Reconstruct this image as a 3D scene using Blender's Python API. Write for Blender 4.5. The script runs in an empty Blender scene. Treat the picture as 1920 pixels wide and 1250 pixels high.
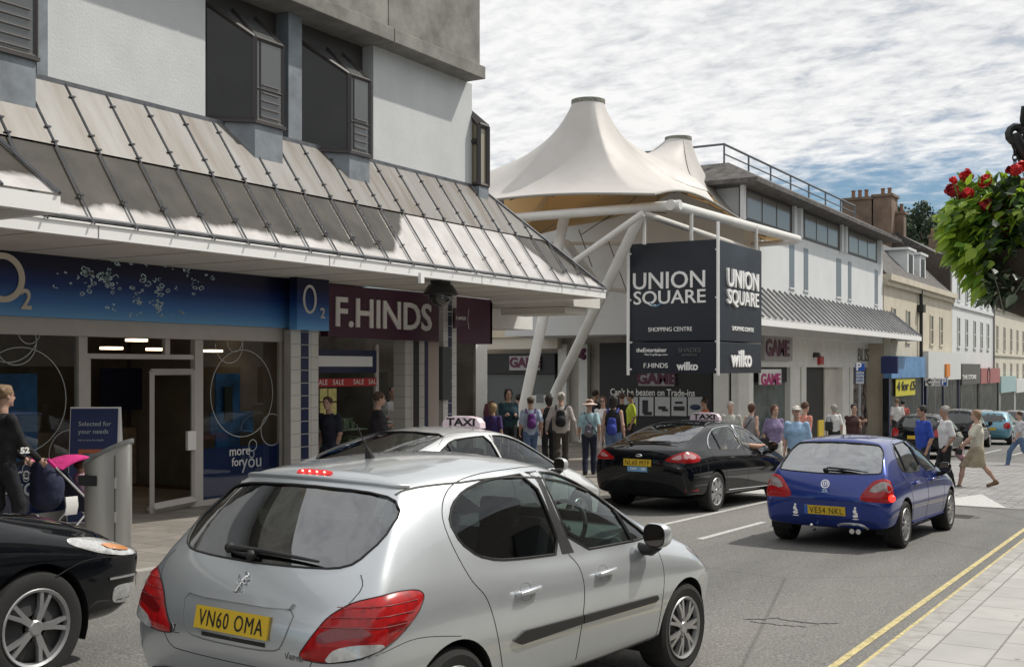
import bpy, bmesh, math, random
import numpy as np
from mathutils import Vector, Matrix, geometry
from mathutils.bvhtree import BVHTree
R = math.radians
random.seed(7); rng = np.random.default_rng(7)
S = bpy.context.scene
COL = S.collection

# ---------------------------------------------------------------- camera
FPX = 2150.0; CAMZ = 1.85; HZ = 690.0
YAW = math.atan(1284 / FPX); SN, CS = math.sin(YAW), math.cos(YAW)
SLOPE = 70 / FPX * CS                      # the street runs gently downhill
cam = bpy.data.cameras.new("camera"); camo = bpy.data.objects.new("camera", cam); COL.objects.link(camo)
cam.sensor_width = 36; cam.lens = FPX / 1920 * 36; cam.shift_y = (HZ - 625) / 1920
cam.clip_start = 0.1; cam.clip_end = 3000
camo.location = (0, 0, CAMZ); camo.rotation_euler = (R(90), 0, YAW)
S.camera = camo

# ---------------------------------------------------------------- light and sky
SUN_AZ, SUN_EL = R(38), R(52)              # azimuth from +Y (down the street) towards +X
S.view_settings.view_transform = 'Standard'; S.view_settings.look = 'None'
S.view_settings.exposure = 0.06; S.view_settings.gamma = 1
sun = bpy.data.lights.new("sun", 'SUN'); sun.energy = 3.3; sun.angle = R(1.0); sun.color = (1, .95, .86)
suno = bpy.data.objects.new("sun", sun); COL.objects.link(suno)
sd = Vector((math.sin(SUN_AZ) * math.cos(SUN_EL), math.cos(SUN_AZ) * math.cos(SUN_EL), math.sin(SUN_EL)))
suno.rotation_euler = sd.to_track_quat('Z', 'Y').to_euler(); suno.location = sd * 60
W = bpy.data.worlds.new("World"); S.world = W; W.use_nodes = True
wn = W.node_tree; wn.nodes.clear()
def N(nt, t, **kw):
    n = nt.nodes.new(t)
    for k, v in kw.items():
        if k == 'inp':
            for a, b in v.items(): n.inputs[a].default_value = b
        else: setattr(n, k, v)
    return n
def ramp(nt, stops, interp='LINEAR'):
    r = N(nt, 'ShaderNodeValToRGB'); cr = r.color_ramp; cr.interpolation = interp
    while len(cr.elements) < len(stops): cr.elements.new(.5)
    for e, (p, c) in zip(cr.elements, stops):
        e.position = p; e.color = c if len(c) == 4 else (*c, 1)
    return r
def math_(nt, op, a, b=None, clamp=False):
    m = N(nt, 'ShaderNodeMath', operation=op, use_clamp=clamp)
    for i, v in enumerate((a, b)):
        if v is None: continue
        if isinstance(v, (int, float)): m.inputs[i].default_value = v
        else: nt.links.new(v, m.inputs[i])
    return m.outputs[0]
L = wn.links.new
sky = N(wn, 'ShaderNodeTexSky', sky_type='NISHITA', sun_disc=False, sun_elevation=SUN_EL, sun_rotation=SUN_AZ)
sky.air_density = 1.0; sky.dust_density = .6; sky.ozone_density = 1.4
tc = N(wn, 'ShaderNodeTexCoord'); sep = N(wn, 'ShaderNodeSeparateXYZ'); L(tc.outputs['Generated'], sep.inputs[0])
zz = math_(wn, 'MAXIMUM', sep.outputs[2], 0.0); zp = math_(wn, 'ADD', zz, .16)
cx_ = math_(wn, 'DIVIDE', sep.outputs[0], zp); cy_ = math_(wn, 'DIVIDE', sep.outputs[1], zp)
cmb = N(wn, 'ShaderNodeCombineXYZ'); L(cx_, cmb.inputs[0]); L(cy_, cmb.inputs[1])
def cloud_noise(scale, detail, rough, rot=0, sc=(1, 1, 1), loc=(0, 0, 0), dist=0.0):
    mp = N(wn, 'ShaderNodeMapping'); mp.inputs['Rotation'].default_value = (0, 0, rot); mp.inputs['Scale'].default_value = sc
    mp.inputs['Location'].default_value = loc; L(cmb.outputs[0], mp.inputs[0])
    n = N(wn, 'ShaderNodeTexNoise', inp={'Scale': scale, 'Detail': detail, 'Roughness': rough, 'Distortion': dist}); L(mp.outputs[0], n.inputs['Vector'])
    return n.outputs['Fac']
n_big = cloud_noise(.9, 3, .5, 0, (1, 1, 1), (3.1, 1.7, 0))
n_rip = cloud_noise(9.5, 4, .55, R(35), (1.0, 1.45, 1), (0, 0, 0), .35)
n_fine = cloud_noise(24, 3, .6, R(20), (1.0, 1.3, 1), (5, 0, 0), .3)
# cover: thin streaks low over the roofs, then a broad mackerel sheet
cov = ramp(wn, [(0, (.55,) * 3), (.05, (.40,) * 3), (.085, (.26,) * 3), (.135, (.33,) * 3), (.185, (.66,) * 3), (.25, (.82,) * 3), (1, (.80,) * 3)]); L(zz, cov.inputs[0])
m1 = math_(wn, 'MULTIPLY', n_big, .75); m2 = math_(wn, 'MULTIPLY', n_rip, .40)
m3 = math_(wn, 'MULTIPLY', n_fine, .14)
ms = math_(wn, 'ADD', math_(wn, 'ADD', m1, m2), m3)
dens = math_(wn, 'SUBTRACT', math_(wn, 'ADD', ms, cov.outputs[0]), 1.0)
cm = ramp(wn, [(0, (0, 0, 0)), (.30, (1, 1, 1))]); cm.color_ramp.interpolation = 'EASE'; L(dens, cm.inputs[0])
shade = math_(wn, 'ADD', math_(wn, 'ADD', math_(wn, 'MULTIPLY', n_rip, .50), math_(wn, 'MULTIPLY', n_fine, .26)), math_(wn, 'MULTIPLY', n_big, .24))
cc = ramp(wn, [(.36, (6.5, 6.7, 7.0)), (.46, (8.5, 8.55, 8.65)), (.55, (9.8, 9.8, 9.75))]); L(shade, cc.inputs[0])
mx = N(wn, 'ShaderNodeMix', data_type='RGBA'); L(cm.outputs[0], mx.inputs[0])
hsv = N(wn, 'ShaderNodeHueSaturation', inp={'Saturation': 1.3, 'Value': .78}); L(sky.outputs[0], hsv.inputs['Color'])
L(hsv.outputs[0], mx.inputs[6]); L(cc.outputs[0], mx.inputs[7])
bg = N(wn, 'ShaderNodeBackground', inp={'Strength': .094}); L(mx.outputs[2], bg.inputs['Color'])
wo = N(wn, 'ShaderNodeOutputWorld'); L(bg.outputs[0], wo.inputs[0])

# ---------------------------------------------------------------- helpers
def kx(px): return (px - 960) / FPX
def rz(y): return -SLOPE * y               # height of the road at street distance y
def atX(px, py, w):                        # point of the plane x = -w seen at a photo pixel
    k = kx(px); d = w / (SN - CS * k)
    return Vector((-w, d * (CS + SN * k), CAMZ + (HZ - py) / FPX * d))
def atY(px, py, y):
    k = kx(px); d = y / (CS + SN * k)
    return Vector((-d * (SN - CS * k), y, CAMZ + (HZ - py) / FPX * d))
def atD(px, py, d):
    k = kx(px)
    return Vector((-d * (SN - CS * k), d * (CS + SN * k), CAMZ + (HZ - py) / FPX * d))
def YX(px, w): return atX(px, HZ, w).y
def WY(px, y): return -atY(px, HZ, y).x

MATS = {}
def mat(name, col, rough=.6, metal=0.0, var=0.0, vscale=3.0, bump=0.0, bscale=60.0, coat=0.0, spec=.5, emit=0, alpha=1, col2=None, stretch=(1, 1, 1), trans=0):
    if name in MATS: return MATS[name]
    m = bpy.data.materials.new(name); m.use_nodes = True; nt = m.node_tree; b = nt.nodes['Principled BSDF']
    b.inputs['Base Color'].default_value = (*col, 1); b.inputs['Roughness'].default_value = rough
    b.inputs['Metallic'].default_value = metal; b.inputs['Coat Weight'].default_value = coat
    b.inputs['Coat Roughness'].default_value = .04
    b.inputs['Specular IOR Level'].default_value = spec; b.inputs['Alpha'].default_value = alpha
    b.inputs['Transmission Weight'].default_value = trans
    if emit: b.inputs['Emission Color'].default_value = (*col, 1); b.inputs['Emission Strength'].default_value = emit
    if var or bump or col2:
        t = N(nt, 'ShaderNodeTexCoord'); mp = N(nt, 'ShaderNodeMapping'); mp.inputs['Scale'].default_value = stretch
        nt.links.new(t.outputs['Object'], mp.inputs[0])
    if var or col2:
        n = N(nt, 'ShaderNodeTexNoise', inp={'Scale': vscale, 'Detail': 6, 'Roughness': .62}); nt.links.new(mp.outputs[0], n.inputs['Vector'])
        c2 = col2 if col2 else tuple(max(0, c * (1 - var)) for c in col)
        c1 = col if col2 else tuple(min(1, c * (1 + var)) for c in col)
        r = ramp(nt, [(.32, c2), (.68, c1)]); nt.links.new(n.outputs['Fac'], r.inputs[0]); nt.links.new(r.outputs[0], b.inputs['Base Color'])
        rr = N(nt, 'ShaderNodeMapRange', inp={'From Min': .3, 'From Max': .7, 'To Min': min(1, rough * 1.15), 'To Max': rough * .85}); nt.links.new(n.outputs['Fac'], rr.inputs[0]); nt.links.new(rr.outputs[0], b.inputs['Roughness'])
    if bump:
        n2 = N(nt, 'ShaderNodeTexNoise', inp={'Scale': bscale, 'Detail': 4, 'Roughness': .6}); nt.links.new(mp.outputs[0], n2.inputs['Vector'])
        bp = N(nt, 'ShaderNodeBump', inp={'Strength': bump, 'Distance': .02}); nt.links.new(n2.outputs['Fac'], bp.inputs['Height']); nt.links.new(bp.outputs[0], b.inputs['Normal'])
    MATS[name] = m; return m
def glass(name, tint=(.6, .68, .66), rough=.02, clear=.6, ior=1.62):
    """see-through pane: tinted transparency under a mirror-like fresnel skin"""
    if name in MATS: return MATS[name]
    m = bpy.data.materials.new(name); m.use_nodes = True; nt = m.node_tree; nt.nodes.clear()
    o = N(nt, 'ShaderNodeOutputMaterial'); tr = N(nt, 'ShaderNodeBsdfTransparent', inp={'Color': (*[c * clear for c in tint], 1)})
    gl = N(nt, 'ShaderNodeBsdfGlossy', inp={'Color': (.95, .97, 1, 1), 'Roughness': rough}); fr = N(nt, 'ShaderNodeFresnel', inp={'IOR': ior})
    ge = N(nt, 'ShaderNodeNewGeometry'); bk = math_(nt, 'SUBTRACT', 1.0, ge.outputs['Backfacing'])
    f2 = math_(nt, 'MULTIPLY', fr.outputs[0], bk)
    mx = N(nt, 'ShaderNodeMixShader'); nt.links.new(f2, mx.inputs[0]); nt.links.new(tr.outputs[0], mx.inputs[1]); nt.links.new(gl.outputs[0], mx.inputs[2])
    nt.links.new(mx.outputs[0], o.inputs[0]); MATS[name] = m; return m

def tag(o, label=None, cat=None, group=None, kind=None):
    for k, v in (('label', label), ('category', cat), ('group', group), ('kind', kind)):
        if v: o[k] = v
    return o
def empty(name, loc=(0, 0, 0), rz_=0, label=None, cat=None, group=None):
    o = bpy.data.objects.new(name, None); o.empty_display_size = .2; COL.objects.link(o); o.location = loc; o.rotation_euler = (0, 0, rz_)
    return tag(o, label, cat, group)
def worldloc(p):
    v = Vector((0, 0, 0))
    while p: v += p.location; p = p.parent
    return v
def link(name, me, parent=None, mats=(), smooth=None, local=False):
    if parent is not None and not local: 
        off = worldloc(parent)
        if off.length: me.transform(Matrix.Translation(-off))
    o = bpy.data.objects.new(name, me); COL.objects.link(o)
    if mats:
        me.materials.clear()
        for m in (mats if isinstance(mats, (list, tuple)) else [mats]): me.materials.append(m)
    if smooth is not None:
        me.polygons.foreach_set('use_smooth', [True] * len(me.polygons)); me.set_sharp_from_angle(angle=R(smooth))
    if parent is not None: o.parent = parent
    return o
class MB:
    def __init__(s): s.v = []; s.f = []; s.m = []
    def add(s, vs, fs, mi=0):
        n = len(s.v); s.v += [tuple(v) for v in vs]; s.f += [tuple(i + n for i in f) for f in fs]; s.m += [mi] * len(fs); return s
    def box(s, a, b, mi=0):
        x0, x1 = sorted((a[0], b[0])); y0, y1 = sorted((a[1], b[1])); z0, z1 = sorted((a[2], b[2]))
        v = [(x, y, z) for z in (z0, z1) for y in (y0, y1) for x in (x0, x1)]
        return s.add(v, [(0, 2, 3, 1), (4, 5, 7, 6), (0, 1, 5, 4), (2, 6, 7, 3), (0, 4, 6, 2), (1, 3, 7, 5)], mi)
    def obox(s, c, sx, sy, sz, rot=0, mi=0, tilt=None):
        M = Matrix.Translation(Vector(c)) @ Matrix.Rotation(rot, 4, 'Z')
        if tilt is not None: M = M @ Matrix.Rotation(tilt[0], 4, tilt[1])
        v = [M @ Vector((x * sx / 2, y * sy / 2, z * sz / 2)) for z in (-1, 1) for y in (-1, 1) for x in (-1, 1)]
        return s.add(v, [(0, 2, 3, 1), (4, 5, 7, 6), (0, 1, 5, 4), (2, 6, 7, 3), (0, 4, 6, 2), (1, 3, 7, 5)], mi)
    def tube(s, pts, r, n=8, mi=0, cap=True):
        pts = [Vector(p) for p in pts]; rs = r if isinstance(r, (list, tuple)) else [r] * len(pts)
        rings = []; up = Vector((0, 0, 1)); prev = None
        for i, p in enumerate(pts):
            t = (pts[min(i + 1, len(pts) - 1)] - pts[max(i - 1, 0)])
            if t.length < 1e-9: t = Vector((0, 0, 1))
            t.normalize()
            if prev is None: a = t.cross(up) if abs(t.dot(up)) < .95 else t.cross(Vector((0, 1, 0)))
            else: a = prev - t * prev.dot(t)
            a.normalize(); prev = a; b = t.cross(a)
            rings.append([p + (a * math.cos(2 * math.pi * k / n) + b * math.sin(2 * math.pi * k / n)) * rs[i] for k in range(n)])
        v = [q for rg in rings for q in rg]; f = []
        for i in range(len(pts) - 1):
            for k in range(n): f.append((i * n + k, i * n + (k + 1) % n, (i + 1) * n + (k + 1) % n, (i + 1) * n + k))
        if cap: f.append(tuple(range(n))[::-1]); f.append(tuple((len(pts) - 1) * n + k for k in range(n)))
        return s.add(v, f, mi)
    def prism(s, poly, axis, a, b, mi=0):
        """poly: 2-D outline, extruded along axis ('x': (y,z), 'y': (x,z), 'z': (x,y)) from a to b"""
        def P(u, w, t): return {'x': (t, u, w), 'y': (u, t, w), 'z': (u, w, t)}[axis]
        n = len(poly); v = [P(u, w, a) for u, w in poly] + [P(u, w, b) for u, w in poly]
        f = [tuple(range(n)), tuple(range(2 * n - 1, n - 1, -1))] + [(i, n + i, n + (i + 1) % n, (i + 1) % n) for i in range(n)]
        return s.add(v, f, mi)
    def quad(s, a, b, c, d, mi=0): return s.add([a, b, c, d], [(0, 1, 2, 3)], mi)
    def sheet(s, rows, thick, mi=0):
        """grid of points made into a slab of the given thickness (offset vector)"""
        nr, nc = len(rows), len(rows[0]); t = Vector(thick)
        v = [Vector(p) for r in rows for p in r] + [Vector(p) + t for r in rows for p in r]; f = []; o = nr * nc
        for i in range(nr - 1):
            for j in range(nc - 1):
                a, b, c, d = i * nc + j, i * nc + j + 1, (i + 1) * nc + j + 1, (i + 1) * nc + j
                f += [(a, b, c, d), (o + d, o + c, o + b, o + a)]
        ring = [(0, j) for j in range(nc)] + [(i, nc - 1) for i in range(1, nr)] + [(nr - 1, j) for j in range(nc - 2, -1, -1)] + [(i, 0) for i in range(nr - 2, 0, -1)]
        ids = [i * nc + j for i, j in ring]
        for q in range(len(ids)):
            a, b = ids[q], ids[(q + 1) % len(ids)]; f.append((b, a, o + a, o + b))
        return s.add(v, f, mi)
    def ell(s, c, r, n=12, m=8, mi=0, M=None):
        v = []; f = []
        for i in range(m + 1):
            th = math.pi * i / m
            for k in range(n):
                ph = 2 * math.pi * k / n; q = Vector((r[0] * math.sin(th) * math.cos(ph), r[1] * math.sin(th) * math.sin(ph), r[2] * math.cos(th)))
                if M is not None: q = M @ q
                v.append(Vector(c) + q)
        for i in range(m):
            for k in range(n): f.append((i * n + k, (i + 1) * n + k, (i + 1) * n + (k + 1) % n, i * n + (k + 1) % n))
        return s.add(v, f, mi)
    def lathe(s, prof, c=(0, 0, 0), axis='z', n=24, mi=0, closed=False):
        v = []; f = []; c = Vector(c)
        for r_, h in prof:
            for k in range(n):
                a = 2 * math.pi * k / n; u, w = r_ * math.cos(a), r_ * math.sin(a)
                v.append(c + Vector({'z': (u, w, h), 'x': (h, u, w), 'y': (u, h, w)}[axis]))
        m = len(prof)
        for i in range(m - 1 + (1 if closed else 0)):
            for k in range(n): f.append((i * n + k, i * n + (k + 1) % n, ((i + 1) % m) * n + (k + 1) % n, ((i + 1) % m) * n + k))
        return s.add(v, f, mi)
    def mesh(s, name, fix=True):
        me = bpy.data.meshes.new(name); me.from_pydata(s.v, [], s.f); 
        me.polygons.foreach_set('material_index', s.m)
        if fix:
            bm = bmesh.new(); bm.from_mesh(me); bmesh.ops.recalc_face_normals(bm, faces=bm.faces); bm.to_mesh(me); bm.free()
        me.update(); return me
    def build(s, name, mats, parent=None, smooth=None, bevel=0, local=False, fix=True):
        me = s.mesh(name, fix)
        if bevel:
            bm = bmesh.new(); bm.from_mesh(me)
            es = [e for e in bm.edges if len(e.link_faces) == 2 and e.calc_face_angle(0) > .6]
            bmesh.ops.bevel(bm, geom=es, offset=bevel, segments=2, affect='EDGES', profile=.6); bm.to_mesh(me); bm.free()
        return link(name, me, parent, mats, smooth, local)
def struct(name, mb, m, **kw): return tag(mb.build(name, m, **kw), kind='structure')
_txt = {}
def text_mesh(s, size=1, ext=.01, sx=1, bold=0, align='CENTER', spacing=1):
    cu = bpy.data.curves.new('t', 'FONT'); cu.body = s; cu.size = size; cu.extrude = ext; cu.align_x = align; cu.align_y = 'CENTER'; cu.offset = bold; cu.space_character = spacing; cu.resolution_u = 3
    o = bpy.data.objects.new('t', cu); COL.objects.link(o); dg = bpy.context.evaluated_depsgraph_get()
    me = bpy.data.meshes.new_from_object(o.evaluated_get(dg)); bpy.data.objects.remove(o); bpy.data.curves.remove(cu)
    if sx != 1: me.transform(Matrix.Diagonal((sx, 1, 1, 1)))
    return me
def frame(pos, xdir, zdir=(0, 0, 1)):
    """matrix whose local x runs along xdir (reading direction), local y along zdir, local z out of the face"""
    x = Vector(xdir).normalized(); y = Vector(zdir); y = (y - x * y.dot(x)).normalized(); z = x.cross(y)
    M = Matrix((x, y, z)).transposed().to_4x4(); M.translation = Vector(pos); return M
def text(s, pos, xdir, size, m, parent, name='lettering', ext=.01, sx=1, bold=0, zdir=(0, 0, 1), spacing=1, align='CENTER', label=None):
    me = text_mesh(s, size, ext, sx, bold, align, spacing); me.transform(frame(pos, xdir, zdir))
    o = link(name, me, parent, m)
    if label: o['label'] = label
    return o
def srf(a, t): return tuple(a[i] + (t[i] - a[i]) for i in range(3))
def smoothstep(a, b, x):
    t = max(0, min(1, (x - a) / (b - a))); return t * t * (3 - 2 * t)
# ---------------------------------------------------------------- materials of the setting
def brick_mat(name, col, col2, mortar, bw, bh, msize=.01, rough=.8, offset=.5, var=.12, rotz=0, bump=.3, plane='xy', grime=.25, gscale=1.2):
    m = mat(name, col, rough); nt = m.node_tree; b = nt.nodes['Principled BSDF']
    t = N(nt, 'ShaderNodeTexCoord'); sp = N(nt, 'ShaderNodeSeparateXYZ'); nt.links.new(t.outputs['Object'], sp.inputs[0])
    cb = N(nt, 'ShaderNodeCombineXYZ'); i = {'x': 0, 'y': 1, 'z': 2}
    nt.links.new(sp.outputs[i[plane[0]]], cb.inputs[0]); nt.links.new(sp.outputs[i[plane[1]]], cb.inputs[1])
    mp = N(nt, 'ShaderNodeMapping'); mp.inputs['Rotation'].default_value = (0, 0, rotz); nt.links.new(cb.outputs[0], mp.inputs[0])
    br = N(nt, 'ShaderNodeTexBrick', offset=offset, inp={'Color1': (*col, 1), 'Color2': (*col2, 1), 'Mortar': (*mortar, 1), 'Scale': 1, 'Mortar Size': msize, 'Brick Width': bw, 'Row Height': bh, 'Bias': 0})
    nt.links.new(mp.outputs[0], br.inputs['Vector'])
    n = N(nt, 'ShaderNodeTexNoise', inp={'Scale': gscale, 'Detail': 7, 'Roughness': .65}); nt.links.new(t.outputs['Object'], n.inputs['Vector'])
    r = ramp(nt, [(.3, (1 - grime,) * 3), (.7, (1 + grime * .4,) * 3)]); nt.links.new(n.outputs['Fac'], r.inputs[0])
    mu = N(nt, 'ShaderNodeMix', data_type='RGBA', blend_type='MULTIPLY'); mu.inputs[0].default_value = 1
    nt.links.new(br.outputs['Color'], mu.inputs[6]); nt.links.new(r.outputs[0], mu.inputs[7]); nt.links.new(mu.outputs[2], b.inputs['Base Color'])
    if 'paving' in name:
        vo = N(nt, 'ShaderNodeTexVoronoi', inp={'Scale': 3.2, 'Randomness': 1}); nt.links.new(t.outputs['Object'], vo.inputs['Vector']); rg = ramp(nt, [(.055, (.35, .35, .35)), (.075, (1, 1, 1))]); nt.links.new(vo.outputs['Distance'], rg.inputs[0])
        mg = N(nt, 'ShaderNodeMix', data_type='RGBA', blend_type='MULTIPLY'); mg.inputs[0].default_value = .8; nt.links.new(mu.outputs[2], mg.inputs[6]); nt.links.new(rg.outputs[0], mg.inputs[7]); nt.links.new(mg.outputs[2], b.inputs['Base Color'])
    bp = N(nt, 'ShaderNodeBump', inp={'Strength': bump, 'Distance': .01}); bp.invert = True; nt.links.new(br.outputs['Fac'], bp.inputs['Height']); nt.links.new(bp.outputs[0], b.inputs['Normal'])
    return m
M_asph = mat('asphalt', (.115, .113, .108), .85); 
def _asph(m):
    nt = m.node_tree; b = nt.nodes['Principled BSDF']; t = N(nt, 'ShaderNodeTexCoord')
    a = N(nt, 'ShaderNodeTexNoise', inp={'Scale': 55, 'Detail': 5, 'Roughness': .7}); c = N(nt, 'ShaderNodeTexNoise', inp={'Scale': .5, 'Detail': 6, 'Roughness': .6})
    mp = N(nt, 'ShaderNodeMapping'); mp.inputs['Scale'].default_value = (1, .16, 1); nt.links.new(t.outputs['Object'], mp.inputs[0]); nt.links.new(mp.outputs[0], c.inputs['Vector'])
    nt.links.new(t.outputs['Object'], a.inputs['Vector'])
    v = N(nt, 'ShaderNodeTexVoronoi', feature='DISTANCE_TO_EDGE', inp={'Scale': .32, 'Randomness': 1}); wv = N(nt, 'ShaderNodeTexNoise', inp={'Scale': 1.8, 'Detail': 6})
    ad = N(nt, 'ShaderNodeMix', data_type='RGBA', inp={0: .35}); nt.links.new(t.outputs['Object'], ad.inputs[6]); nt.links.new(wv.outputs['Color'], ad.inputs[7]); nt.links.new(ad.outputs[2], v.inputs['Vector'])
    r1 = ramp(nt, [(.34, (.075, .074, .071)), (.5, (.16, .157, .15)), (.68, (.29, .285, .27))]); nt.links.new(a.outputs['Fac'], r1.inputs[0])
    r2 = ramp(nt, [(.28, (.60, .61, .62)), (.5, (.95, .95, .94)), (.72, (1.22, 1.20, 1.17))]); nt.links.new(c.outputs['Fac'], r2.inputs[0])
    r3 = ramp(nt, [(0, (.45, .45, .45)), (.0016, (1, 1, 1))]); nt.links.new(v.outputs['Distance'], r3.inputs[0])
    m1 = N(nt, 'ShaderNodeMix', data_type='RGBA', blend_type='MULTIPLY', inp={0: 1}); nt.links.new(r1.outputs[0], m1.inputs[6]); nt.links.new(r2.outputs[0], m1.inputs[7])
    m2 = N(nt, 'ShaderNodeMix', data_type='RGBA', blend_type='MULTIPLY', inp={0: .7}); nt.links.new(m1.outputs[2], m2.inputs[6]); nt.links.new(r3.outputs[0], m2.inputs[7])
    nt.links.new(m2.outputs[2], b.inputs['Base Color'])
    bp = N(nt, 'ShaderNodeBump', inp={'Strength': .35, 'Distance': .01}); nt.links.new(a.outputs['Fac'], bp.inputs['Height']); nt.links.new(bp.outputs[0], b.inputs['Normal'])
_asph(M_asph)
M_slab = brick_mat('paving_slabs', (.29, .265, .235), (.235, .215, .19), (.10, .095, .09), .62, .45, .008, .8, .5, grime=.38, gscale=.8)
M_slab2 = brick_mat('granite_paving', (.44, .43, .41), (.38, .375, .365), (.20, .19, .18), .60, .40, .008, .75, .5, rotz=R(90), grime=.2)
M_sett = brick_mat('block_paving', (.36, .35, .34), (.22, .22, .225), (.15, .15, .15), .40, .20, .02, .8, .5, grime=.2)
M_kerb = mat('kerb_granite', (.33, .32, .30), .8, var=.2, vscale=6, bump=.2)
M_white_paint = mat('road_paint_white', (.60, .60, .58), .7, col2=(.36, .36, .35), vscale=22)
M_yellow = mat('road_paint_yellow', (.50, .42, .20), .7, var=.4, vscale=22)
M_conc = mat('concrete', (.215, .208, .19), .85, var=.28, vscale=2.0, bump=.3, bscale=40)
M_concd = mat('concrete_grey', (.20, .20, .19), .85, var=.2, vscale=2)
M_render = mat('painted_render', (.56, .575, .58), .75, var=.06, vscale=1.1, bump=.25, bscale=30)
M_lead = mat('lead_blue', (.20, .225, .25), .6, var=.25, vscale=3)
M_frame_dk = mat('dark_frame', (.050, .044, .043), .5)
M_dkgl = mat('dark_window_glass', (.012, .013, .014), .06, spec=.45, var=.3, vscale=1.3)
M_cream = mat('cream_panel', (.60, .52, .40), .7, var=.08, vscale=1.5)
M_white = mat('white_paint', (.74, .74, .71), .55, var=.07, vscale=1.6)
M_soffit = mat('soffit_white', (.64, .62, .57), .7, var=.08, vscale=1.2)
M_alu = mat('painted_aluminium', (.52, .49, .46), .45, var=.05, vscale=3)
M_tile = brick_mat('white_tiles', (.66, .65, .61), (.62, .61, .58), (.40, .39, .37), .25, .21, .006, .25, 0, plane='yz', grime=.08)
M_tilex = brick_mat('white_tiles_side', (.66, .65, .61), (.62, .61, .58), (.30, .29, .28), .21, .21, .012, .25, 0, plane='xz', grime=.08)
M_navy = mat('navy', (.016, .024, .075), .35)
M_black = mat('black', (.012, .012, .013), .5)
M_dark = mat('dark_interior', (.035, .032, .030), .8, var=.4, vscale=2)
M_bar = mat('glazing_bar', (.13, .135, .145), .4, metal=.5, var=.3, vscale=5)
M_wht_lit = mat('sign_white', (.85, .85, .84), .5)
M_shopglass = glass('shop_glass', (.74, .80, .78), .01, .86)
M_steel = mat('brushed_steel', (.50, .49, .47), .38, metal=.75, var=.1, vscale=3, stretch=(1, 1, .15))
M_slate = mat('slate', (.085, .078, .075), .8, var=.45, vscale=3.5, bump=.5, bscale=18, stretch=(1, 1, 1))

# ---------------------------------------------------------------- ground, road, pavements
def strip(x0, x1, y0, y1, off=0, n=1):
    mb = MB(); mb.quad((x0, y0, rz(y0) + off), (x1, y0, rz(y0) + off), (x1, y1, rz(y1) + off), (x0, y1, rz(y1) + off)); return mb
struct('road', strip(-400, 400, -60, 1200, 0), M_asph)
KX = -8.65                                  # kerb of the far pavement
def slab(x0, x1, y0, y1, z0, z1):           # sloping slab between heights z0 and z1 over the road
    mb = MB(); v = [(x, y, rz(y) + z) for z in (z0, z1) for y in (y0, y1) for x in (x0, x1)]
    return mb.add(v, [(0, 2, 3, 1), (4, 5, 7, 6), (0, 1, 5, 4), (2, 6, 7, 3), (0, 4, 6, 2), (1, 3, 7, 5)])
struct('pavement_far_side', slab(-60, KX - .15, -20, 180, -.3, .12), M_slab)
kb = MB()
for i in range(130):
    y0 = 2 + i * .92; q = slab(KX - .147, KX, y0, y0 + .912, -.3, .124); kb.add(q.v, q.f)
struct('kerb_far_side', kb, M_kerb)
NX = -1.88
struct('pavement_near_side', slab(NX + .15, 5, -6, 160, -.3, .11), M_slab2)
kb = MB()
for i in range(130):
    y0 = -2 + i * .92; q = slab(NX, NX + .147, y0, y0 + .912, -.3, .114); kb.add(q.v, q.f)
struct('kerb_near_side', kb, M_kerb)
ms_ = MB()
def mark(x0, x1, y0, y1): q = strip(x0, x1, y0, y1, .004); ms_.add(q.v, q.f)
mark(-6.74, -6.64, 11.5, 27.5)                 # edge of the taxi bay
for y0 in (14.2, 18.0, 44, 50, 56, 62, 70): mark(-5.66, -5.56, y0, y0 + 2.6)
mark(-8.5, -8.4, 8.0, 12.5)
for y0 in (40, 52): mark(-6.7, -6.6, y0, y0 + 9)
struct('road_markings_white', ms_, M_white_paint)
my = MB()
for xa in (-2.17, -2.0):
    q = strip(xa - .03, xa + .03, -2, 21.5, .004); my.add(q.v, q.f)
    q = strip(xa - .045, xa + .045, 40, 150, .004); my.add(q.v, q.f)
struct('road_markings_yellow', my, M_yellow)
def groundpatch(name, x0, x1, y0, y1, m, seed):
    rq = random.Random(seed); n = 26; pts = []
    for i in range(n):
        t = i / n * 4; s_ = int(t); u = t - s_; px_, py_ = ((x0 + (x1 - x0) * u, y0), (x1, y0 + (y1 - y0) * u), (x1 - (x1 - x0) * u, y1), (x0, y1 - (y1 - y0) * u))[s_]; px_ += rq.uniform(-.02, .02); py_ += rq.uniform(-.03, .03); pts.append((px_, py_, rz(py_) + .002))
    q_ = MB(); q_.add(pts, [tuple(range(n))]); struct(name, q_, m)
M_patch = mat('asphalt_patch', (.10, .098, .095), .9, var=.35, vscale=9, bump=.4, bscale=60)
groundpatch('road_patch', -4.9, -4.2, 18.6, 21.2, M_patch, 5)
def crack(pts, w=.012, seed=1):
    rq = random.Random(seed); q_ = MB(); P_l = []
    for (xa, ya_), (xb_, yb_) in zip(pts, pts[1:]):
        for i in range(8): t = i / 8; P_l.append((xa + (xb_ - xa) * t + rq.gauss(0, .02), ya_ + (yb_ - ya_) * t + rq.gauss(0, .02)))
    for (xa, ya_), (xb_, yb_) in zip(P_l, P_l[1:]): q_.quad((xa, ya_ - w, rz(ya_) + .003), (xb_, yb_ - w, rz(yb_) + .003), (xb_, yb_ + w, rz(yb_) + .003), (xa, ya_ + w, rz(ya_) + .003))
    struct('road_crack', q_, M_black, fix=True)
_k = [( -3.30, 9.25), (-3.05, 9.45), (-2.75, 9.42), (-2.55, 9.6)]
crack(_k); crack([(-3.2, 9.2), (-2.9, 9.22), (-2.7, 9.3)], .008, 3)
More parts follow.
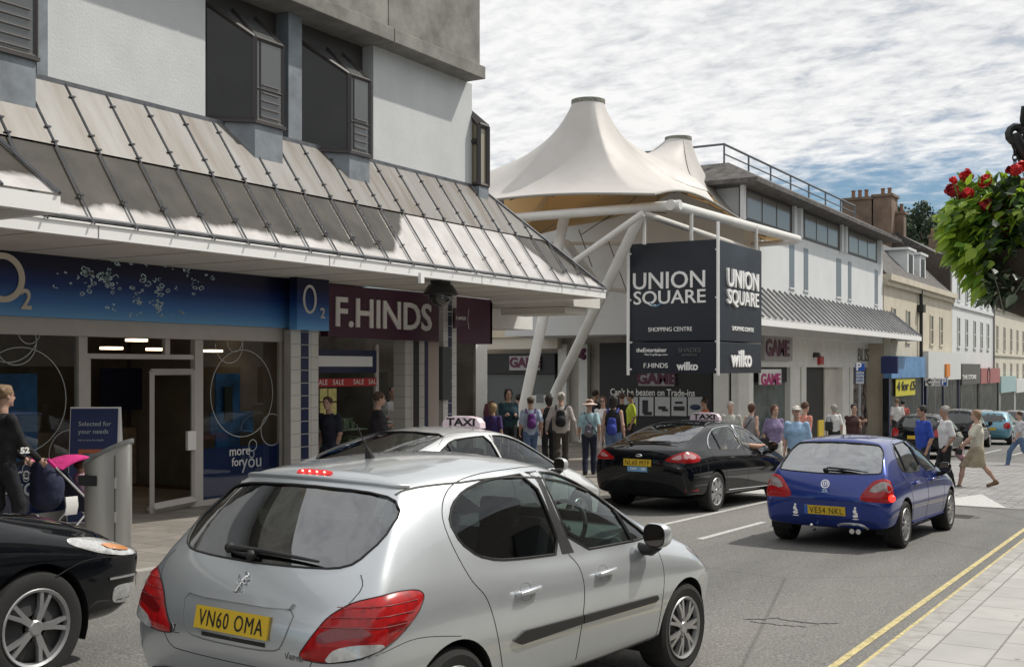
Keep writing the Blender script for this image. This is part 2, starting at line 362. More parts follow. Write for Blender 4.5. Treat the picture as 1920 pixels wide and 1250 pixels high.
for (gx_, gy_) in ((-6.0, 22.6), (-3.3, 19.6)):
    q_ = MB(); q_.lathe([(0, .004), (.30, .004), (.32, .002), (.32, -.02)], (gx_, gy_, rz(gy_) + .003), n=24)
    for i in range(5): q_.box((gx_ - .2, gy_ - .2 + i * .1 - .012, rz(gy_) + .004), (gx_ + .2, gy_ - .2 + i * .1 + .012, rz(gy_) + .012))
    o_ = q_.build('manhole_cover', mat('cast_iron', (.06, .055, .05), .6, var=.3, vscale=20)); tag(o_, 'round iron manhole cover ' + ('in the taxi bay edge ahead of the black taxi' if gx_ < -5 else 'in the road beyond the dark blue hatchback'), 'manhole cover')
# raised, block-paved crossing with its ramp arrows
cr = MB(); X0, X1 = KX, NX
ya, yb, yc, yd = 21.6, 24.0, 36.0, 38.2
for (p, q, h0, h1) in ((ya, yb, .006, .06), (yb, yc, .06, .06), (yc, yd, .06, .006)):
    cr.quad((X0, p, rz(p) + h0), (X1, p, rz(p) + h0), (X1, q, rz(q) + h1), (X0, q, rz(q) + h1))
struct('paved_crossing', cr, M_sett)
tri = MB()
for cx0 in (-3.6, -5.3, -7.2):
    for (y0, h0, y1, h1, s) in ((ya + .05, .012, yb - .1, .064, 1),):
        tri.add([(cx0 - .75, y0, rz(y0) + h0), (cx0 + .75, y0, rz(y0) + h0), (cx0, y1, rz(y1) + h1)], [(0, 1, 2)])
struct('ramp_triangles', tri, M_white_paint)

# ---------------------------------------------------------------- near building (upper floors, bays, canopy)
WU = 11.4; WS = 12.9; WG = 10.2; ZR, ZG = 5.16, 3.42
nb = empty('arcade_building', (-WU, 10, rz(10)), label='large pale rendered building with concrete parapet and glazed canopy above the phone shop', cat='building')
yA, yB, yC, yE = YX(385, WU), YX(567, WU), YX(700, WU), YX(885, WU)
yL = YX(88, WU)
wall = MB()
for a_, b_ in (((-WU, yL, 3.42), (-WU - .35, yA, 7.05)), ((-WU, yC, 3.42), (-WU - .35, yE, 7.05)), ((-WU, -6, 3.42), (-WU - .35, 5.9, 7.05)), ((-WU - .36, yE - .3, 3.42), (-WU - 9, yE - .05, 7.02))): wall = MB(); wall.box(a_, b_); wall.build('wall', M_render, nb)
for a_, b_ in ((5.9, yL), (yA, yC)): rec = MB(); rec.box((-WU - .22, a_, 3.42), (-WU - .4, b_, 7.05)); rec.build('recessed_wall', M_frame_dk, nb)
y0, y1 = YX(541, WU - .02), YX(566, WU - .02)
pil = MB(); pil.box((-WU + .02, y0, 4.3), (-WU - .5, y1, 7.04)); pil.build('pilaster', M_lead, nb); y0 = YX(66, WU - .02)
pil = MB(); pil.box((-WU + .02, y0 + .02, 4.9), (-WU - .5, yL - .003, 7.04)); pil.build('pilaster', M_lead, nb)
core = MB(); core.box((-WU - .72, -6, 3.42), (-WU - 9, yE - .06, 8.2)); core.build('core', M_dark, nb)
# concrete parapet: drip lip, tall fascia panels
PW = WU - .28
for i, (y0, y1) in enumerate(((-6, 1.2), (1.22, 6.8), (6.82, 11.1), (11.12, 14.75), (14.77, YX(893, WU - .2)))):
    p = MB(); p.box((-PW, y0, 7.32), (-WU - .6, y1, 8.5)); p.prism([(-PW + .12, 7.05), (-PW + .12, 7.27), (-PW + .0, 7.325), (-WU - .6, 7.325), (-WU - .6, 7.05)], 'y', y0, y1)
    p.build('parapet_panel', M_conc, nb, bevel=.012)
def bay(y0, y1, y2, w_out, zb, zt, parent):
    """prow-shaped bay: from the wall at y0 out to w_out at y1, along to y2, then back"""
    xo, xi = -w_out, -WU - .30; zsl = zt + .55; b = MB(); t = .036
    def fr(a, c, th=t): b.tube([a, c], th, 4)
    A0, B0, C0, D0 = (xi, y0), (xo, y1), (xo, y2), (xi, y2 + .02)
    for z in (zb, zt):
        for p, q in ((A0, B0), (B0, C0), (C0, D0)):
            if z == zt and p == A0: continue
            fr((*p, z), (*q, z))
    fr((*A0, zb), (*A0, zsl)); fr((*B0, zb), (*B0, zt), .045); fr((*C0, zb), (*C0, zt)); fr((*A0, zsl), (*B0, zt)); fr((*B0, zt), (xi, y1 + .15, zsl)); fr((*C0, zt), (*D0, zsl)); fr((xo, y1 + .10, zb), (xo, y1 + .10, zt), .02)
    fr((xo, y1, (zt + zb) / 2 - .12), (xo, y2, (zt + zb) / 2 - .12), .02)
    fo = b.build('bay_window', M_frame_dk, parent)
    g = MB(); g.quad((*A0, zb), (*B0, zb), (*B0, zt), (*A0, zsl)); g.build('side_pane', M_dkgl, fo)
    g = MB(); g.quad((*B0, zb), (*C0, zb), (*C0, zt), (*B0, zt)); g.quad((*C0, zb), (*D0, zb), (*D0, zsl), (*C0, zt)); g.build('front_pane', mat('sky_lit_front_glass', (.06, .065, .068), .08, spec=1), fo)  # front pane base lightened for the sky it would reflect
    g = MB(); g.quad((*B0, zt), (*C0, zt), (*D0, zsl), (xi, y1 + .15, zsl)); g.add([(*A0, zsl), (*B0, zt), (xi, y1 + .15, zsl)], [(0, 1, 2)]); g.build('sloping_pane', mat('grey_roof_glass', (.13, .135, .135), .12, spec=.9), fo)
    g = MB()
    for i in range(5): g.box((xo + .03, y1 + .13, zb + .06 + i * .11), (xo + .012, y2 - .07, zb + .072 + i * .11))
    if y2 - y1 < 2: g.build('louvre', mat('louvre_grey', (.17, .16, .155), .5), fo)
    lo = ZG + (w_out - WG) / (WU - WG) * (ZR - ZG) + .03
    for p, q, nm in ((A0, B0, 'side'), (B0, C0, 'front')):
        g = MB(); zq = lambda v: lo + (0 if v[0] == xo else .38)
        g.add([(*p, zb - .04), (*q, zb - .04), (*q, zq(q)), (*p, zq(p))], [(0, 1, 2, 3)]); g.build('apron', M_lead, fo)
    sl = MB(); sl.prism([(A0[0], A0[1] - .04), (xo + .04, y1 - .03), (xo + .04, y2 + .03), (xi, y2 + .03)], 'z', zb - .045, zb - .005); sl.build('sill', M_frame_dk, fo)
    return fo
wB = 11.08
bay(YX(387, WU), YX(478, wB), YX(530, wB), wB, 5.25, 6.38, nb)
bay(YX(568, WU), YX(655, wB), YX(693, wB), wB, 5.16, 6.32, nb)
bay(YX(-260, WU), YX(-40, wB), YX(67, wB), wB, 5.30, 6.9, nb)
# corner bay at the far end
cbm = MB(); bx0, bx1, by0, by1 = -WU + .14, -WU - 1.2, yE + .01, yE + .32
cf = MB()
for a, c in (((bx0, by0, 5.2), (bx0, by0, 6.3)), ((bx0, by0, 6.3), (bx1 + .8, by0, 6.9)), ((bx0, by1, 5.2), (bx0, by1, 6.3)), ((bx0, by0, 5.2), (bx1, by0, 5.2)), ((bx0, by0, 5.2), (bx0, by1, 5.2)), ((bx0, by0, 6.3), (bx0, by1, 6.3)), ((bx0, by1, 6.3), (bx1 + .5, by1, 7.0)), ((bx0, by0, 6.0), (bx1, by0, 6.0))): cf.tube([a, c], .05, 4)
fo = cf.build('bay_window', M_frame_dk, nb)
g = MB(); g.prism([(bx0 - .02, 5.2), (bx0 - .02, 6.3), (bx1 + .5, 6.98), (bx1, 6.98), (bx1, 5.2)], 'y', by0 + .03, by1 - .02); g.build('pane', mat('beige_blind_glass', (.30, .27, .20), .12, spec=.7), fo)
g = MB(); g.box((bx0 + .02, by0 - .02, 4.35), (bx1, by1, 5.17)); g.build('apron', M_lead, fo)

# glazed canopy
CY0, CY1, CE = 6.85, 17.9, 20.75
can = MB(); can.box((-WG + .0, CY0, ZG - .17), (-WG - .10, CE, ZG - .012)); can.box((-WG - .10, CE - .1, ZG - .17), (-WS - 1.4, CE, ZG - .012))
can.box((-WG + .02, CY0, ZG - .03), (-WG, CE, ZG - .01))
cano = can.build('canopy', M_wht_lit, nb); 
for yj in (8.35, 12.2, 16.1, 18.9):
    j = MB(); j.box((-WG + .004, yj, ZG - .165), (-WG - .01, yj + .012, ZG - .035)); j.build('gutter_joint', M_concd, cano)
sf = MB(); sf.box((-WG - .10, CY0, ZG - .10), (-WS + .02, CE - .1, ZG - .06)); sfo = sf.build('soffit', M_soffit, nb)
for i in range(14):
    j = MB(); yy = 4.4 + i * 1.2; j.box((-WG - .12, yy, ZG - .104), (-WS + .03, yy + .012, ZG - .099)); j.build('soffit_joint', M_concd, sfo)
def cpt(w, y): return Vector((-w, y, ZG + (w - WG) / (WU - WG) * (ZR - ZG)))
# the glass: brown lower panes, a pale sky reflection painted in along the gutter, weathered opaque panes above
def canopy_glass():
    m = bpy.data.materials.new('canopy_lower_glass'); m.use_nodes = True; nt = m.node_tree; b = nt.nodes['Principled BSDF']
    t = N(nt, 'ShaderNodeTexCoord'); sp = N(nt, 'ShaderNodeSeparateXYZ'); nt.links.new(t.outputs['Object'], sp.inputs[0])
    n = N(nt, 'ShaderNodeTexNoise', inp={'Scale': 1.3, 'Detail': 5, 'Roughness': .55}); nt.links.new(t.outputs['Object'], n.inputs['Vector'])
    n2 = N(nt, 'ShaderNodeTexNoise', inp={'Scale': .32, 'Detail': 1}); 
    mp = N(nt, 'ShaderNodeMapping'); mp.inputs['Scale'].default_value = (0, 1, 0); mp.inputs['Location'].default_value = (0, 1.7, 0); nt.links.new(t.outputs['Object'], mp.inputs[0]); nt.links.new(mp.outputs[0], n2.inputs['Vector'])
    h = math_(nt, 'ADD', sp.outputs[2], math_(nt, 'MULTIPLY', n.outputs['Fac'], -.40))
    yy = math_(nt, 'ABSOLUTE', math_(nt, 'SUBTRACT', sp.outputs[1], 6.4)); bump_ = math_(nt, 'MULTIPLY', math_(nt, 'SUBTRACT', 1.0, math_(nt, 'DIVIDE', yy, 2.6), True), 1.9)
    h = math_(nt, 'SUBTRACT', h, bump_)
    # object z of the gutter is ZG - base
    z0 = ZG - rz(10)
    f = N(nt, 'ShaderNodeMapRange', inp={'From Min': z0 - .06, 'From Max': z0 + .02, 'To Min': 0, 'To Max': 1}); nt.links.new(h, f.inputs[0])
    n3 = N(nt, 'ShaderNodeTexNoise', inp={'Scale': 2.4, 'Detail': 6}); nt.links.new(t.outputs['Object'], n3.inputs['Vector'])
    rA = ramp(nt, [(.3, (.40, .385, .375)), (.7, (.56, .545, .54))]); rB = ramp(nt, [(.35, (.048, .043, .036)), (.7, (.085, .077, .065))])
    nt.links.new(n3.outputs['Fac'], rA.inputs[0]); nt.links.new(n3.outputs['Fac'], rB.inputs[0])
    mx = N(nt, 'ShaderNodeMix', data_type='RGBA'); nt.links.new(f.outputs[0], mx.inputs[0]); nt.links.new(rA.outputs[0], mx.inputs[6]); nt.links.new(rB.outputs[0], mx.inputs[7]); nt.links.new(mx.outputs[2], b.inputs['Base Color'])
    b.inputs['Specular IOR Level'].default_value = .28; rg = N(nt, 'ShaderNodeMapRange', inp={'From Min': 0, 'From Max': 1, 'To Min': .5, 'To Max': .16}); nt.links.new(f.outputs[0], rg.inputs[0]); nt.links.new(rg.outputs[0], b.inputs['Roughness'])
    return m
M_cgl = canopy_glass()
def canopy_top():
    m = bpy.data.materials.new('canopy_upper_panel'); m.use_nodes = True; nt = m.node_tree; b = nt.nodes['Principled BSDF']
    t = N(nt, 'ShaderNodeTexCoord'); mp = N(nt, 'ShaderNodeMapping'); mp.inputs['Scale'].default_value = (.5, 3.2, .5); nt.links.new(t.outputs['Object'], mp.inputs[0])
    n = N(nt, 'ShaderNodeTexNoise', inp={'Scale': 1.1, 'Detail': 7, 'Roughness': .6}); nt.links.new(mp.outputs[0], n.inputs['Vector'])
    r = ramp(nt, [(.28, (.085, .056, .036)), (.40, (.130, .108, .086)), (.52, (.165, .156, .145)), (.72, (.225, .224, .222))]); nt.links.new(n.outputs['Fac'], r.inputs[0]); nt.links.new(r.outputs[0], b.inputs['Base Color'])
    b.inputs['Roughness'].default_value = .4; return m
M_ctop = canopy_top()
M_silver_clip = mat('clip', (.10, .10, .11), .5)
WM = WG + (WU - WG) * .50
lo = MB(); up = MB()
for i in range(24):
    pass
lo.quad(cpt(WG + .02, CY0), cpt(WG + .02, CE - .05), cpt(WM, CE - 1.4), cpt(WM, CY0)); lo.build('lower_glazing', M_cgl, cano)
up.quad(cpt(WM, CY0) + Vector((.01, 0, .02)), cpt(WM, CE - 1.45) + Vector((.01, 0, .02)), cpt(WU + .02, CY1) + Vector((.01, 0, .02)), cpt(WU + .02, CY0) + Vector((.01, 0, .02))); up.build('upper_glazing', M_ctop, cano)
fl = MB()
for i in range(1): fl.box((-WU + .03, CY0, ZR - .01), (-WU - .02, CY1, ZR + .05))
fl.build('flashing', M_bar, cano)
ys = YX(139, WU) - .62 * 4
i = 0
while True:
    yb_ = ys + i * .585; i += 1
    if yb_ > CE - .1: break
    if yb_ < CY0: continue
    wt = WU if yb_ < CY1 else WG + (WU - WG) * max(.03, (CE - yb_) / (CE - CY1))
    b = MB(); n_ = Vector((math.sin(R(55)), 0, math.cos(R(55)))) * .028
    b.tube([cpt(WG - .03, yb_) + n_, cpt(wt, yb_) + n_], .014, 4)
    for q in (.16, .52, .62, .9):
        w = WG + (WU - WG) * q
        if w < wt: b.box(cpt(w, yb_) + n_ + Vector((-.008, -.035, .0)), cpt(w, yb_) + n_ + Vector((.018, .035, .02)))
    b.build('glazing_bar', M_bar, cano)
hp = MB(); A = cpt(WU, CY1); B = cpt(WG, CE); C = Vector((-WU - 1.4, CE, ZG)); D = Vector((-WU - 1.4, CY1 + .2, ZR))
hp.quad(A, B, C, D); hp.build('hip_glazing', mat('hip_glass', (.20, .20, .20), .3), cano)
b = MB(); b.tube([A + Vector((0, 0, .04)), B + Vector((0, 0, .04))], .03, 5); b.build('glazing_bar', M_bar, cano)
b = MB(); b.tube([cpt(WG, CY0) + Vector((0, 0, .03)), cpt(WG, CE) + Vector((0, 0, .03))], .022, 4); b.build('edge_rail', M_bar, cano)
# the nearer canopy stands further out over the pavement
WN = 8.85; c2 = MB(); c2.box((-WN, -4, ZG - .17), (-WN - .1, CY0 - .02, ZG - .012)); c2.box((-WN - .1, CY0 - .10, ZG - .17), (-WG + .03, CY0 - .02, ZG - .012))
c2o = c2.build('canopy', M_wht_lit, nb)
def cp2(w, y): return Vector((-w, y, ZG + (w - WN) / (WU - WN) * (ZR - ZG) * .98))
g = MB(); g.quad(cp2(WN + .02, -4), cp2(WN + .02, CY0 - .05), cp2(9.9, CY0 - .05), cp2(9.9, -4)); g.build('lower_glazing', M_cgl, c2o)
g = MB(); g.quad(cp2(9.88, -4) + Vector((0, 0, .02)), cp2(9.88, CY0 - .05) + Vector((0, 0, .02)), cp2(WU, CY0 - .05) + Vector((0, 0, .02)), cp2(WU, -4) + Vector((0, 0, .02))); g.build('upper_glazing', M_ctop, c2o)
for i in range(12):
    b = MB(); yy = CY0 - .05 - i * .585; b.tube([cp2(WN - .03, yy) + Vector((0, 0, .03)), cp2(WU, yy) + Vector((0, 0, .03))], .02, 4); b.build('glazing_bar', M_bar, c2o)
sf = MB(); sf.box((-WN - .1, -4, ZG - .10), (-WS + .02, CY0 - .1, ZG - .06)); sf.build('soffit', M_soffit, c2o)

# ---------------------------------------------------------------- phone shop front
ps = empty('phone_shop', (-WS, 10, rz(10) + .12), label='phone shop front with long blue gradient fascia and glazed open doorway', cat='shop front')
def fascia_mat(name, z0, z1, cols):
    m = bpy.data.materials.new(name); m.use_nodes = True; nt = m.node_tree; b = nt.nodes['Principled BSDF']
    t = N(nt, 'ShaderNodeTexCoord'); sp = N(nt, 'ShaderNodeSeparateXYZ'); nt.links.new(t.outputs['Generated'], sp.inputs[0])
    r = ramp(nt, cols); nt.links.new(sp.outputs[2], r.inputs[0]); nt.links.new(r.outputs[0], b.inputs['Base Color']); b.inputs['Roughness'].default_value = .3
    return m
M_o2 = fascia_mat('blue_gradient', 0, 1, [(0, (.17, .44, .80)), (.22, (.065, .22, .56)), (.5, (.014, .045, .20)), (.74, (.007, .010, .045)), (1, (.005, .006, .018))])
FZ0, FZ1 = 2.51, ZG - .06
y1f = YX(552, WS); f = MB(); f.box((-WS + .12, -4, FZ0), (-WS - .1, y1f, FZ1)); fas = f.build('fascia', M_o2, ps)
M_cream_l = mat('letter_cream', (.72, .66, .55), .5); M_slv = mat('letter_silver', (.62, .62, .62), .4)
fx = -WS + .125
def ring(cy, cz, ry, rz2, th, x, m, parent, name='lettering', n=40):
    mb = MB(); v = []
    for i in range(n):
        a = 2 * math.pi * i / n; c_, s_ = math.cos(a), math.sin(a)
        for (e, d) in ((0, 0), (th, 0), (th, .012), (0, .012)): v.append((x + d, cy + (ry - e) * c_, cz + (rz2 - e * .9) * s_))
    f = []
    for i in range(n):
        for k in range(4): f.append((i * 4 + k, i * 4 + (k + 1) % 4, ((i + 1) % n) * 4 + (k + 1) % 4, ((i + 1) % n) * 4 + k))
    mb.add(v, f); return mb.build(name, m, parent, smooth=40)
o_c = atX(14, 521, WS - .12); ring(o_c.y - .07, o_c.z, .31, .31, .085, fx, M_cream_l, fas)
p = atX(48, 563, WS - .12); text('2', (fx + .006, p.y, p.z), (0, 1, 0), .36, M_cream_l, fas, sx=.9, bold=.006)
# blue hanging panel on the pillar
WP = 12.45
ya_, yb_ = YX(557, WP), YX(617, WP); z0, z1 = atX(590, 619, WP).z, atX(590, 516, WP).z
hp = MB(); hp.box((-WP, ya_, z0), (-WP - .16, yb_, z1)); hpo = hp.build('end_sign', M_o2, ps)
p = atX(580, 561, WP); ring(p.y, p.z, .165, .235, .045, -WP + .004, M_slv, hpo)
p = atX(604, 588, WP); text('2', (-WP + .008, p.y, p.z), (0, 1, 0), .24, M_slv, hpo, bold=.003)
# printed water bubbles on the fascia
rb = random.Random(3); M_bub = mat('bubble_print', (.50, .66, .80), .4, var=.5, vscale=9); bub = MB()
def bubble(cx, cy, r, part=False):
    p = atX(cx, cy, WS - .12); rr = r * .0068; n = 12; v = []; a0 = rb.random() * 6.28
    an = 2 * math.pi * (.55 if part else 1)
    for i in range(n + 1):
        a = a0 + an * i / n
        e = .010 + .008 * abs(math.sin(a * 1.5))
        sq = .75 + .25 * math.sin(a * 2 + a0)
        for q in (0, 1): v.append((fx + .002, p.y + math.cos(a) * (rr - e * q) * 1.25, p.z + math.sin(a) * (rr - e * q) * sq))
    bub.add(v, [(2 * i, 2 * i + 1, 2 * i + 3, 2 * i + 2) for i in range(n)])
for cx, cy, sx_, sy_, n_ in ((172, 513, 26, 7, 26), (200, 522, 14, 6, 14), (275, 527, 14, 7, 7), (258, 560, 8, 16, 11), (293, 565, 10, 18, 16), (315, 540, 22, 12, 8), (350, 507, 8, 8, 9), (215, 492, 10, 5, 5), (398, 517, 12, 6, 4), (220, 538, 26, 9, 9), (200, 575, 20, 6, 3), (320, 590, 20, 8, 4), (250, 588, 16, 5, 4), (365, 530, 16, 20, 8), (150, 530, 38, 18, 12), (300, 490, 60, 12, 14)):
    for _ in range(n_): bubble(rb.gauss(cx, sx_ * .6), min(606, max(470 + cx * .08, rb.gauss(cy, sy_ * .6))), rb.uniform(2, 6.5), rb.random() < .5)
bub.build('bubble_graphic', M_bub, fas, fix=False)
# shop front framing
zp0 = rz(12) + .12
def zpv(y): return rz(y) + .12
hd = MB(); zh0 = 2.28
hd.box((-WS + .04, -4, zh0), (-WS - .12, YX(540, WS), FZ0 - .003)); hd.build('head_beam', M_alu, ps)
yp = [YX(148, WS), YX(164, WS), YX(366, WS), YX(381, WS), YX(528, WS), YX(540, WS)]
fm = MB()
for a, b_, zt in ((yp[0], yp[1], zh0), (yp[2], yp[3], zh0), (yp[4], yp[5], zh0)): fm.box((-WS, a, zpv(a) - .1), (-WS - .10, b_, zt - .003))
for (a, b_) in ((-4, yp[0] - .003), (yp[3] + .003, yp[4] - .003)): fm.box((-WS - .01, a, zpv(b_) - .1), (-WS - .09, b_, zpv(b_) + .13))
fm.build('frame', M_alu, ps)
fm = MB(); a, b_ = yp[1], yp[2]
zt_ = 1.98
fm.box((-WS - .02, a + .003, zt_), (-WS - .09, b_ - .003, zt_ + .07)); ym = YX(312, WS); fm.box((-WS - .022, ym, zt_ + .073), (-WS - .088, ym + .09, zh0 - .003)); 
fm.box((-WS - .02, a + .003, zpv(a) - .1), (-WS - .09, a + .07, zt_ - .003)); fm.build('door_frame', M_alu, ps)
for (a, b_) in ((-4, yp[0]), (yp[3], yp[4])):
    g = MB(); g.quad((-WS - .05, a, zpv(b_) + .12), (-WS - .05, b_, zpv(b_) + .12), (-WS - .05, b_, zh0), (-WS - .05, a, zh0)); w = g.build('window', M_shopglass, ps)
    s_ = MB(); n = 2
# swirls and slogans on the glass
M_frost = mat('frosted_vinyl', (.50, .55, .56), .6)
def swirl(cx, cy, r, seg=(0, 360), wd=.011, w=WS + .03, m=None, parent=ps):
    p = atX(cx, cy, w); rr = r * (p - atX(cx, cy + 1, w)).length; v = []; n = 40
    for i in range(n + 1):
        a = R(seg[0] + (seg[1] - seg[0]) * i / n)
        for q in (0, wd): v.append((-w, p.y + math.cos(a) * (rr - q), p.z + math.sin(a) * (rr - q)))
    mb = MB(); mb.add(v, [(2 * i, 2 * i + 1, 2 * i + 3, 2 * i + 2) for i in range(n)]); mb.build('vinyl_swirl', m or M_frost, parent, fix=False)
swirl(455, 737, 82); swirl(430, 645, 36, (180, 370)); swirl(510, 805, 30, (60, 300)); swirl(440, 640, 20, (180, 360)); swirl(520, 800, 120, (60, 160)) if False else None
swirl(40, 750, 100); swirl(30, 640, 45, (180, 380)); swirl(55, 620, 25, (170, 370)); swirl(130, 850, 45); swirl(15, 610, 70, (200, 330))
M_vnavy = mat('vinyl_blue', (.012, .035, .16), .35)
def vinyl(px0, px1, ztop, w, zbot=None):
    a, b_ = YX(px0, w), YX(px1, w); mb = MB(); zb = zpv(b_) + .13; mb.box((-w, a, zb), (-w - .004, b_, ztop)); return mb.build('vinyl_panel', M_vnavy, ps)
vinyl(381, 528, atX(455, 836, WS).z, WS + .052); vinyl(-250, 147, atX(40, 873, WS).z, WS + .052)
for cx, cy, sc in ((458, 848, 1.0), (35, 893, 1.15)):
    p = atX(cx, cy, WS + .04); text('more', (-WS - .040, p.y - .10, p.z + .03), (0, 1, 0), .21 * sc, M_wht_lit, ps, ext=.002)
    text('for', (-WS - .040, p.y - .16, p.z - .14), (0, 1, 0), .19 * sc, M_wht_lit, ps, ext=.002); text('you', (-WS - .040, p.y + .17, p.z - .15), (0, 1, 0), .31 * sc, M_frost, ps, ext=.002)
    swirl(cx + 16, cy - 14, 11, wd=.012, w=WS + .038); swirl(cx + 14, cy + 3, 7, wd=.012, w=WS + .038)
# open door leaf, half swung out
dy0 = YX(362, WS); dr = empty('glass_door', (-WS + .02, dy0, zpv(dy0)))
hinge = Vector((-WS + .0, dy0, zpv(dy0))); dl = MB(); wd_, hd_ = 1.05, 2.02
def dpt(u, h): return hinge + Vector((math.cos(R(205)) * 0, 0, 0)) + Vector((.93 * u * .25, -u * .97, h))
bpy.data.objects.remove(dr)
for a, c_ in (((0, 0), (0, hd_)), ((wd_ * .98, 0), (wd_ * .98, hd_))): dl.tube([dpt(*a), dpt(*c_)], .045, 4)
dl.tube([dpt(0, hd_), dpt(wd_, hd_)], .045, 4); dl.tube([dpt(0, .09), dpt(wd_, .09)], .075, 4)
do = dl.build('door', M_alu, ps)
g = MB(); g.quad(dpt(.03, .1), dpt(wd_ - .03, .1), dpt(wd_ - .03, hd_), dpt(.03, hd_)); g.build('pane', M_shopglass, do)
g = MB(); q = dpt(.10, 1.0); g.box(q + Vector((.02, -.09, -.14)), q + Vector((.07, .07, .14))); g.build('handle', M_wht_lit, do)
# interior
it = MB(); ID = 17.5
it.quad((-WS - .1, -4, zpv(15) + .02), (-ID, -4, zpv(15) + .02), (-ID, 15, zpv(15) + .02), (-WS - .1, 15, zpv(15) + .02)); it.build('floor', mat('carpet_brown', (.10, .055, .035), .9), ps)
it = MB(); it.box((-ID, -4, -.6), (-ID - .1, 15, 3.3)); it.box((-WS - .12, 14.75, -.6), (-ID, 14.85, 3.3)); it.build('back_wall', mat('interior_wall', (.20, .17, .14), .7, var=.3, vscale=1), ps)
it = MB(); it.quad((-WS - .1, -4, 2.75), (-ID, -4, 2.75), (-ID, 15, 2.75), (-WS - .1, 15, 2.75)); it.build('ceiling', mat('interior_ceiling', (.30, .25, .19), .7), ps)
M_lamp = mat('shop_lamp', (1, .74, .46), .5, emit=5)
for (px, py) in ((205, 655), (290, 657), (252, 640), (395, 660)):
    q = atX(px, py, 14.6); l = MB(); l.box((-14.45, q.y - .14, q.z), (-14.65, q.y + .14, q.z + .04)); l.build('ceiling_light', M_lamp, ps)
sh = MB()
for yy in (9.5, 12.5): sh.box((-16.9, yy, -.3), (-17.4, yy + 2.2, .75))
sh.build('counter', mat('counter_beige', (.30, .25, .18), .6, var=.3, vscale=4), ps)
pb = mat('poster_blue', (.03, .13, .33), .4, var=.6, vscale=2.2); pd = mat('poster_navy', (.012, .02, .07), .4, var=.4, vscale=3)
for (px0, px1, py0, py1, w, m) in ((0, 70, 700, 868, 13.15, pb), (405, 450, 700, 840, 13.25, pb), (395, 475, 770, 815, 13.2, pb), (190, 300, 690, 770, 16.8, pd), (330, 360, 760, 850, 16.5, pb)):
    a, b_ = atX(px0, py1, w), atX(px1, py0, w); q = MB(); q.box((-w, a.y, a.z), (-w - .03, b_.y, b_.z)); q.build('poster', m, ps)
q = MB(); a = atX(420, 725, 13.2); q.box((-13.18, a.y, a.z - .55), (-13.21, a.y + .17, a.z)); q.build('poster', mat('phone_picture', (.02, .03, .02), .3), ps)
# pillars
def pillar(px0, px1, w, zt, label, stripe=True, d=.14, cat='pillar', group='white tiled pillars with navy stripes'):
    a, b_ = YX(px0, w), YX(px1, w); t = empty('tiled_pillar', (-w, a, zpv(a)), label=label, cat=cat, group=group)
    q = MB(); q.box((-w, a, zpv(b_) - .2), (-w - d, b_, zt)); q.build('shaft', M_tile, t)
    if stripe:
        c0 = a + (b_ - a) * .36; c1 = a + (b_ - a) * .64
        q = MB(); q.box((-w + .004, c0, zpv(b_) - .2), (-w - .01, c1, zt)); q.build('stripe', M_navy, t)
        q = MB()
        z = -.5
        while z < zt: q.box((-w + .006, c0, z), (-w, c1, z + .012)); z += .21
        q.build('tile_joint', M_alu, t)
    return t
pillar(545, 597, WP + .2, z0 - .0, 'white tiled pillar with navy stripe between phone shop window and jeweller')

# ---------------------------------------------------------------- jeweller's
M_plum = mat('plum_fascia', (.072, .018, .046), .4, var=.15, vscale=1)
jw = empty('jeweller_shop', (-WS, 18, rz(18) + .12), label='jeweller shop front with dark plum fascia and red sale strip in window', cat='shop front')
ja, jb, jc = y1f + .8, YX(826, WS), 20.7
f = MB(); 
n = 20; pr = [(ja, 2.40)] + [(jc, 2.36)] + [(jc - (jc - ja) * i / n, ZG - .13 + .02 * math.sin(math.pi * i / n)) for i in range(n + 1)]
f.prism(pr, 'x', -WS + .05, -WS - .12); f.box((-WS + .05, jc - .08, 2.36), (-WS - 1.6, jc, ZG - .12)); jf = f.build('fascia', M_plum, jw)
p0, p1 = atX(628, 590, WS - .06), atX(808, 590, WS - .06)
me = text_mesh('F.HINDS', .72, .012, 1, .012); wdt = max(v.co.x for v in me.vertices) - min(v.co.x for v in me.vertices)
sc_ = (p1.y - p0.y) / wdt; me.transform(Matrix.Diagonal((sc_, 1, 1, 1))); me.transform(frame((-WS + .062, (p0.y + p1.y) / 2, p0.z + .03), (0, 1, 0))); link('lettering', me, jf, M_wht_lit)
yw0, yw1, zw = YX(600, WS + .3), YX(708, WS + .3), None
wj = WS + .3
a = atX(600, 655, wj); b_ = atX(706, 698, wj); ztop, zbt = a.z, b_.z
q = MB(); q.box((-wj, ja - .4, zbt), (-wj - .05, b_.y, ztop)); bo = q.build('window_banner', M_navy, jw)
q = MB(); q.box((-wj + .006, ja - .4, zbt + .11), (-wj, b_.y - .13, ztop - .11)); q.build('banner_panel', M_wht_lit, bo)
zs0, zs1 = atX(650, 724, wj).z, atX(650, 709, wj).z
q = MB(); q.box((-wj, ja - .4, zs0), (-wj - .03, b_.y, zs1)); so = q.build('sale_strip', mat('sale_red', (.42, .02, .02), .5), jw)
for i, px in enumerate((603, 634, 672, 700)): text('SALE', (-wj + .006, YX(px, wj), (zs0 + zs1) / 2), (0, 1, 0), .13, M_wht_lit, so, ext=.002, spacing=1.15)
for (px0, px1, py0, py1) in ((600, 614, 728, 752), (616, 631, 728, 752), (600, 614, 754, 790), (616, 631, 754, 790)):
    a, b_ = atX(px0, py1, wj), atX(px1, py0, wj); q = MB(); q.box((-wj, a.y, a.z), (-wj - .01, b_.y, b_.z)); q.build('price_card', mat('yellow_card', (.62, .56, .20), .6, var=.2, vscale=12), jw)
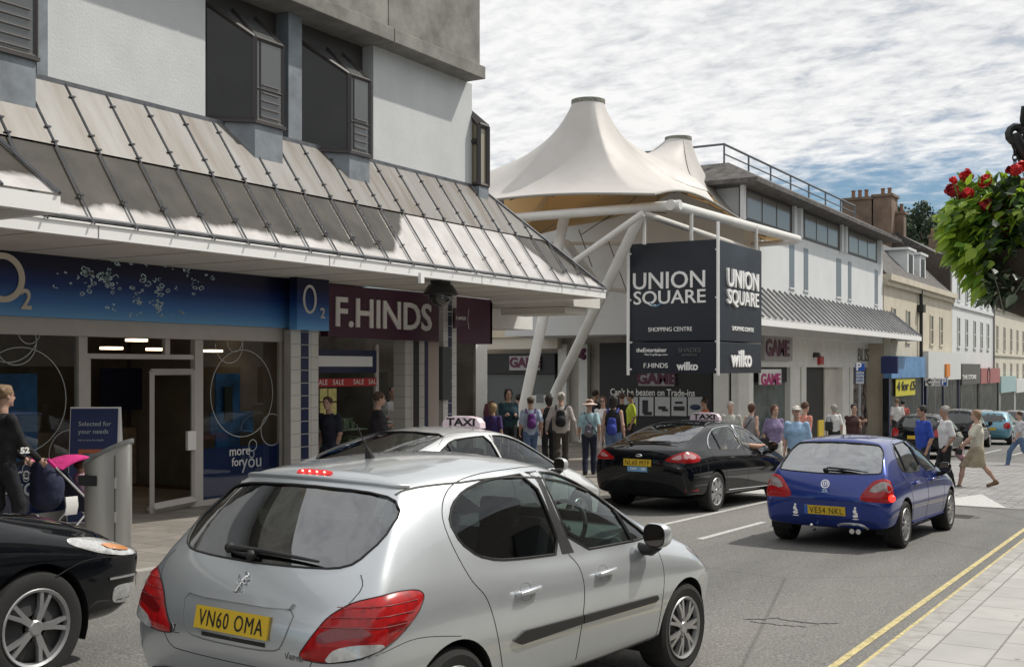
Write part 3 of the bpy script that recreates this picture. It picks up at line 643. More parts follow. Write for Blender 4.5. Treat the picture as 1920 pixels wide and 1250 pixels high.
q = MB(); q.quad((-wj - .06, ja - .4, zpv(18)), (-wj - .06, b_.y + 1.6, zpv(18)), (-wj - .06, b_.y + 1.6, zbt), (-wj - .06, ja - .4, zbt)); q.build('window', M_shopglass, jw)
q = MB(); q.box((-wj - .02, YX(706, wj), zpv(18)), (-wj - .09, YX(712, wj), 2.3)); q.box((-wj - .02, ja - .4, zpv(18)), (-wj - .1, YX(706, wj), zpv(18) + .6)); q.build('frame', M_alu, jw)
q = MB()
for h in (.75, 1.0): q.box((-wj - .2, ja, h - .3), (-wj - .7, YX(705, wj), h - .28))
for i in range(26):
    yy = ja + rb.random() * (YX(700, wj) - ja); hh = rb.choice((.75, 1.0)) - .28; q.box((-wj - .3 - rb.random() * .3, yy, hh), (-wj - .4 - rb.random() * .3, yy + .1, hh + rb.uniform(.06, .2)))
q.build('display', mat('jewellery_display', (.28, .33, .22), .5, var=.5, vscale=15), jw)
for (px0, px1, m) in ((760, 775, M_tile), (775, 786, M_black), (786, 796, M_tile), (796, 803, M_navy), (803, 828, mat('pink_stone', (.46, .38, .35), .6))):
    a, b_ = YX(px0, WS + .12), YX(px1, WS + .12); q = MB(); q.box((-WS - .12, a, zpv(20)), (-WS - .4, b_ - .004, 2.38)); q.build('pilaster', m, jw)
q = MB(); q.box((-WS - 4.2, ja - .6, -.7), (-WS - 4.3, 20.6, 3.3)); q.box((-WS - .3, 20.5, -.7), (-WS - 4.2, 20.6, 3.3)); q.build('back_wall', mat('interior_wall2', (.11, .095, .08), .7, var=.4, vscale=1.5), jw)
q = MB(); q.box((-WS - 1.2, YX(735, WS + 1.2), zpv(18)), (-WS - 1.7, YX(757, WS + 1.2), .75)); q.build('showcase', mat('showcase_glass', (.45, .48, .44), .2), jw)
WPH = 12.3
pillar(831, 856, WPH, ZG - .1, 'slim white tiled pillar with navy stripe in front of the plum jeweller fascia', d=.10)
# speaker box on that pillar, flag sign
a, b_ = YX(830, WPH - .1), YX(846, WPH - .1); za, zb_ = atX(838, 750, WPH - .1).z, atX(838, 650, WPH - .1).z
q = MB(); q.box((-WPH + .10, a, za), (-WPH + .01, b_, zb_)); o = q.build('pillar_display_case', mat('case_grey', (.06, .065, .065), .3), bevel=.01); tag(o, 'narrow dark grey case fixed to the slim tiled pillar', 'display case')
fsn = empty('flag_sign', (-WPH, YX(846, 12.2), 2.6), label='small curved dark plum hanging sign beside slim tiled pillar', cat='sign')
pc = atX(863, 597, 12.1); q = MB(); v = []
for i in range(9):
    t = -1 + i / 4; 
    for (e, s_) in ((0, 1), (0, -1)): v.append((-12.1 + .02 * t * t, pc.y + t * .23, pc.z + s_ * (.17 + .035 * t * t)))
fl_ = [(2 * i, 2 * i + 1, 2 * i + 3, 2 * i + 2) for i in range(8)]; q.add(v, fl_); q.add([(x - .04, y, z) for x, y, z in v], [f[::-1] for f in fl_])
q.build('panel', M_plum, fsn, fix=False); text('F.HINDS', (-12.07, pc.y - .02, pc.z), (0, 1, 0), .095, M_wht_lit, fsn, ext=.002)
q = MB(); q.tube([(-12.08, pc.y + .25 + .02 * math.cos(t / 5 * 3.14), pc.z + (t - 5) / 5 * .19) for t in range(11)], .008, 6); q.tube([(-12.12, pc.y - .2, pc.z + .12), (-12.3, pc.y - .36, pc.z + .12)], .012, 6); q.build('bracket', M_alu, fsn)
# dome camera under the canopy
dc = atX(826, 545, 10.9); cc_ = empty('dome_camera', dc + Vector((0, 0, .35)), label='black dome security camera hanging under the canopy edge', cat='camera')
q = MB(); q.lathe([(0, .10), (.20, .10), (.27, 0), (.30, -.05), (.30, -.07), (0, -.07)], dc, n=28); q.build('hood', mat('camera_black', (.03, .03, .03), .35), cc_, smooth=30)
q = MB(); q.lathe([(.21 * math.cos(R(t)), -.07 - .21 * math.sin(R(t)) * .95) for t in range(0, 91, 10)], dc, n=28); q.build('dome', mat('camera_dome', (.03, .03, .032), .06, spec=1), cc_, smooth=50)
q = MB(); q.box(dc + Vector((-.11, -.14, .11)), dc + Vector((.11, .14, .26))); q.box(dc + Vector((-.15, -.05, .26)), dc + Vector((.05, .05, .42))); q.build('bracket', mat('camera_bracket', (.05, .05, .05), .4), cc_)
q = MB(); p = atX(787, 520, WG - .05); q.box(p + Vector((0, -.04, -.09)), p + Vector((.05, .05, .07))); o = q.build('junction_box', M_wht_lit); tag(o, 'small white junction box under the canopy gutter near the dome camera', 'junction box')
# stepped white end of the arcade behind the jeweller fascia
ew = empty('stepped_end_wall', (-13.5, 21.5, rz(21.5) + .12), label='white stepped wall and soffit box at the far end of the arcade beside the plum fascia', cat='wall')
q = MB(); q.box((-12.95, 20.85, 2.72), (-16, 22.6, ZG + .06)); q.build('wall', M_white, ew)
q = MB(); q.box((-10.95, 20.8, 3.12), (-13.4, 22.0, 3.40)); q.box((-11.15, 20.8, 2.98), (-12.7, 21.8, 3.11)); q.build('soffit_box', M_soffit, ew)
for (px0, px1, w) in ((857, 880, 14.3), (880, 914, 14.9)):
    a, b_ = YX(px0, w), YX(px1, w); q = MB(); q.box((-w, a, -.8), (-w - .5, b_ - .01, 2.75)); q.build('pier', M_white if w > 14.5 else mat('pink_stone', (.46, .38, .35), .6), ew)
# ---------------------------------------------------------------- mall entrance at the back of the forecourt
YM = 38.5
me_ = empty('mall_entrance', (-18, YM, rz(YM) + .12), label='cream and white mall entrance block behind the tent canopy with dark game shop windows', cat='building')
def pm(px, py, y=YM): return atY(px, py, y)
def mbox(px0, px1, py0, py1, m, name, y=YM, d=.3, parent=me_, bevel=0):
    a, b_ = atY(px0, py1, y), atY(px1, py0, y); q = MB(); q.box((a.x, y, a.z), (b_.x, y + d, b_.z)); return q.build(name, m, parent, bevel=bevel)
zg = rz(YM) + .12
a = pm(860, 0); bX = WY(1392, YM)
q = MB(); zb, zt = pm(1000, 632).z, pm(1000, 556).z
q.box((a.x, YM - .25, zb), (-14.7, YM + .2, zt)); q.build('cream_band', M_cream, me_)
q = MB(); q.box((a.x, YM - .12, zb - .45), (pm(1048, 0).x, YM + .2, zb - .003)); q.build('lower_band', mat('band_white', (.60, .56, .48), .6), me_)
q = MB(); q.box((a.x - 4, YM + .35, zt - .5), (-14.7, YM + .8, 7.7)); wu = q.build('upper_wall', M_render, me_)
q = MB(); q.box((a.x, YM - .1, zt), (-14.7, YM + .6, zt + .1)); q.build('coping', M_concd, me_)
for (px0, px1, py0, py1) in ((1118, 1138, 455, 520), (1060, 1078, 455, 492), (1050, 1062, 500, 540), (1270, 1300, 460, 520)): mbox(px0, px1, py0, py1, M_dkgl, 'upper_window', YM + .33, .1)
# ground floor
q = MB(); q.box((a.x, YM + .6, zg - .3), (-14.6, YM + .9, zb)); q.build('wall', mat('entrance_wall', (.50, .47, .42), .7, var=.1), me_)
mbox(895, 1040, 662, 700, M_black, 'shop_fascia', YM + .2, .3)
mbox(895, 1040, 702, 800, mat('dim_shop_window', (.10, .115, .115), .15), 'shop_window', YM + .35, .2)
s1 = mbox(955, 1012, 667, 694, mat('sign_grey', (.36, .34, .35), .5), 'game_sign', YM + .12, .07)
M_gpur = mat('game_purple', (.10, .012, .048), .5)
p = pm(984, 680, YM + .1); text('GAME', p, (1, 0, 0), .52, M_gpur, s1, bold=.02)
mbox(886, 894, 655, 800, M_white, 'pier', YM, .5); 
for px in (1046, 1085): mbox(px, px + 16, 645, 850, M_white, 'pier', YM + .3, .25)
mbox(1098, 1102, 700, 745, M_black, 'door_slot', YM + .5, .05)
p = pm(1089, 662, YM - .2); q = MB(); q.ell(p, (.16, .05, .2), 10, 6); q.ell(p + Vector((.12, 0, -.14)), (.12, .05, .12), 8, 6); q.ell(p + Vector((.14, 0, .1)), (.1, .04, .1), 8, 6); q.build('purple_emblem', M_gpur, me_)
# wide dark game shop front with trade-in pictures
gs = empty('game_shop', (-17, YM - 1, zg), label='wide black game shop front with trade in pictures below the hanging cube sign', cat='shop front')
YG = YM - 1.0
def gbox(px0, px1, py0, py1, m, name, dy=0, d=.1, parent=gs): return mbox(px0, px1, py0, py1, m, name, YG + dy, d, parent)
gbox(1124, 1334, 640, 850, M_black, 'shop_window', .02, .8)
s2 = gbox(1197, 1264, 697, 723, mat('sign_grey', (.36, .34, .35), .5), 'game_sign', -.06, .06)
text('GAME', atY(1230, 710, YG - .08), (1, 0, 0), .56, M_gpur, s2, bold=.02)
text("Can't be beaten on Trade-ins", atY(1222, 736, YG - .01), (1, 0, 0), .345, M_wht_lit, gs, bold=.004, sx=.80)
M_pic = mat('picture_board', (.50, .52, .53), .4)
for i, (px0, px1) in enumerate(((1170, 1196), (1199, 1225), (1228, 1256), (1259, 1287), (1290, 1317))):
    o = gbox(px0, px1, 744, 779, M_pic, 'picture_panel', -.03, .04)
    c_ = atY((px0 + px1) / 2, 763, YG - .05); q = MB()
    if i == 1: q.box(c_ + Vector((-.16, 0, -.22)), c_ + Vector((.05, .01, .25))); q.box(c_ + Vector((-.1, -.004, -.28)), c_ + Vector((.2, .006, -.16)))
    elif i == 2: q.box(c_ + Vector((-.16, 0, -.08)), c_ + Vector((.12, .01, .03))); q.box(c_ + Vector((-.02, -.004, -.14)), c_ + Vector((.2, .006, -.06)))
    elif i == 3: q.box(c_ + Vector((-.2, 0, -.12)), c_ + Vector((.2, .01, .03))); q.box(c_ + Vector((-.15, 0, .12)), c_ + Vector((.13, .01, .2)))
    elif i == 4: q.ell(c_, (.2, .01, .1), 16, 8)
    else: q.box(c_ + Vector((-.08, 0, -.2)), c_ + Vector((.15, .01, .15)))
    q.build('picture', M_navy if i == 4 else M_black, o)
# corner piers of the white building
for i, (px0, px1, yy, m) in enumerate(((1338, 1366, 36.6, M_white), (1366, 1371, 36.7, M_black), (1371, 1384, 36.6, M_white), (1388, 1405, 36.2, M_white))):
    mbox(px0, px1, 560, 860, m, 'corner_pier', yy, .4, gs)

# ---------------------------------------------------------------- hanging cube sign
SX, SY = -10.2, 26.95; sw = WY(1181, SY); SL = YX(1428, 10.2)
zt, zm, zb = 5.04, atX(1343, 640, 10.2).z, 1.72
sg = empty('hanging_cube_sign', (SX - 1.6, SY + 1.6, zb), label='big dark navy cube sign of the shopping centre hanging from white tubes', cat='sign')
M_sg = mat('sign_slate', (.012, .017, .028), .42, var=.15, vscale=.8); M_sgr = mat('sign_slate_side', (.012, .017, .028), .28)
q = MB(); q.box((-sw, SY, zm + .03), (SX, SL, zt)); q.build('upper_box', M_sg, sg, bevel=.01)
q = MB(); q.box((-sw, SY + .01, zb), (SX - .01, SL, zm)); q.build('lower_box', M_sg, sg, bevel=.01)
q = MB()
for (x, y) in ((-sw - .02, SY - .06), (SX + .06, SY - .06)): q.tube([(x, y, zb - .05), (x, y, zt + (.0 if x < -11 else .42))], .042, 8)
for z in (zt - .25, 3.6, zm, zb + .1): q.tube([(SX + .06, SY - .06, z), (SX - .05, SY + .05, z)], .03, 6); q.tube([(-sw - .02, SY - .06, z), (-sw + .05, SY + .05, z)], .03, 6)
q.build('corner_pole', M_wht_lit, sg, smooth=40)
def sgt(s, px, py, w_px, m=M_wht_lit, bold=.01, face='f', ext=.012, size=1.0, hpx=None, serif=False, nm='lettering'):
    me = text_mesh(s, size, ext, 1, bold); xs = [v.co.x for v in me.vertices]; ys_ = [v.co.y for v in me.vertices]; wd = max(xs) - min(xs); ht = max(ys_) - min(ys_)
    me.transform(Matrix.Translation((-(max(xs) + min(xs)) / 2, -(max(ys_) + min(ys_)) / 2, 0)))
    if face == 'f': a, b_ = atY(px - w_px / 2, py, SY), atY(px + w_px / 2, py, SY); W_ = (b_ - a).length; mid = (a + b_) / 2; mp = (atY(px, py, SY) - atY(px, py + 1, SY)).length; M = frame((mid.x, SY - .012, mid.z), (1, 0, 0))
    else: a, b_ = atX(px - w_px / 2, py, -SX), atX(px + w_px / 2, py, -SX); W_ = abs(b_.y - a.y); mid = (a + b_) / 2; mp = (atX(px, py, -SX) - atX(px, py + 1, -SX)).length; M = frame((SX + .012, mid.y, mid.z), (0, 1, 0))
    me.transform(Matrix.Diagonal((W_ / wd, hpx * mp / ht, 1, 1))); me.transform(M); return link(nm, me, sg, m)
sgt('UNION', 1255, 525, 135, hpx=32); sgt('SQUARE', 1256, 559, 135, hpx=30)
sgt('SHOPPING CENTRE', 1257, 617, 82, hpx=8, bold=0)
q = MB(); c_ = atY(1228, 570, SY); q.tube([(c_.x + t * .05 - .12, SY - .03, c_.z + .03 - .09 * math.sin(t / 2)) for t in range(7)], .02, 5); q.build('blue_tail', mat('tail_blue', (.12, .30, .45), .4), sg)
sgt('UNION', 1391, 525, 58, face='s', hpx=34, ext=.04); sgt('SQUARE', 1391, 562, 58, face='s', hpx=32, ext=.04); sgt('SHOPPING CENTRE', 1392, 617, 40, face='s', hpx=8, bold=0)
sgt('theEntertainer', 1222, 656, 57, hpx=8, bold=.01); sgt('TheToyShop.com', 1230, 665, 44, hpx=5, bold=0); sgt('SHADES', 1293, 656, 42, m=mat('letter_grey', (.14, .14, .15), .5), hpx=8, bold=0); sgt('BARBERS', 1293, 665, 28, m=MATS['letter_grey'], hpx=4, bold=0)
sgt('F.HINDS', 1230, 685, 45, hpx=9, bold=0); sgt('wilko', 1289, 686, 40, hpx=16, bold=.03); sgt('wilko', 1389, 672, 39, face='s', hpx=32, bold=.03)

# ---------------------------------------------------------------- tensile tent and its steelwork
tn = empty('tent_canopy', (-14.5, 31, rz(31) + .12), label='white tensile tent canopy with two open cones on leaning white steel struts', cat='canopy')
M_pt = mat('tent_fabric', (.64, .625, .605), .55, var=.09, vscale=.7)
def tentmat():
    nt = M_pt.node_tree; b = nt.nodes['Principled BSDF']; b.inputs['Roughness'].default_value = .38
    o = nt.nodes['Material Output']; tr = N(nt, 'ShaderNodeBsdfTranslucent', inp={'Color': (.62, .47, .27, 1)}); mx = N(nt, 'ShaderNodeMixShader', inp={0: .24})
    nt.links.new(b.outputs[0], mx.inputs[1]); nt.links.new(tr.outputs[0], mx.inputs[2]); nt.links.new(mx.outputs[0], o.inputs[0])
tentmat()
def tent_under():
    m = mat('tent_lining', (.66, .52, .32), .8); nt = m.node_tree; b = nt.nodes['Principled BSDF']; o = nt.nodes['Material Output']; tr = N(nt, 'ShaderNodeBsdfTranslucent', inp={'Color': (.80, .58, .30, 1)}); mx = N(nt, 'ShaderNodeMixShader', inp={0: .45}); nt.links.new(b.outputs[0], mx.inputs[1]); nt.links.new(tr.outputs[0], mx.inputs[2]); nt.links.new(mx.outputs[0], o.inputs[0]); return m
C1 = (-14.6, 28.6, 9.26, .44); C2 = (-14.4, 34.6, 9.24, .40)
TX0, TX1, TY0, TY1 = -19.0, -11.2, 25.4, 37.2
def edge_z(x, y):
    # boundary height: corners low, slightly arched between
    u = (x - TX0) / (TX1 - TX0); v = (y - TY0) / (TY1 - TY0)
    z = 5.98
    return z
def tent_pt(ci, a, t):
    cx, cy, ct, r0 = ci
    d = Vector((math.cos(a), math.sin(a)))
    # ray to the edge of this cone's own half of the rectangle
    if ci is C1: y0, y1 = TY0, (C1[1] + C2[1]) / 2
    else: y0, y1 = (C1[1] + C2[1]) / 2, TY1
    L_ = 1e9
    if abs(d.x) > 1e-6: L_ = min(L_, ((TX1 if d.x > 0 else TX0) - cx) / d.x)
    if abs(d.y) > 1e-6: L_ = min(L_, ((y1 if d.y > 0 else y0) - cy) / d.y)
    ex, ey = cx + d.x * L_, cy + d.y * L_
    # scallop: edges bow inwards and upwards between the corners
    ez = 6.02
    if abs(ey - TY0) < 1e-4 and ci is C1:
        s_ = (ex - TX0) / (TX1 - TX0); ey += .8 * 4 * s_ * (1 - s_) * .55; ez += .30 * math.sin(math.pi * s_)
    if abs(ex - TX1) < 1e-4:
        s_ = (ey - TY0) / (TY1 - TY0); s_ = min(1, max(0, s_)); ex -= 1.2 * math.sin(math.pi * s_) * .6; ez += .62 * math.sin(math.pi * min(1, s_ * 1.25)) * (s_ < .8) + (.0 if s_ < .8 else 0)
    if abs(ex - TX0) < 1e-4: s_ = (ey - TY0) / (TY1 - TY0); ez += 1.9 * math.sin(math.pi * s_)
    if abs(ey - TY1) < 1e-4: s_ = (ex - TX0) / (TX1 - TX0); ez += .3 * math.sin(math.pi * s_)
    mid = (C1[1] + C2[1]) / 2
    if abs(ey - mid) < 1e-4:                                # the valley between the cones
        s_ = (ex - TX0) / (TX1 - TX0); arch_s = (ey - TY0) / (TY1 - TY0)
        edge = 6.02 + .62 * math.sin(math.pi * min(1, arch_s * 1.25))
        ez = 6.02 + (2.25 - 0) * math.sin(math.pi * min(1, max(0, s_))) ** .8 + (edge - 6.02) * s_ ** 3
        ex -= 1.2 * math.sin(math.pi * arch_s) * .6 * max(0, s_) ** 3
    rr = r0 + (1 - r0 * 0) * 0
    bx, by = cx + d.x * r0, cy + d.y * r0
    x = bx + (ex - bx) * t; y = by + (ey - by) * t
    L2 = math.hypot(ex - cx, ey - cy); r = r0 + (L2 - r0) * t
    f = (math.log(L2 / r) / math.log(L2 / r0)); f = f * .52 + .22 * (1 - t) ** 4.5 + .26 * (1 - t) ** 1.8
    return Vector((x, y, ez + (ct - ez) * f))
q = MB()
for ci in (C1, C2):
    cx, cy, ct, r0 = ci; y0, y1 = (TY0, 31.6) if ci is C1 else (31.6, TY1)
    angs = set()
    for i in range(72): angs.add(round(2 * math.pi * i / 72, 5))
    for (xx, yy) in ((TX0, y0), (TX1, y0), (TX0, y1), (TX1, y1)): angs.add(round(math.atan2(yy - cy, xx - cx) % (2 * math.pi), 5))
    angs = sorted(angs); nt_ = 26; v = []
    for a in angs:
        for j in range(nt_ + 1): v.append(tent_pt(ci, a, (j / nt_) ** 1.5))
    n = len(angs); f = [(i * (nt_ + 1) + j, i * (nt_ + 1) + j + 1, ((i + 1) % n) * (nt_ + 1) + j + 1, ((i + 1) % n) * (nt_ + 1) + j) for i in range(n) for j in range(nt_)]
    q.add(v, f)
q.build('fabric', M_pt, tn, smooth=60)
q2 = MB(); q2.v = [(v[0], v[1], v[2] - .035) for v in q.v]; q2.f = list(q.f); q2.m = list(q.m); q2.build('lining', tent_under(), tn, smooth=60)
# seams, rims
q = MB()
for ci in (C1, C2):
    for i in range(16):
        a = 2 * math.pi * (i + .3) / 16; q.tube([tent_pt(ci, a, (j / 14) ** 1.5) - Vector((0, 0, .06)) for j in range(4, 15)], .012, 4)
q.build('seam_cable', mat('cable_grey', (.10, .09, .08), .6), tn)
for ci in (C1, C2):
    M = Matrix.Translation((ci[0], ci[1], ci[2]))
    q = MB(); q.lathe([(ci[3] + .0, -.04), (ci[3] + .035, -.04), (ci[3] + .035, .06), (ci[3] - .03, .06), (ci[3] - .03, -.04)], (ci[0], ci[1], ci[2]), n=36, closed=True); q.build('cone_ring', mat('ring_weathered', (.20, .21, .17), .8, var=.5, vscale=20), tn, smooth=40)
    q = MB(); q.lathe([(0, .045), (ci[3] - .03, .045)], (ci[0], ci[1], ci[2]), n=24); q.build('ring_cap', mat('ring_mesh', (.42, .45, .40), .7, var=.4, vscale=12), tn)
# edge cable
q = MB(); ed = []
for i in range(200):
    ci = C1 if i < 100 else C2
q.tube([tent_pt(C1, math.atan2(TY0 - C1[1], TX0 + (TX1 - TX0) * i / 40 - C1[0]), 1) for i in range(41)], .035, 6)
e2 = []
for i in range(41):
    yy = TY0 + (TY1 - TY0) * i / 40; ci = C1 if yy < 31.6 else C2; e2.append(tent_pt(ci, math.atan2(yy - ci[1], TX1 - ci[0]), 1))
q.tube(e2, .035, 6); q.build('edge_cable', mat('edge_grey', (.30, .29, .26), .6), tn, smooth=40)
# tubes
M_tube = mat('tube_white', (.66, .65, .62), .4, var=.08, vscale=2)
CR = Vector((-11.0, 26.05, 5.82))
def tube(pts, r, nm='tube', par=None): q = MB(); q.tube(pts, r, 14); return q.build(nm, M_tube, par or tn, smooth=40)
tube([CR + Vector((.22, 0, 0)), Vector((-17.2, 26.05, 5.82))], .12); tube([CR + Vector((0, -.12, 0)), Vector((-11.0, 36.3, 5.98))], .13)
tube([CR + Vector((-.9, .2, -.1)), Vector((-12.2, 36.0, 5.6))], .085); tube([Vector((-11.0, 36.2, 5.9)), Vector((-17.2, 36.3, 5.8))], .09)
tube([atD(1075, 492, 29.2), atD(1205, 400, 27.9)], .085, 'brace')
tube([atD(1060, 400, 30.5), atD(983, 760, 29.4), atD(980, 800, 29.3)], .14, 'strut'); tube([atD(1200, 405, 28.6), atD(1040, 738, 31.5)], .135, 'strut')
tube([atD(1062, 455, 31.5), atD(1125, 540, 33.2)], .11, 'brace'); tube([atD(1125, 540, 33.2), atD(1190, 548, 33)], .06, 'brace'); tube([atD(1020, 457, 33), atD(1180, 457, 32.5)], .05, 'brace')
q = MB(); c_ = atD(1022, 745, 31.5); q.obox(c_ + Vector((0, 0, -.62)), .75, .6, 1.35, 0); q.build('strut_plinth', M_white, tn, bevel=.02)
q = MB(); c_ = atD(1012, 748, 31.1); q.box(c_ + Vector((-.1, -.02, -.1)), c_ + Vector((.12, .0, .14))); q.build('plinth_hatch', mat('hatch', (.18, .19, .20), .4), tn)
def hang(px, w, z0): p = atX(px, 500, w); tube([(-w, p.y, z0), (-w, p.y, 5.95)], .045, 'hanger')
hang(1208, 11.9, 4.95); hang(1418, 10.9, 5.0); tube([(-10.95, SY + .2, 5.0), (-10.95, SY + .2, 5.9)], .05, 'hanger')
q = MB()
for k in range(26):
    t0 = k / 25; 
for (A_, B_) in (((1140, 450), (1180, 560)), ((1085, 430), (1110, 500)), ((1040, 420), (1000, 445)), ((1250, 400), (1180, 395)), ((1150, 400), (1090, 440))): q.tube([atD(A_[0], A_[1], 30), atD(B_[0], B_[1], 31)], .014, 4)
q.build('stay_cable', mat('cable_grey', (.10, .09, .08), .6), tn)

# ---------------------------------------------------------------- white building beyond the forecourt
WW = 12.5; wb = empty('white_building', (-WW, 45, rz(45) + .12), label='long white rendered building with slate mansard roof, slit windows and glazed canopy', cat='building')
y0, y1 = 35.5, YX(1655, WW); ZE = 7.82
M_wrend = mat('white_render_far', (.66, .68, .69), .75, var=.05, vscale=.8)
q = MB(); q.box((-WW, y0, 3.0), (-WW - 9, y1, ZE - .02)); q.build('wall', M_wrend, wb)
def wwin(px0, px1, pyt, pyb, m=M_dkgl, name='window', ins=.0, w=WW, parent=wb, frame_=True, z=None):
    a, b_ = YX(px0, w), YX(px1, w); c_ = (px0 + px1) / 2; z0, z1 = z or (atX(c_, pyb, w).z, atX(c_, pyt, w).z)
    q = MB(); q.box((-w + .012, a, z0), (-w - .1, b_, z1)); o = q.build(name, m, parent)
    return o, a, b_, z0, z1
for (p0, p1) in ((1398, 1480), (1507, 1570), (1590, 1641)):
    a, b_ = YX(p0, WW), YX(p1, WW); z0, z1 = 6.72, 7.74
    q = MB(); q.box((-WW + .02, a - .35, z0 - .1), (-WW - .1, b_ + .35, ZE - .03)); o = q.build('ribbon_window', M_frame_dk, wb)
    n = 3
    for i in range(n):
        c0 = a + (b_ - a) * i / n + .07; c1 = a + (b_ - a) * (i + 1) / n - .07; q = MB(); q.box((-WW + .03, c0, z0), (-WW, c1, z1 - .18)); q.build('pane', mat('sky_pane', (.20, .19, .165), .12, spec=.6), o)
for (p0, p1) in ((1480, 1489), (1507, 1515), (1568, 1577), (1590, 1596), (1640, 1646)):
    a, b_ = YX(p0, WW), YX(p1, WW); q = MB(); q.box((-WW + .012, a, 4.75), (-WW - .1, b_, 6.3)); o = q.build('slit_window', mat('slit_grey', (.13, .15, .18), .3), wb)
    q = MB(); q.box((-WW + .05, a - .05, 4.68), (-WW, b_ + .05, 4.74)); q.build('sill', M_wrend, o)
for px in (1390, 1486, 1498, 1575, 1583, 1648): yy = YX(px, WW); q = MB(); q.box((-WW + .12, yy - .12, 6.6), (-WW, yy + .12, ZE - .03)); q.build('pier', M_wrend, wb)
# roof with deep eaves
ro = MB(); ex = WW - .75; ya_, yb_ = y0 - .9, y1 + .5; zt = ZE + .80
e = [(-ex, ya_, ZE), (-ex, yb_, ZE), (-WW - 9, yb_, ZE), (-WW - 9, ya_, ZE)]; t = [(-WW - .75, ya_ + 1.5, zt), (-WW - .75, yb_ - 1.2, zt), (-WW - 8, yb_ - 1.2, zt), (-WW - 8, ya_ + 1.5, zt)]
e0 = [(x, y, ZE - .14) for x, y, z in e]
ro.add(e0 + e + t, [(0, 1, 5, 4), (1, 2, 6, 5), (2, 3, 7, 6), (3, 0, 4, 7), (4, 5, 9, 8), (5, 6, 10, 9), (6, 7, 11, 10), (7, 4, 8, 11), (8, 9, 10, 11), (3, 2, 1, 0)])
rf = ro.build('roof', M_slate, wb)
q = MB(); z0 = 7.82 + .9; zr = lambda yy: atX(1355, 278, WW + 1).z
rx = -WW - .9; rzt = zt + .62
q.tube([(rx, ya_ + 1.5, rzt), (rx, yb_ - 2, rzt)], .04, 6); q.tube([(rx, ya_ + 1.5, rzt), (-WW - 7, ya_ + 1.5, rzt)], .04, 6); q.tube([(rx, ya_ + 1.5, zt + .3), (rx, yb_ - 2, zt + .3)], .025, 6)
for i in range(8): yy = ya_ + 1.5 + (yb_ - 3.5 - ya_) * i / 7; q.tube([(rx, yy, zt), (rx, yy, rzt)], .035, 6)
q.build('roof_rail', mat('rail_grey', (.12, .14, .16), .5), wb)
# canopy
GW = 11.4; ga, gb = 33.9, YX(1728, GW); zga = 3.36; ZR2 = 4.5
q = MB(); q.box((-GW, ga, zga - .2), (-GW - .12, gb, zga)); q.box((-GW - .12, gb - .1, zga - .2), (-WW - 1, gb, zga - .01)); q.box((-GW - .12, ga, zga - .2), (-WW - 1.4, ga + .1, zga - .01)); cn = q.build('canopy', M_wht_lit, wb)
q = MB(); q.quad((-GW - .02, ga, zga + .01), (-GW - .02, gb, zga + .01), (-WW - .02, gb - 1.6, ZR2), (-WW - .02, ga + 1.4, ZR2)); q.quad((-GW - .02, gb, zga + .01), (-WW - 1.2, gb, zga + .01), (-WW - 1.2, gb - 1.6, ZR2), (-WW - .02, gb - 1.6, ZR2)); q.quad((-GW - .02, ga, zga + .01), (-WW - .02, ga + 1.4, ZR2), (-WW - 1.4, ga + 1.4, ZR2), (-WW - 1.4, ga, zga + .01))
q.build('glazing', mat('far_canopy_glass', (.42, .42, .42), .25, var=.4, vscale=.45), cn)
q = MB(); q.box((-GW - .12, ga, zga - .1), (-WW - 1.2, gb - .1, zga - .06)); q.build('soffit', M_soffit, cn)
i = 0; yy = ga + .2
while yy < gb - .1:
    wt = min(1.0, (gb - yy) / 1.6, (yy - ga + .3) / 1.4); q = MB(); q.tube([(-GW + .02, yy, zga + .05), (-GW - (WW - GW) * wt, yy, zga + .04 + (ZR2 - zga) * wt)], .032, 4); q.build('glazing_bar', M_bar, cn); yy += .62
q = MB(); q.tube([(-GW - .02, gb, zga + .05), (-WW, gb - 1.6, ZR2 + .04)], .035, 4); q.build('glazing_bar', M_bar, cn)
# ground-floor shops of the white building
WF = 13.2; fs = empty('white_shop_row', (-WF, 45, rz(45) + .12), label='white shop row under the far canopy with game and fashion shop fronts', cat='shop front')
zf = rz(48) - .2
def fbox(px0, px1, z0, z1, m, name, w=WF, d=.2, parent=fs): a, b_ = YX(px0, w), YX(px1, w); q = MB(); q.box((-w, a, z0), (-w - d, b_, z1)); return q.build(name, m, parent)
def fz(px, py, w=WF): return atX(px, py, w).z
zl = fz(1500, 688)
fbox(1405, 1662, zl, 3.3, M_white, 'fascia_wall')
for (p0, p1) in ((1400, 1410), (1482, 1500), (1503, 1512), (1580, 1592), (1594, 1600), (1636, 1662)): fbox(p0, p1, -1.7, zl, M_white, 'pier', WF - .02, .4)
fbox(1412, 1481, zl - .55, zl, M_black, 'shop_fascia', WF + .12); fbox(1410, 1482, -1.7, zl - .56, mat('far_shop_window', (.10, .13, .13), .12, var=.5, vscale=1.2), 'shop_window', WF + .2)
fbox(1512, 1545, -1.7, zl, M_black, 'dark_doorway', WF + .3); fbox(1546, 1580, -1.7, zl, M_soffit, 'side_wall', WF + .25)
fbox(1600, 1635, -1.7, zl, mat('boutique_window', (.12, .11, .12), .1, var=.9, vscale=2.2), 'boutique_window', WF + .1)
o = fbox(1434, 1486, fz(1455, 676), fz(1455, 626), mat('sign_grey', (.36, .34, .35), .5), 'game_sign', WF - .12, .1)
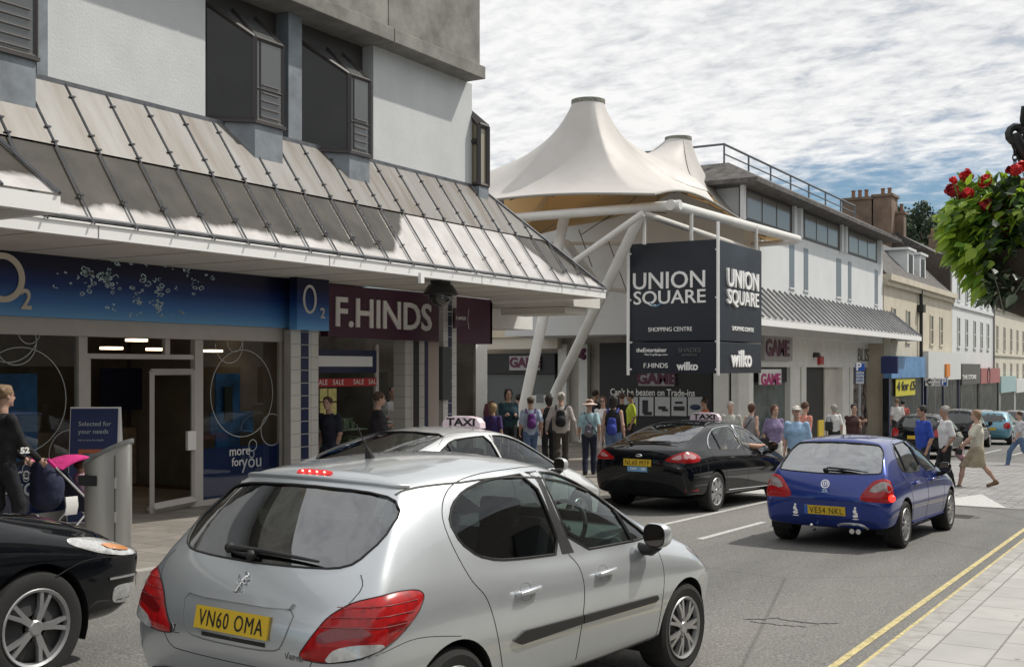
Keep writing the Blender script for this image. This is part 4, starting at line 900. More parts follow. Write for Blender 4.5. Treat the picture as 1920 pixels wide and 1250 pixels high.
def wtext(s, px, py, wpx, hpx, m, w, parent, bold=.01, ext=.01):
    me = text_mesh(s, 1, ext, 1, bold); xs = [v.co.x for v in me.vertices]; ys_ = [v.co.y for v in me.vertices]
    me.transform(Matrix.Translation((-(max(xs) + min(xs)) / 2, -(max(ys_) + min(ys_)) / 2, 0)))
    a, b_ = atX(px - wpx / 2, py, w), atX(px + wpx / 2, py, w); h = (atX(px, py, w) - atX(px, py + hpx, w)).length
    me.transform(Matrix.Diagonal((abs(b_.y - a.y) / (max(xs) - min(xs)), h / (max(ys_) - min(ys_)), 1, 1))); me.transform(frame((-w + .01, (a.y + b_.y) / 2, a.z), (0, 1, 0))); return link('lettering', me, parent, m)
wtext('GAME', 1458, 651, 44, 32, M_gpur, WF - .13, o, .03)
o = fbox(1425, 1465, zl - .62, fz(1447, 692), M_wht_lit, 'window_sign', WF - .1, .05); wtext('GAME', 1445, 711, 36, 22, mat('game_magenta', (.50, .03, .20), .5), WF - .11, o, .03)
wtext('BLISS', 1621, 665, 25, 24, mat('bliss_grey', (.16, .15, .15), .5), WF - .01, fs, 0)
o = fbox(1538, 1545, fz(1542, 683), fz(1542, 668), mat('alarm_red', (.45, .03, .03), .5), 'alarm_box', WF - .12, .12); q = MB(); c_ = atX(1526, 663, WF); q.lathe([(0, .05), (.13, .05), (.2, -.14), (0, -.14)], c_ + Vector((.1, 0, 0)), n=12); q.build('wall_lamp', M_frame_dk, fs)
for i in range(22):
    yy = rb.uniform(YX(1603, WF), YX(1632, WF)); zz_ = rb.uniform(-.9, 1.1); q = MB() if i == 0 else q; q.ell((-WF - .06, yy, zz_), (.03, rb.uniform(.12, .3), rb.uniform(.1, .28)), 8, 5)
q.build('window_display', mat('display_colours', (.42, .34, .30), .6, col2=(.06, .05, .06), vscale=7), fs)
# poles and banner by the door
q = MB(); p = atX(1540, 800, 11.8); q.box((-11.8, p.y - .35, -1.2), (-11.85, p.y + .35, -.05)); o = q.build('sale_banner', mat('banner_yellow', (.45, .33, .03), .6)); tag(o, 'narrow yellow and black banner beside the dark doorway', 'banner')

# ---------------------------------------------------------------- cream building, then the terraces
WC = 12.5
def facade(name, label, ya, yb, ztop, m, wins, rows, cornice=.35, depth=9, wm=None, cat='building'):
    t = empty(name, (-WC, (ya + yb) / 2, rz((ya + yb) / 2) + .12), label=label, cat=cat)
    q = MB(); q.box((-WC, ya + .02, rz(yb) - .5), (-WC - depth, yb - .02, ztop)); q.build('wall', m, t)
    q = MB(); q.box((-WC + cornice, ya, ztop), (-WC - .5, yb, ztop + .28)); q.box((-WC + cornice * .55, ya + .01, ztop - .22), (-WC - .1, yb - .01, ztop - .003)); q.build('cornice', m, t)
    if ya > cb_ - 1:
        q = MB(); q.prism([(-WC - .6, ztop + .28), (-WC - 3.4, ztop + 1.9), (-WC - 6.4, ztop + .28)], 'y', ya + .3, yb - .3); q.build('roof', M_slate, t)
        for yy in (ya + .9, yb - 1.2):
            q = MB(); q.box((-WC - 2.9, yy - .35, ztop + .4), (-WC - 4.1, yy + .35, ztop + 3.0)); q.box((-WC - 2.8, yy - .42, ztop + 3.0), (-WC - 4.2, yy + .42, ztop + 3.14)); ch_ = q.build('chimney', mat('chimney_render', (.17, .12, .09), .9, var=.3, vscale=1), t)
            for xx in (-3.1, -3.5, -3.9): q = MB(); q.lathe([(.12, 0), (.10, .45), (.13, .45), (.13, .5)], (-WC + xx, yy, ztop + 3.14), n=8); q.build('chimney_pot', mat('pot_clay', (.22, .12, .07), .8), ch_)
        q = MB(); q.box((-WC + .10, ya + .02, rows[0][0] - .45), (-WC, yb - .02, rows[0][0] - .25)); q.build('string_course', m, t)
        q = MB(); q.tube([(-WC + .1, yb - .3, ztop), (-WC + .1, yb - .3, rz(yb))], .06, 6); q.build('downpipe', mat('pipe_grey', (.12, .12, .12), .6), t)
    for (z0, z1) in rows:
        for yc in wins:
            q = MB(); q.box((-WC + .012, yc - .42, z0), (-WC - .1, yc + .42, z1)); w = q.build('window', wm or mat('old_window', (.07, .07, .07), .15, spec=.5), t)
            q = MB(); q.box((-WC + .09, yc - .55, z0 - .12), (-WC, yc + .55, z0 - .01)); q.box((-WC + .02, yc - .40, (z0 + z1) / 2 - .03), (-WC + .013, yc + .40, (z0 + z1) / 2 + .03)); q.box((-WC + .05, yc - .42, z0), (-WC + .011, yc - .36, z1)); q.box((-WC + .05, yc + .36, z0), (-WC + .011, yc + .42, z1)); q.box((-WC + .05, yc - .42, z1), (-WC + .011, yc + .42, z1 + .08)); q.build('frame', m, w)
    return t
M_crm = mat('cream_stucco', (.56, .51, .41), .8, var=.1, vscale=.9); M_wst = mat('white_stucco', (.64, .66, .67), .8, var=.06, vscale=.9); M_crm2 = mat('pale_stucco', (.58, .55, .47), .8, var=.08, vscale=.9)
ca, cb_ = YX(1657, WC), YX(1785, WC)
wl = [YX(p, WC) for p in (1675, 1702, 1746, 1764)]
cb1 = facade('cream_building', 'cream two storey building with slate dormers beside the dark gable wall', ca, cb_, 5.95, M_crm, wl, ((3.2, 4.7),))
q = MB(); q.prism([(-WC + .1, 6.24), (-WC - 2.2, 8.6), (-WC - 6, 8.6), (-WC - 9, 6.24)], 'y', ca + .3, cb_ - .3); q.build('roof', M_slate, cb1)
for px in (1693, 1716):
    yc = YX(px, WC + .9); q = MB(); q.box((-WC - .5, yc - .8, 6.5), (-WC - 2, yc + .8, 8.05)); q.box((-WC - .4, yc - 1.0, 8.05), (-WC - 2.4, yc + 1.0, 8.17)); o = q.build('dormer', M_wst, cb1); q = MB(); q.box((-WC - .49, yc - .5, 6.7), (-WC - .6, yc + .5, 7.85)); q.build('window', M_black, o)
q = MB(); p = atX(1727, 580, WC - .15); q.tube([(-WC + .15, p.y, 5.9), (-WC + .15, p.y, -.8)], .09, 6); q.box((-WC + .33, p.y - .3, 4.75), (-WC, p.y + .3, 5.15)); q.build('downpipe', M_black, cb1)
tb = cb_ ; te = YX(1862, WC); wl = [YX(p, WC) for p in (1797, 1812, 1827, 1840, 1852)]
wt1 = facade('white_terrace', 'white three storey terrace house with dark gable end and tall chimney', tb + .02, te, 8.3, M_wst, wl, ((6.0, 7.6), (3.2, 4.9)), .3)
M_gable = mat('dark_gable', (.075, .06, .05), .9, var=.35, vscale=.5)
q = MB(); g0 = [(-WC - .05, 0), (-WC - .05, 8.5), (-15.2, 9.3), (-16.9, 11.3), (-20, 11.3), (-20, 0)]; q.prism([(x, z) for x, z in g0], 'y', tb - .25, tb - .02); q.build('gable_wall', M_gable, wt1)
for (xa, xb, zt_) in ((-17.0, -15.9, 12.3), (-18.9, -17.1, 12.2)):
    q = MB(); q.box((xa, tb - .4, 9), (xb, tb + 1.2, zt_)); q.box((xa - .1, tb - .5, zt_), (xb + .1, tb + 1.3, zt_ + .16)); q.build('chimney', mat('chimney_render', (.17, .12, .09), .9, var=.3, vscale=1), wt1)
q = MB()
for x in (-18.4, -18.0, -17.6, -16.6, -16.2): q = MB(); q.lathe([(.13, 0), (.11, .5), (.14, .5), (.14, .56)], (x, tb + .4, 12.35), n=8); q.build('chimney_pot', mat('pot_clay', (.22, .12, .07), .8), wt1)
spec = [(te + .05, te + 22, 6.3, M_crm2), (te + 22.1, te + 45, 5.2, M_crm), (te + 45.1, te + 70, 5.6, M_wst), (te + 70.1, te + 110, 4.6, M_crm2)]
for i, (a, b_, zt_, m) in enumerate(spec):
    n = int((b_ - a) / 3.3); wl = [a + (b_ - a) * (k + .5) / n for k in range(n)]
    facade('terrace_house', ['pale terrace house with scrolled parapet next to the white three storey terrace', 'cream terrace house beyond the scrolled parapet house', 'distant white terrace house above the pale blue car', 'farthest low terrace house at the end of the street'][i], a, b_, zt_, m, wl, ((3.2 - .02 * i * 10, 4.9 - .4 * i), (.8 - .3 * i, 2.2 - .4 * i)), .3)
# shop fronts at street level beyond the white building
def far_shop(label, px0, px1, col, col_f, zt_, zb_, w=12.2, sign=None):
    a, b_ = YX(px0, w), YX(px1, w); t = empty('far_shop_front', (-w, (a + b_) / 2, rz((a + b_) / 2) + .12), label=label, cat='shop front', group='small shop fronts down the street')
    q = MB(); q.box((-w, a + .05, rz(b_) - .3), (-w - .25, b_ - .05, zb_)); q.build('window', mat('far_glass', (.022, .026, .030), .35, var=.8, vscale=1.3, spec=.12), t)
    q = MB(); q.box((-w + .15, a + .04, zb_ + .003), (-w - .2, b_ - .04, zt_)); f = q.build('fascia', col, t)
    q = MB()
    n = max(1, int((b_ - a) / 4.5))
    for i in range(n + 1): yy = a + .1 + (b_ - a - .2) * i / n; q.box((-w + .06, yy - .1, rz(b_) - .3), (-w, yy + .1, zb_))
    q.box((-w + .06, a + .05, rz(b_) - .3), (-w, b_ - .05, rz(b_) + .6)); q.build('frame', col_f, t); return t, a, b_
M_f1 = mat('fascia_skyblue', (.10, .24, .46), .45, var=.2, vscale=1); M_f2 = mat('fascia_white', (.62, .64, .64), .5); M_f3 = mat('fascia_grey', (.075, .07, .07), .5); M_f4 = mat('fascia_pink', (.34, .11, .11), .5); M_f5 = mat('fascia_mint', (.30, .44, .46), .5)
t, a, b_ = far_shop('blue fascia shop with yellow offer poster in its window', 1665, 1730, M_f1, M_navy, atX(1700, 668, 12.2).z, atX(1700, 708, 12.2).z)
q = MB(); z0, z1 = atX(1695, 742, 12).z, atX(1695, 710, 12).z; q.box((-12.1, YX(1680, 12.1), z0), (-12.14, YX(1716, 12.1), z1)); o = q.build('offer_poster', mat('poster_yellow', (.55, .50, .04), .5), t)
wtext('4 for £5', 1699, 724, 34, 17, M_black, 12.09, o, .02)
q = MB(); q.box((-11.2, YX(1665, 11.6), atX(1668, 700, 11.6).z), (-11.9, YX(1667, 11.6), atX(1668, 668, 11.6).z)); q.build('projecting_sign', mat('navy_sign', (.02, .03, .12), .5), t)
t, a, b_ = far_shop('white fascia shop with small orange sign', 1735, 1797, M_f2, M_navy, atX(1765, 660, 12.2).z, atX(1765, 712, 12.2).z)
q = MB(); q.box((-11.95, YX(1773, 12), atX(1776, 706, 12).z), (-12.04, YX(1780, 12), atX(1776, 682, 12).z)); q.build('orange_sign', mat('sign_orange', (.65, .22, .03), .5), t)
t, a, b_ = far_shop('dark grey fascia shop with white lettering', 1799, 1834, M_f3, M_f3, atX(1816, 682, 12.2).z, atX(1816, 720, 12.2).z); wtext('THE STORE', 1817, 707, 26, 8, M_wht_lit, 12.04, t, .01)
t, a, b_ = far_shop('dusty pink fascia shop beside the grey one', 1835, 1871, M_f4, M_f3, atX(1853, 690, 12.2).z, atX(1853, 718, 12.2).z)
q = MB(); c_ = atX(1854, 705, 12.04); q.lathe([(.5, 0), (.62, 0), (.62, .02), (.5, .02)], c_, 'x', n=20, closed=True); q.build('round_logo', M_black, t)
t, a, b_ = far_shop('mint green fascia shop down the street', 1873, 1901, M_f5, M_f2, atX(1886, 705, 12.2).z, atX(1886, 735, 12.2).z)
t, a, b_ = far_shop('last pale shop front near the right edge behind the pale blue car', 1902, 1925, M_f2, M_f2, atX(1912, 710, 12.2).z, atX(1912, 735, 12.2).z)
# buildings on the camera's own side of the street, seen only in reflections
ob = empty('opposite_terrace', (6, 30, 0), label='plain pale terrace on the near side of the street outside the picture', cat='building')
q = MB(); q.box((6.2, -40, -4), (14, 110, 7.5)); q.build('wall', mat('opposite_wall', (.33, .30, .26), .8, var=.1), ob)
for i in range(24): q = MB(); q.box((6.15, -38 + i * 6, -3), (6.3, -33 + i * 6, 1.9)); q.build('shop_window', M_dkgl, ob); q = MB(); q.box((6.15, -37 + i * 6, 3.4), (6.3, -35.8 + i * 6, 5.2)); q.box((6.15, -35 + i * 6, 3.4), (6.3, -33.8 + i * 6, 5.2)); q.build('window', M_dkgl, ob)

# ---------------------------------------------------------------- hill and trees
q = MB(); rows = []
for i in range(14):
    rr = []
    for j in range(30):
        x = -190 + j * 12; y = 150 + i * 16; z = -8 + 30 * math.exp(-((x + 95) / 75) ** 2) * smoothstep(150, 330, y) + 3 * math.sin(x * .07) * math.cos(y * .05); rr.append((x, y, z))
    rows.append(rr)
q.sheet(rows, (0, 0, -6)); struct('hill', q, mat('hill_green', (.05, .075, .03), .9, var=.4, vscale=.08))
M_leafd = mat('dark_foliage', (.045, .072, .035), .7, var=.5, vscale=.25); M_trunk = mat('bark', (.10, .075, .05), .9)
def far_tree(c, r, h, seed, label, grp):
    rr = random.Random(seed); t = empty('tree', (c.x, c.y, c.z - h), label=label, cat='tree', group=grp)
    q = MB(); base = Vector((c.x, c.y, c.z - h)); q.tube([base, base + Vector((.1 * h, 0, h * .5)), c], [r * .09, r * .06, r * .03], 7)
    for k in range(5): a = rr.random() * 6.28; q.tube([base + Vector((.05 * h, 0, h * .45)), c + Vector((math.cos(a) * r * .6, math.sin(a) * r * .6, rr.uniform(-.2, .5) * r))], [r * .05, r * .015], 5)
    q.build('trunk', M_trunk, t)
    v = []; f = []
    cl = [(c + Vector((rr.gauss(0, .42) * r, rr.gauss(0, .42) * r, rr.gauss(0, .30) * r)), rr.uniform(.22, .42) * r) for _ in range(20)]
    for cc0, cr_ in cl:
        for _ in range(150):
            d = Vector((rr.gauss(0, 1), rr.gauss(0, 1), rr.gauss(0, 1))).normalized() * cr_ * rr.random() ** .3; p = cc0 + d; s_ = r * rr.uniform(.035, .07)
            a = Vector((rr.gauss(0, 1), rr.gauss(0, 1), rr.gauss(0, 1))).normalized(); b2 = a.cross(Vector((rr.gauss(0, 1), rr.gauss(0, 1), rr.gauss(0, 1)))).normalized(); n = len(v)
            v += [p + a * s_, p + b2 * s_, p - a * s_, p - b2 * s_]; f.append((n, n + 1, n + 2, n + 3))
    q = MB(); q.add(v, f); q.build('crown', M_leafd, t, fix=False)
for i, (px, py, d, r, lab) in enumerate(((1755, 425, 190, 4.2, 'tallest dark tree on the hill left of the flower basket'), (1712, 436, 195, 4.6, 'low dark tree on the hill left of the tallest one'), (1738, 446, 185, 4.5, 'dark tree on the hill directly below the tallest one'), (1785, 445, 200, 4.5, 'dark tree on the hill half hidden behind the flower basket'), (1690, 448, 200, 2.6, 'small dark tree on the hill above the gable wall'), (1830, 520, 210, 6, 'dark tree under the flower basket above the terrace roofs'), (1870, 540, 215, 6, 'dark tree behind the far terrace roofs to the right of the one under the basket'), (1905, 552, 220, 6, 'dark tree beyond the farthest roofs at the right edge'))):
    far_tree(atD(px, py, d), r, 10, 50 + i, lab, 'trees on the hill')
# ================================================================ cars
def lerp_tab(tab, y):
    if y <= tab[0][0]: return tab[0][1]
    for (a, va), (b, vb) in zip(tab, tab[1:]):
        if y <= b: t = (y - a) / (b - a); return va + (vb - va) * t
    return tab[-1][1]
def car_shell(P, lvl=3):
    hw = P['hw']; ry, fy = P['ry'], P['fy']; zb = P.get('zb', .20)
    st = []
    b0, b1 = ry[3], fy[3]
    mids = P['st']
    st.append((b0, 1, 0, P.get('rw', .87))); st.append((b0 + P.get('rc', .13), .92, 0, .965)); st.append((b0 + .38, .6, 0, .992))
    for y in mids: st.append((y, 0, 0, 1.0))
    st.append((b1 - .42, 0, .5, .985)); st.append((b1 - .17, 0, .9, .93)); st.append((b1, 0, 1, P.get('fw', .78)))
    V = []; rings = []
    for (b, wr_, wf_, wk) in st:
        ys = [b + wr_ * (ry[j] - ry[3]) + wf_ * (fy[j] - fy[3]) for j in range(10)]
        T = lambda y: lerp_tab(P['top'], y); dr = lambda y: lerp_tab(P['drop'], y)
        zbl = lerp_tab(P['belt'], ys[5]); wbl = lerp_tab(P['beltw'], ys[5]) * wk; wrl = lerp_tab(P['railw'], ys[7]) * (.5 + .5 * wk)
        zsh = lerp_tab(P['sh'], ys[4])
        zr_ = T(ys[7]) - dr(ys[7])
        z = [zb, zb, P.get('zs', .30), P.get('zm', .60), zsh, zbl, zbl + (zr_ - zbl) * .52, zr_, T(ys[8]) - .22 * dr(ys[8]), T(ys[9])]
        if wr_ > .5: z[0] = z[1] = zb + .08; z[2] += .03
        if wf_ > .5: z[2] += .0
        w = [0, .80 * hw * wk, .955 * hw * wk, hw * wk, .985 * hw * wk, wbl, (wbl + wrl) / 2 + .018, wrl, wrl * .55, 0]
        row = []
        for j in range(10): row.append(len(V)); V.append((w[j], ys[j], z[j]))
        for j in range(8, 0, -1): row.append(len(V)); V.append((-w[j], ys[j], z[j]))
        rings.append((row, ys, w, z))
    F_ = []
    for i in range(len(rings) - 1):
        a, b = rings[i][0], rings[i + 1][0]
        for k in range(18): F_.append((a[k], a[(k + 1) % 18], b[(k + 1) % 18], b[k]))
    for ri, sg_, bul in ((0, -1, P.get('rb', .09)), (-1, 1, P.get('fb', .16))):
        row, ys, w, z = rings[ri]; idx = {j: row[j] for j in range(10)}; lx = {j: row[18 - j] for j in range(1, 9)}
        grid = [[idx[2], idx[1], idx[0], lx[1], lx[2]]]
        for j in range(3, 7):
            r_ = [idx[j]]
            for fx_, bb in ((.55, .75), (0, 1), (-.55, .75)): r_.append(len(V)); V.append((w[j] * fx_, ys[j] + sg_ * bul * bb * (1 if j < 6 else .7), z[j] + (P.get('glz', .0) if j == 6 else 0)))
            r_.append(lx[j]); grid.append(r_)
        grid.append([idx[7], idx[8], idx[9], lx[8], lx[7]])
        for a in range(5):
            for b in range(4): F_.append((grid[a][b], grid[a][b + 1], grid[a + 1][b + 1], grid[a + 1][b]))
    me = bpy.data.meshes.new('shell'); me.from_pydata(V, [], F_)
    bm = bmesh.new(); bm.from_mesh(me)
    bmesh.ops.recalc_face_normals(bm, faces=bm.faces)
    cl = bm.edges.layers.float.get('crease_edge') or bm.edges.layers.float.new('crease_edge')
    vt = {v.index: v for v in bm.verts}
    cr = P.get('crease', {})
    for i in range(len(rings) - 1):
        for j, c in cr.items():
            for jj in ((j, 18 - j) if 0 < j < 9 else (j,)):
                e = bm.edges.get((vt[rings[i][0][jj]], vt[rings[i + 1][0][jj]]))
                if e: e[cl] = c
    bm.to_mesh(me); bm.free()
    o = bpy.data.objects.new('shell', me); COL.objects.link(o); m = o.modifiers.new('s', 'SUBSURF'); m.levels = lvl; m.render_levels = lvl
    me2 = bpy.data.meshes.new_from_object(o.evaluated_get(bpy.context.evaluated_depsgraph_get())); bpy.data.objects.remove(o); return me2
class Car:
    def __init__(s, P, root):
        s.P = P; s.root = root; s.shell = car_shell(P, P.get('lvl', 3)); bm = bmesh.new(); bm.from_mesh(s.shell); s.bvh = BVHTree.FromBMesh(bm); bm.free(); s.cuts = []
    def cast(s, o, d):
        h = s.bvh.ray_cast(Vector(o), Vector(d)); return (h[0], h[1]) if h[0] is not None else (None, None)
    def frm(s, view):
        """projection frames: origin, u axis, v axis, ray direction"""
        if view == 'R': return Vector((3, 0, 0)), Vector((0, 1, 0)), Vector((0, 0, 1)), Vector((-1, 0, 0))
        if view == 'L': return Vector((-3, 0, 0)), Vector((0, 1, 0)), Vector((0, 0, 1)), Vector((1, 0, 0))
        if view == 'B': return Vector((0, -6, 0)), Vector((1, 0, 0)), Vector((0, 0, 1)), Vector((0, 1, 0))
        if view == 'F': return Vector((0, 6, 0)), Vector((1, 0, 0)), Vector((0, 0, 1)), Vector((0, -1, 0))
        if view == 'T': return Vector((0, 0, 4)), Vector((1, 0, 0)), Vector((0, 1, 0)), Vector((0, 0, -1))
        q = math.sqrt(.5)
        if view == 'RB': return Vector((4, -4, 0)), Vector((q, q, 0)), Vector((0, 0, 1)), Vector((-q, q, 0))
        if view == 'LB': return Vector((-4, -4, 0)), Vector((-q, q, 0)), Vector((0, 0, 1)), Vector((q, q, 0))
        if view == 'RF': return Vector((4, 4, 0)), Vector((q, -q, 0)), Vector((0, 0, 1)), Vector((-q, -q, 0))
        if view == 'LF': return Vector((-4, 4, 0)), Vector((-q, -q, 0)), Vector((0, 0, 1)), Vector((q, -q, 0))
    def pt(s, view, u, v, off=0):
        o, U, V_, d = s.frm(view); h, n = s.cast(o + U * u + V_ * v, d)
        if h is None: return None, None
        if n.dot(d) > 0: n = -n
        return h + n * off, n
    def smooth_poly(s, poly, n=4):
        """round the corners a little with Chaikin steps"""
        for _ in range(n):
            q = []
            for i in range(len(poly)):
                a, b = poly[i], poly[(i + 1) % len(poly)]; q += [(a[0] * .8 + b[0] * .2, a[1] * .8 + b[1] * .2), (a[0] * .2 + b[0] * .8, a[1] * .2 + b[1] * .8)]
            poly = q
            if len(poly) > 60: break
        return poly
    def patch(s, view, poly, name, m, off=.003, thick=.006, sp=.05, rnd=1, parent=None, label=None, dome=0):
        if rnd: poly = s.smooth_poly(poly, rnd)
        n = len(poly); us = [p[0] for p in poly]; vs = [p[1] for p in poly]; pts = [Vector(p) for p in poly]
        def inside(x, y):
            c = False; j = n - 1
            for i in range(n):
                if (poly[i][1] > y) != (poly[j][1] > y) and x < (poly[j][0] - poly[i][0]) * (y - poly[i][1]) / (poly[j][1] - poly[i][1]) + poly[i][0]: c = not c
                j = i
            return c
        def edist(x, y):
            dd = 9
            for i in range(n):
                a, b = poly[i], poly[(i + 1) % n]; ab = (b[0] - a[0], b[1] - a[1]); L2 = ab[0] ** 2 + ab[1] ** 2 + 1e-12; t = max(0, min(1, ((x - a[0]) * ab[0] + (y - a[1]) * ab[1]) / L2)); dd = min(dd, math.hypot(x - a[0] - ab[0] * t, y - a[1] - ab[1] * t))
            return dd
        x = min(us) + sp / 2; inner = []
        while x < max(us):
            y = min(vs) + sp / 2
            while y < max(vs):
                if inside(x, y) and edist(x, y) > sp * .35: inner.append(Vector((x, y)))
                y += sp
            x += sp
        r = geometry.delaunay_2d_cdt(pts + inner, [(i, (i + 1) % n) for i in range(n)], [], 1, 1e-6)
        P3 = []; N3 = []; ok = []
        for p in r[0]:
            e = 0
            if dome: e = dome * (1 - max(0, 1 - edist(p[0], p[1]) / .05) ** 2)
            h, nn = s.pt(view, p[0], p[1], off + e); P3.append(h); N3.append(nn)
        good = [i for i in range(len(P3)) if P3[i] is not None]
        v = [P3[i] if P3[i] is not None else Vector((0, 0, 0)) for i in range(len(P3))]; f = [tuple(t) for t in r[2] if all(P3[i] is not None for i in t)]
        # orient
        o, U, V_, d = s.frm(view); F_ = []
        for t in f:
            nn = (v[t[1]] - v[t[0]]).cross(v[t[2]] - v[t[0]]); F_.append(t if nn.dot(d) < 0 else t[::-1])
        if thick:
            cnt = {}
            for t in F_:
                for k in range(len(t)): cnt.setdefault((min(t[k], t[(k + 1) % len(t)]), max(t[k], t[(k + 1) % len(t)])), []).append((t[k], t[(k + 1) % len(t)]))
            low = {}; 
            for e, l in cnt.items():
                if len(l) == 1:
                    a, b = l[0]
                    for q in (a, b):
                        if q not in low: low[q] = len(v); v.append(v[q] - N3[q] * thick)
                    F_.append((b, a, low[a], low[b]))
        me = bpy.data.meshes.new(name); me.from_pydata(v, [], F_); o = link(name, me, parent or s.root, m, 45, local=True)
        if label: o['label'] = label
        return o
    def line(s, view, pts, name='shut_line', m=None, r=.004, off=-.0015, parent=None, sp=.04, sides=5):
        q = []
        for a, b in zip(pts, pts[1:]):
            n = max(1, int(math.hypot(b[0] - a[0], b[1] - a[1]) / sp))
            for i in range(n): t = i / n; q.append((a[0] + (b[0] - a[0]) * t, a[1] + (b[1] - a[1]) * t))
        q.append(pts[-1]); P3 = [s.pt(view, u, v, off)[0] for u, v in q]; P3 = [p for p in P3 if p is not None]
        if len(P3) < 2: return None
        mb = MB(); mb.tube(P3, r, sides); return mb.build(name, m or M_rub, parent or s.root, smooth=60, local=True)
    def curve(s, pts, n=6):
        """Catmull-Rom through points"""
        o = []; p = [pts[0]] + list(pts) + [pts[-1]]
        for i in range(1, len(p) - 2):
            for k in range(n):
                t = k / n; o.append(tuple(.5 * ((2 * p[i][c]) + (-p[i - 1][c] + p[i + 1][c]) * t + (2 * p[i - 1][c] - 5 * p[i][c] + 4 * p[i + 1][c] - p[i + 2][c]) * t * t + (-p[i - 1][c] + 3 * p[i][c] - 3 * p[i + 1][c] + p[i + 2][c]) * t ** 3) for c in (0, 1)))
        o.append(tuple(pts[-1])); return o
    def cut_prism(s, poly, axis, a, b): mb = MB(); mb.prism(poly, axis, a, b); s.cuts.append(mb)
    def cut_cyl(s, x0, x1, y, z, r): mb = MB(); n = 48; mb.prism([(y + r * math.cos(2 * math.pi * k / n), z + r * math.sin(2 * math.pi * k / n)) for k in range(n)], 'x', x0, x1); s.cuts.append(mb)
    def body(s, paint, name='body'):
        me = s.shell.copy(); me.materials.clear(); me.materials.append(paint); me.materials.append(M_cabin)
        o = bpy.data.objects.new(name, me); COL.objects.link(o)
        m = o.modifiers.new('sol', 'SOLIDIFY'); m.thickness = .022; m.offset = -1; m.material_offset = 1; m.material_offset_rim = 1
        tmp = []
        for mb in s.cuts:
            c = mb.build('cut', [M_rub]); tmp.append(c); b = o.modifiers.new('b', 'BOOLEAN'); b.operation = 'DIFFERENCE'; b.object = c; b.solver = 'EXACT'; b.material_mode = 'TRANSFER'
        me2 = bpy.data.meshes.new_from_object(o.evaluated_get(bpy.context.evaluated_depsgraph_get()))
        for c in tmp: bpy.data.objects.remove(c)
        bpy.data.objects.remove(o); me2.name = name
        ob = bpy.data.objects.new(name, me2); COL.objects.link(ob); ob.parent = s.root
        me2.polygons.foreach_set('use_smooth', [True] * len(me2.polygons)); me2.set_sharp_from_angle(angle=R(40)); return ob
M_rub = mat('rubber', (.012, .012, .012), .6); M_cabin = mat('car_cabin', (.06, .062, .066), .8)
def paint(name, col, metal=.55, rough=.34, coat=1.0, flake=.0):
    return mat(name, col, rough, metal, coat=coat, var=.03, vscale=1.5)
M_silver = paint('silver_paint', (.52, .55, .575), .65, .34); M_silver2 = paint('pale_silver_paint', (.66, .67, .67), .5, .35)
M_blackp = mat('black_paint', (.005, .006, .008), .5, 0, coat=.9, spec=.0); M_bluep = paint('blue_paint', (.003, .028, .23), .45, .3); M_skyp = paint('light_blue_paint', (.14, .34, .45), .4, .35)
M_chrome = mat('chrome', (.75, .75, .76), .08, 1.0); M_redl = mat('red_lens', (.36, .006, .008), .25, coat=.5, spec=.3, var=.3, vscale=22)
M_redd = mat('dark_red_lens', (.17, .005, .006), .2, coat=.6); M_clear = mat('clear_lens', (.58, .58, .58), .12, metal=.3, coat=1, var=.25, vscale=25); M_amber = mat('amber_lens', (.60, .22, .04), .2, coat=1)
M_lit = mat('lit_brake_lens', (1, .03, .02), .3, emit=2.2); M_plast = mat('black_trim', (.016, .016, .017), .55); M_gtrim = mat('grey_trim', (.075, .08, .085), .55)
M_cglass = glass('car_glass', (.62, .72, .69), .015, .88, 1.5); M_cglass_d = glass('car_glass_dark', (.38, .43, .43), .015, .62, 1.45); M_cglass_r = glass('rear_screen_glass', (.42, .46, .46), .012, .6, 2.8)
M_tyre = mat('tyre', (.018, .018, .018), .8, bump=.3, bscale=120); M_alloy = mat('alloy', (.46, .46, .47), .35, metal=.7); M_seat = mat('seat_cloth', (.060, .062, .070), .9)
M_plate = mat('plate_yellow', (.62, .42, .03), .4)
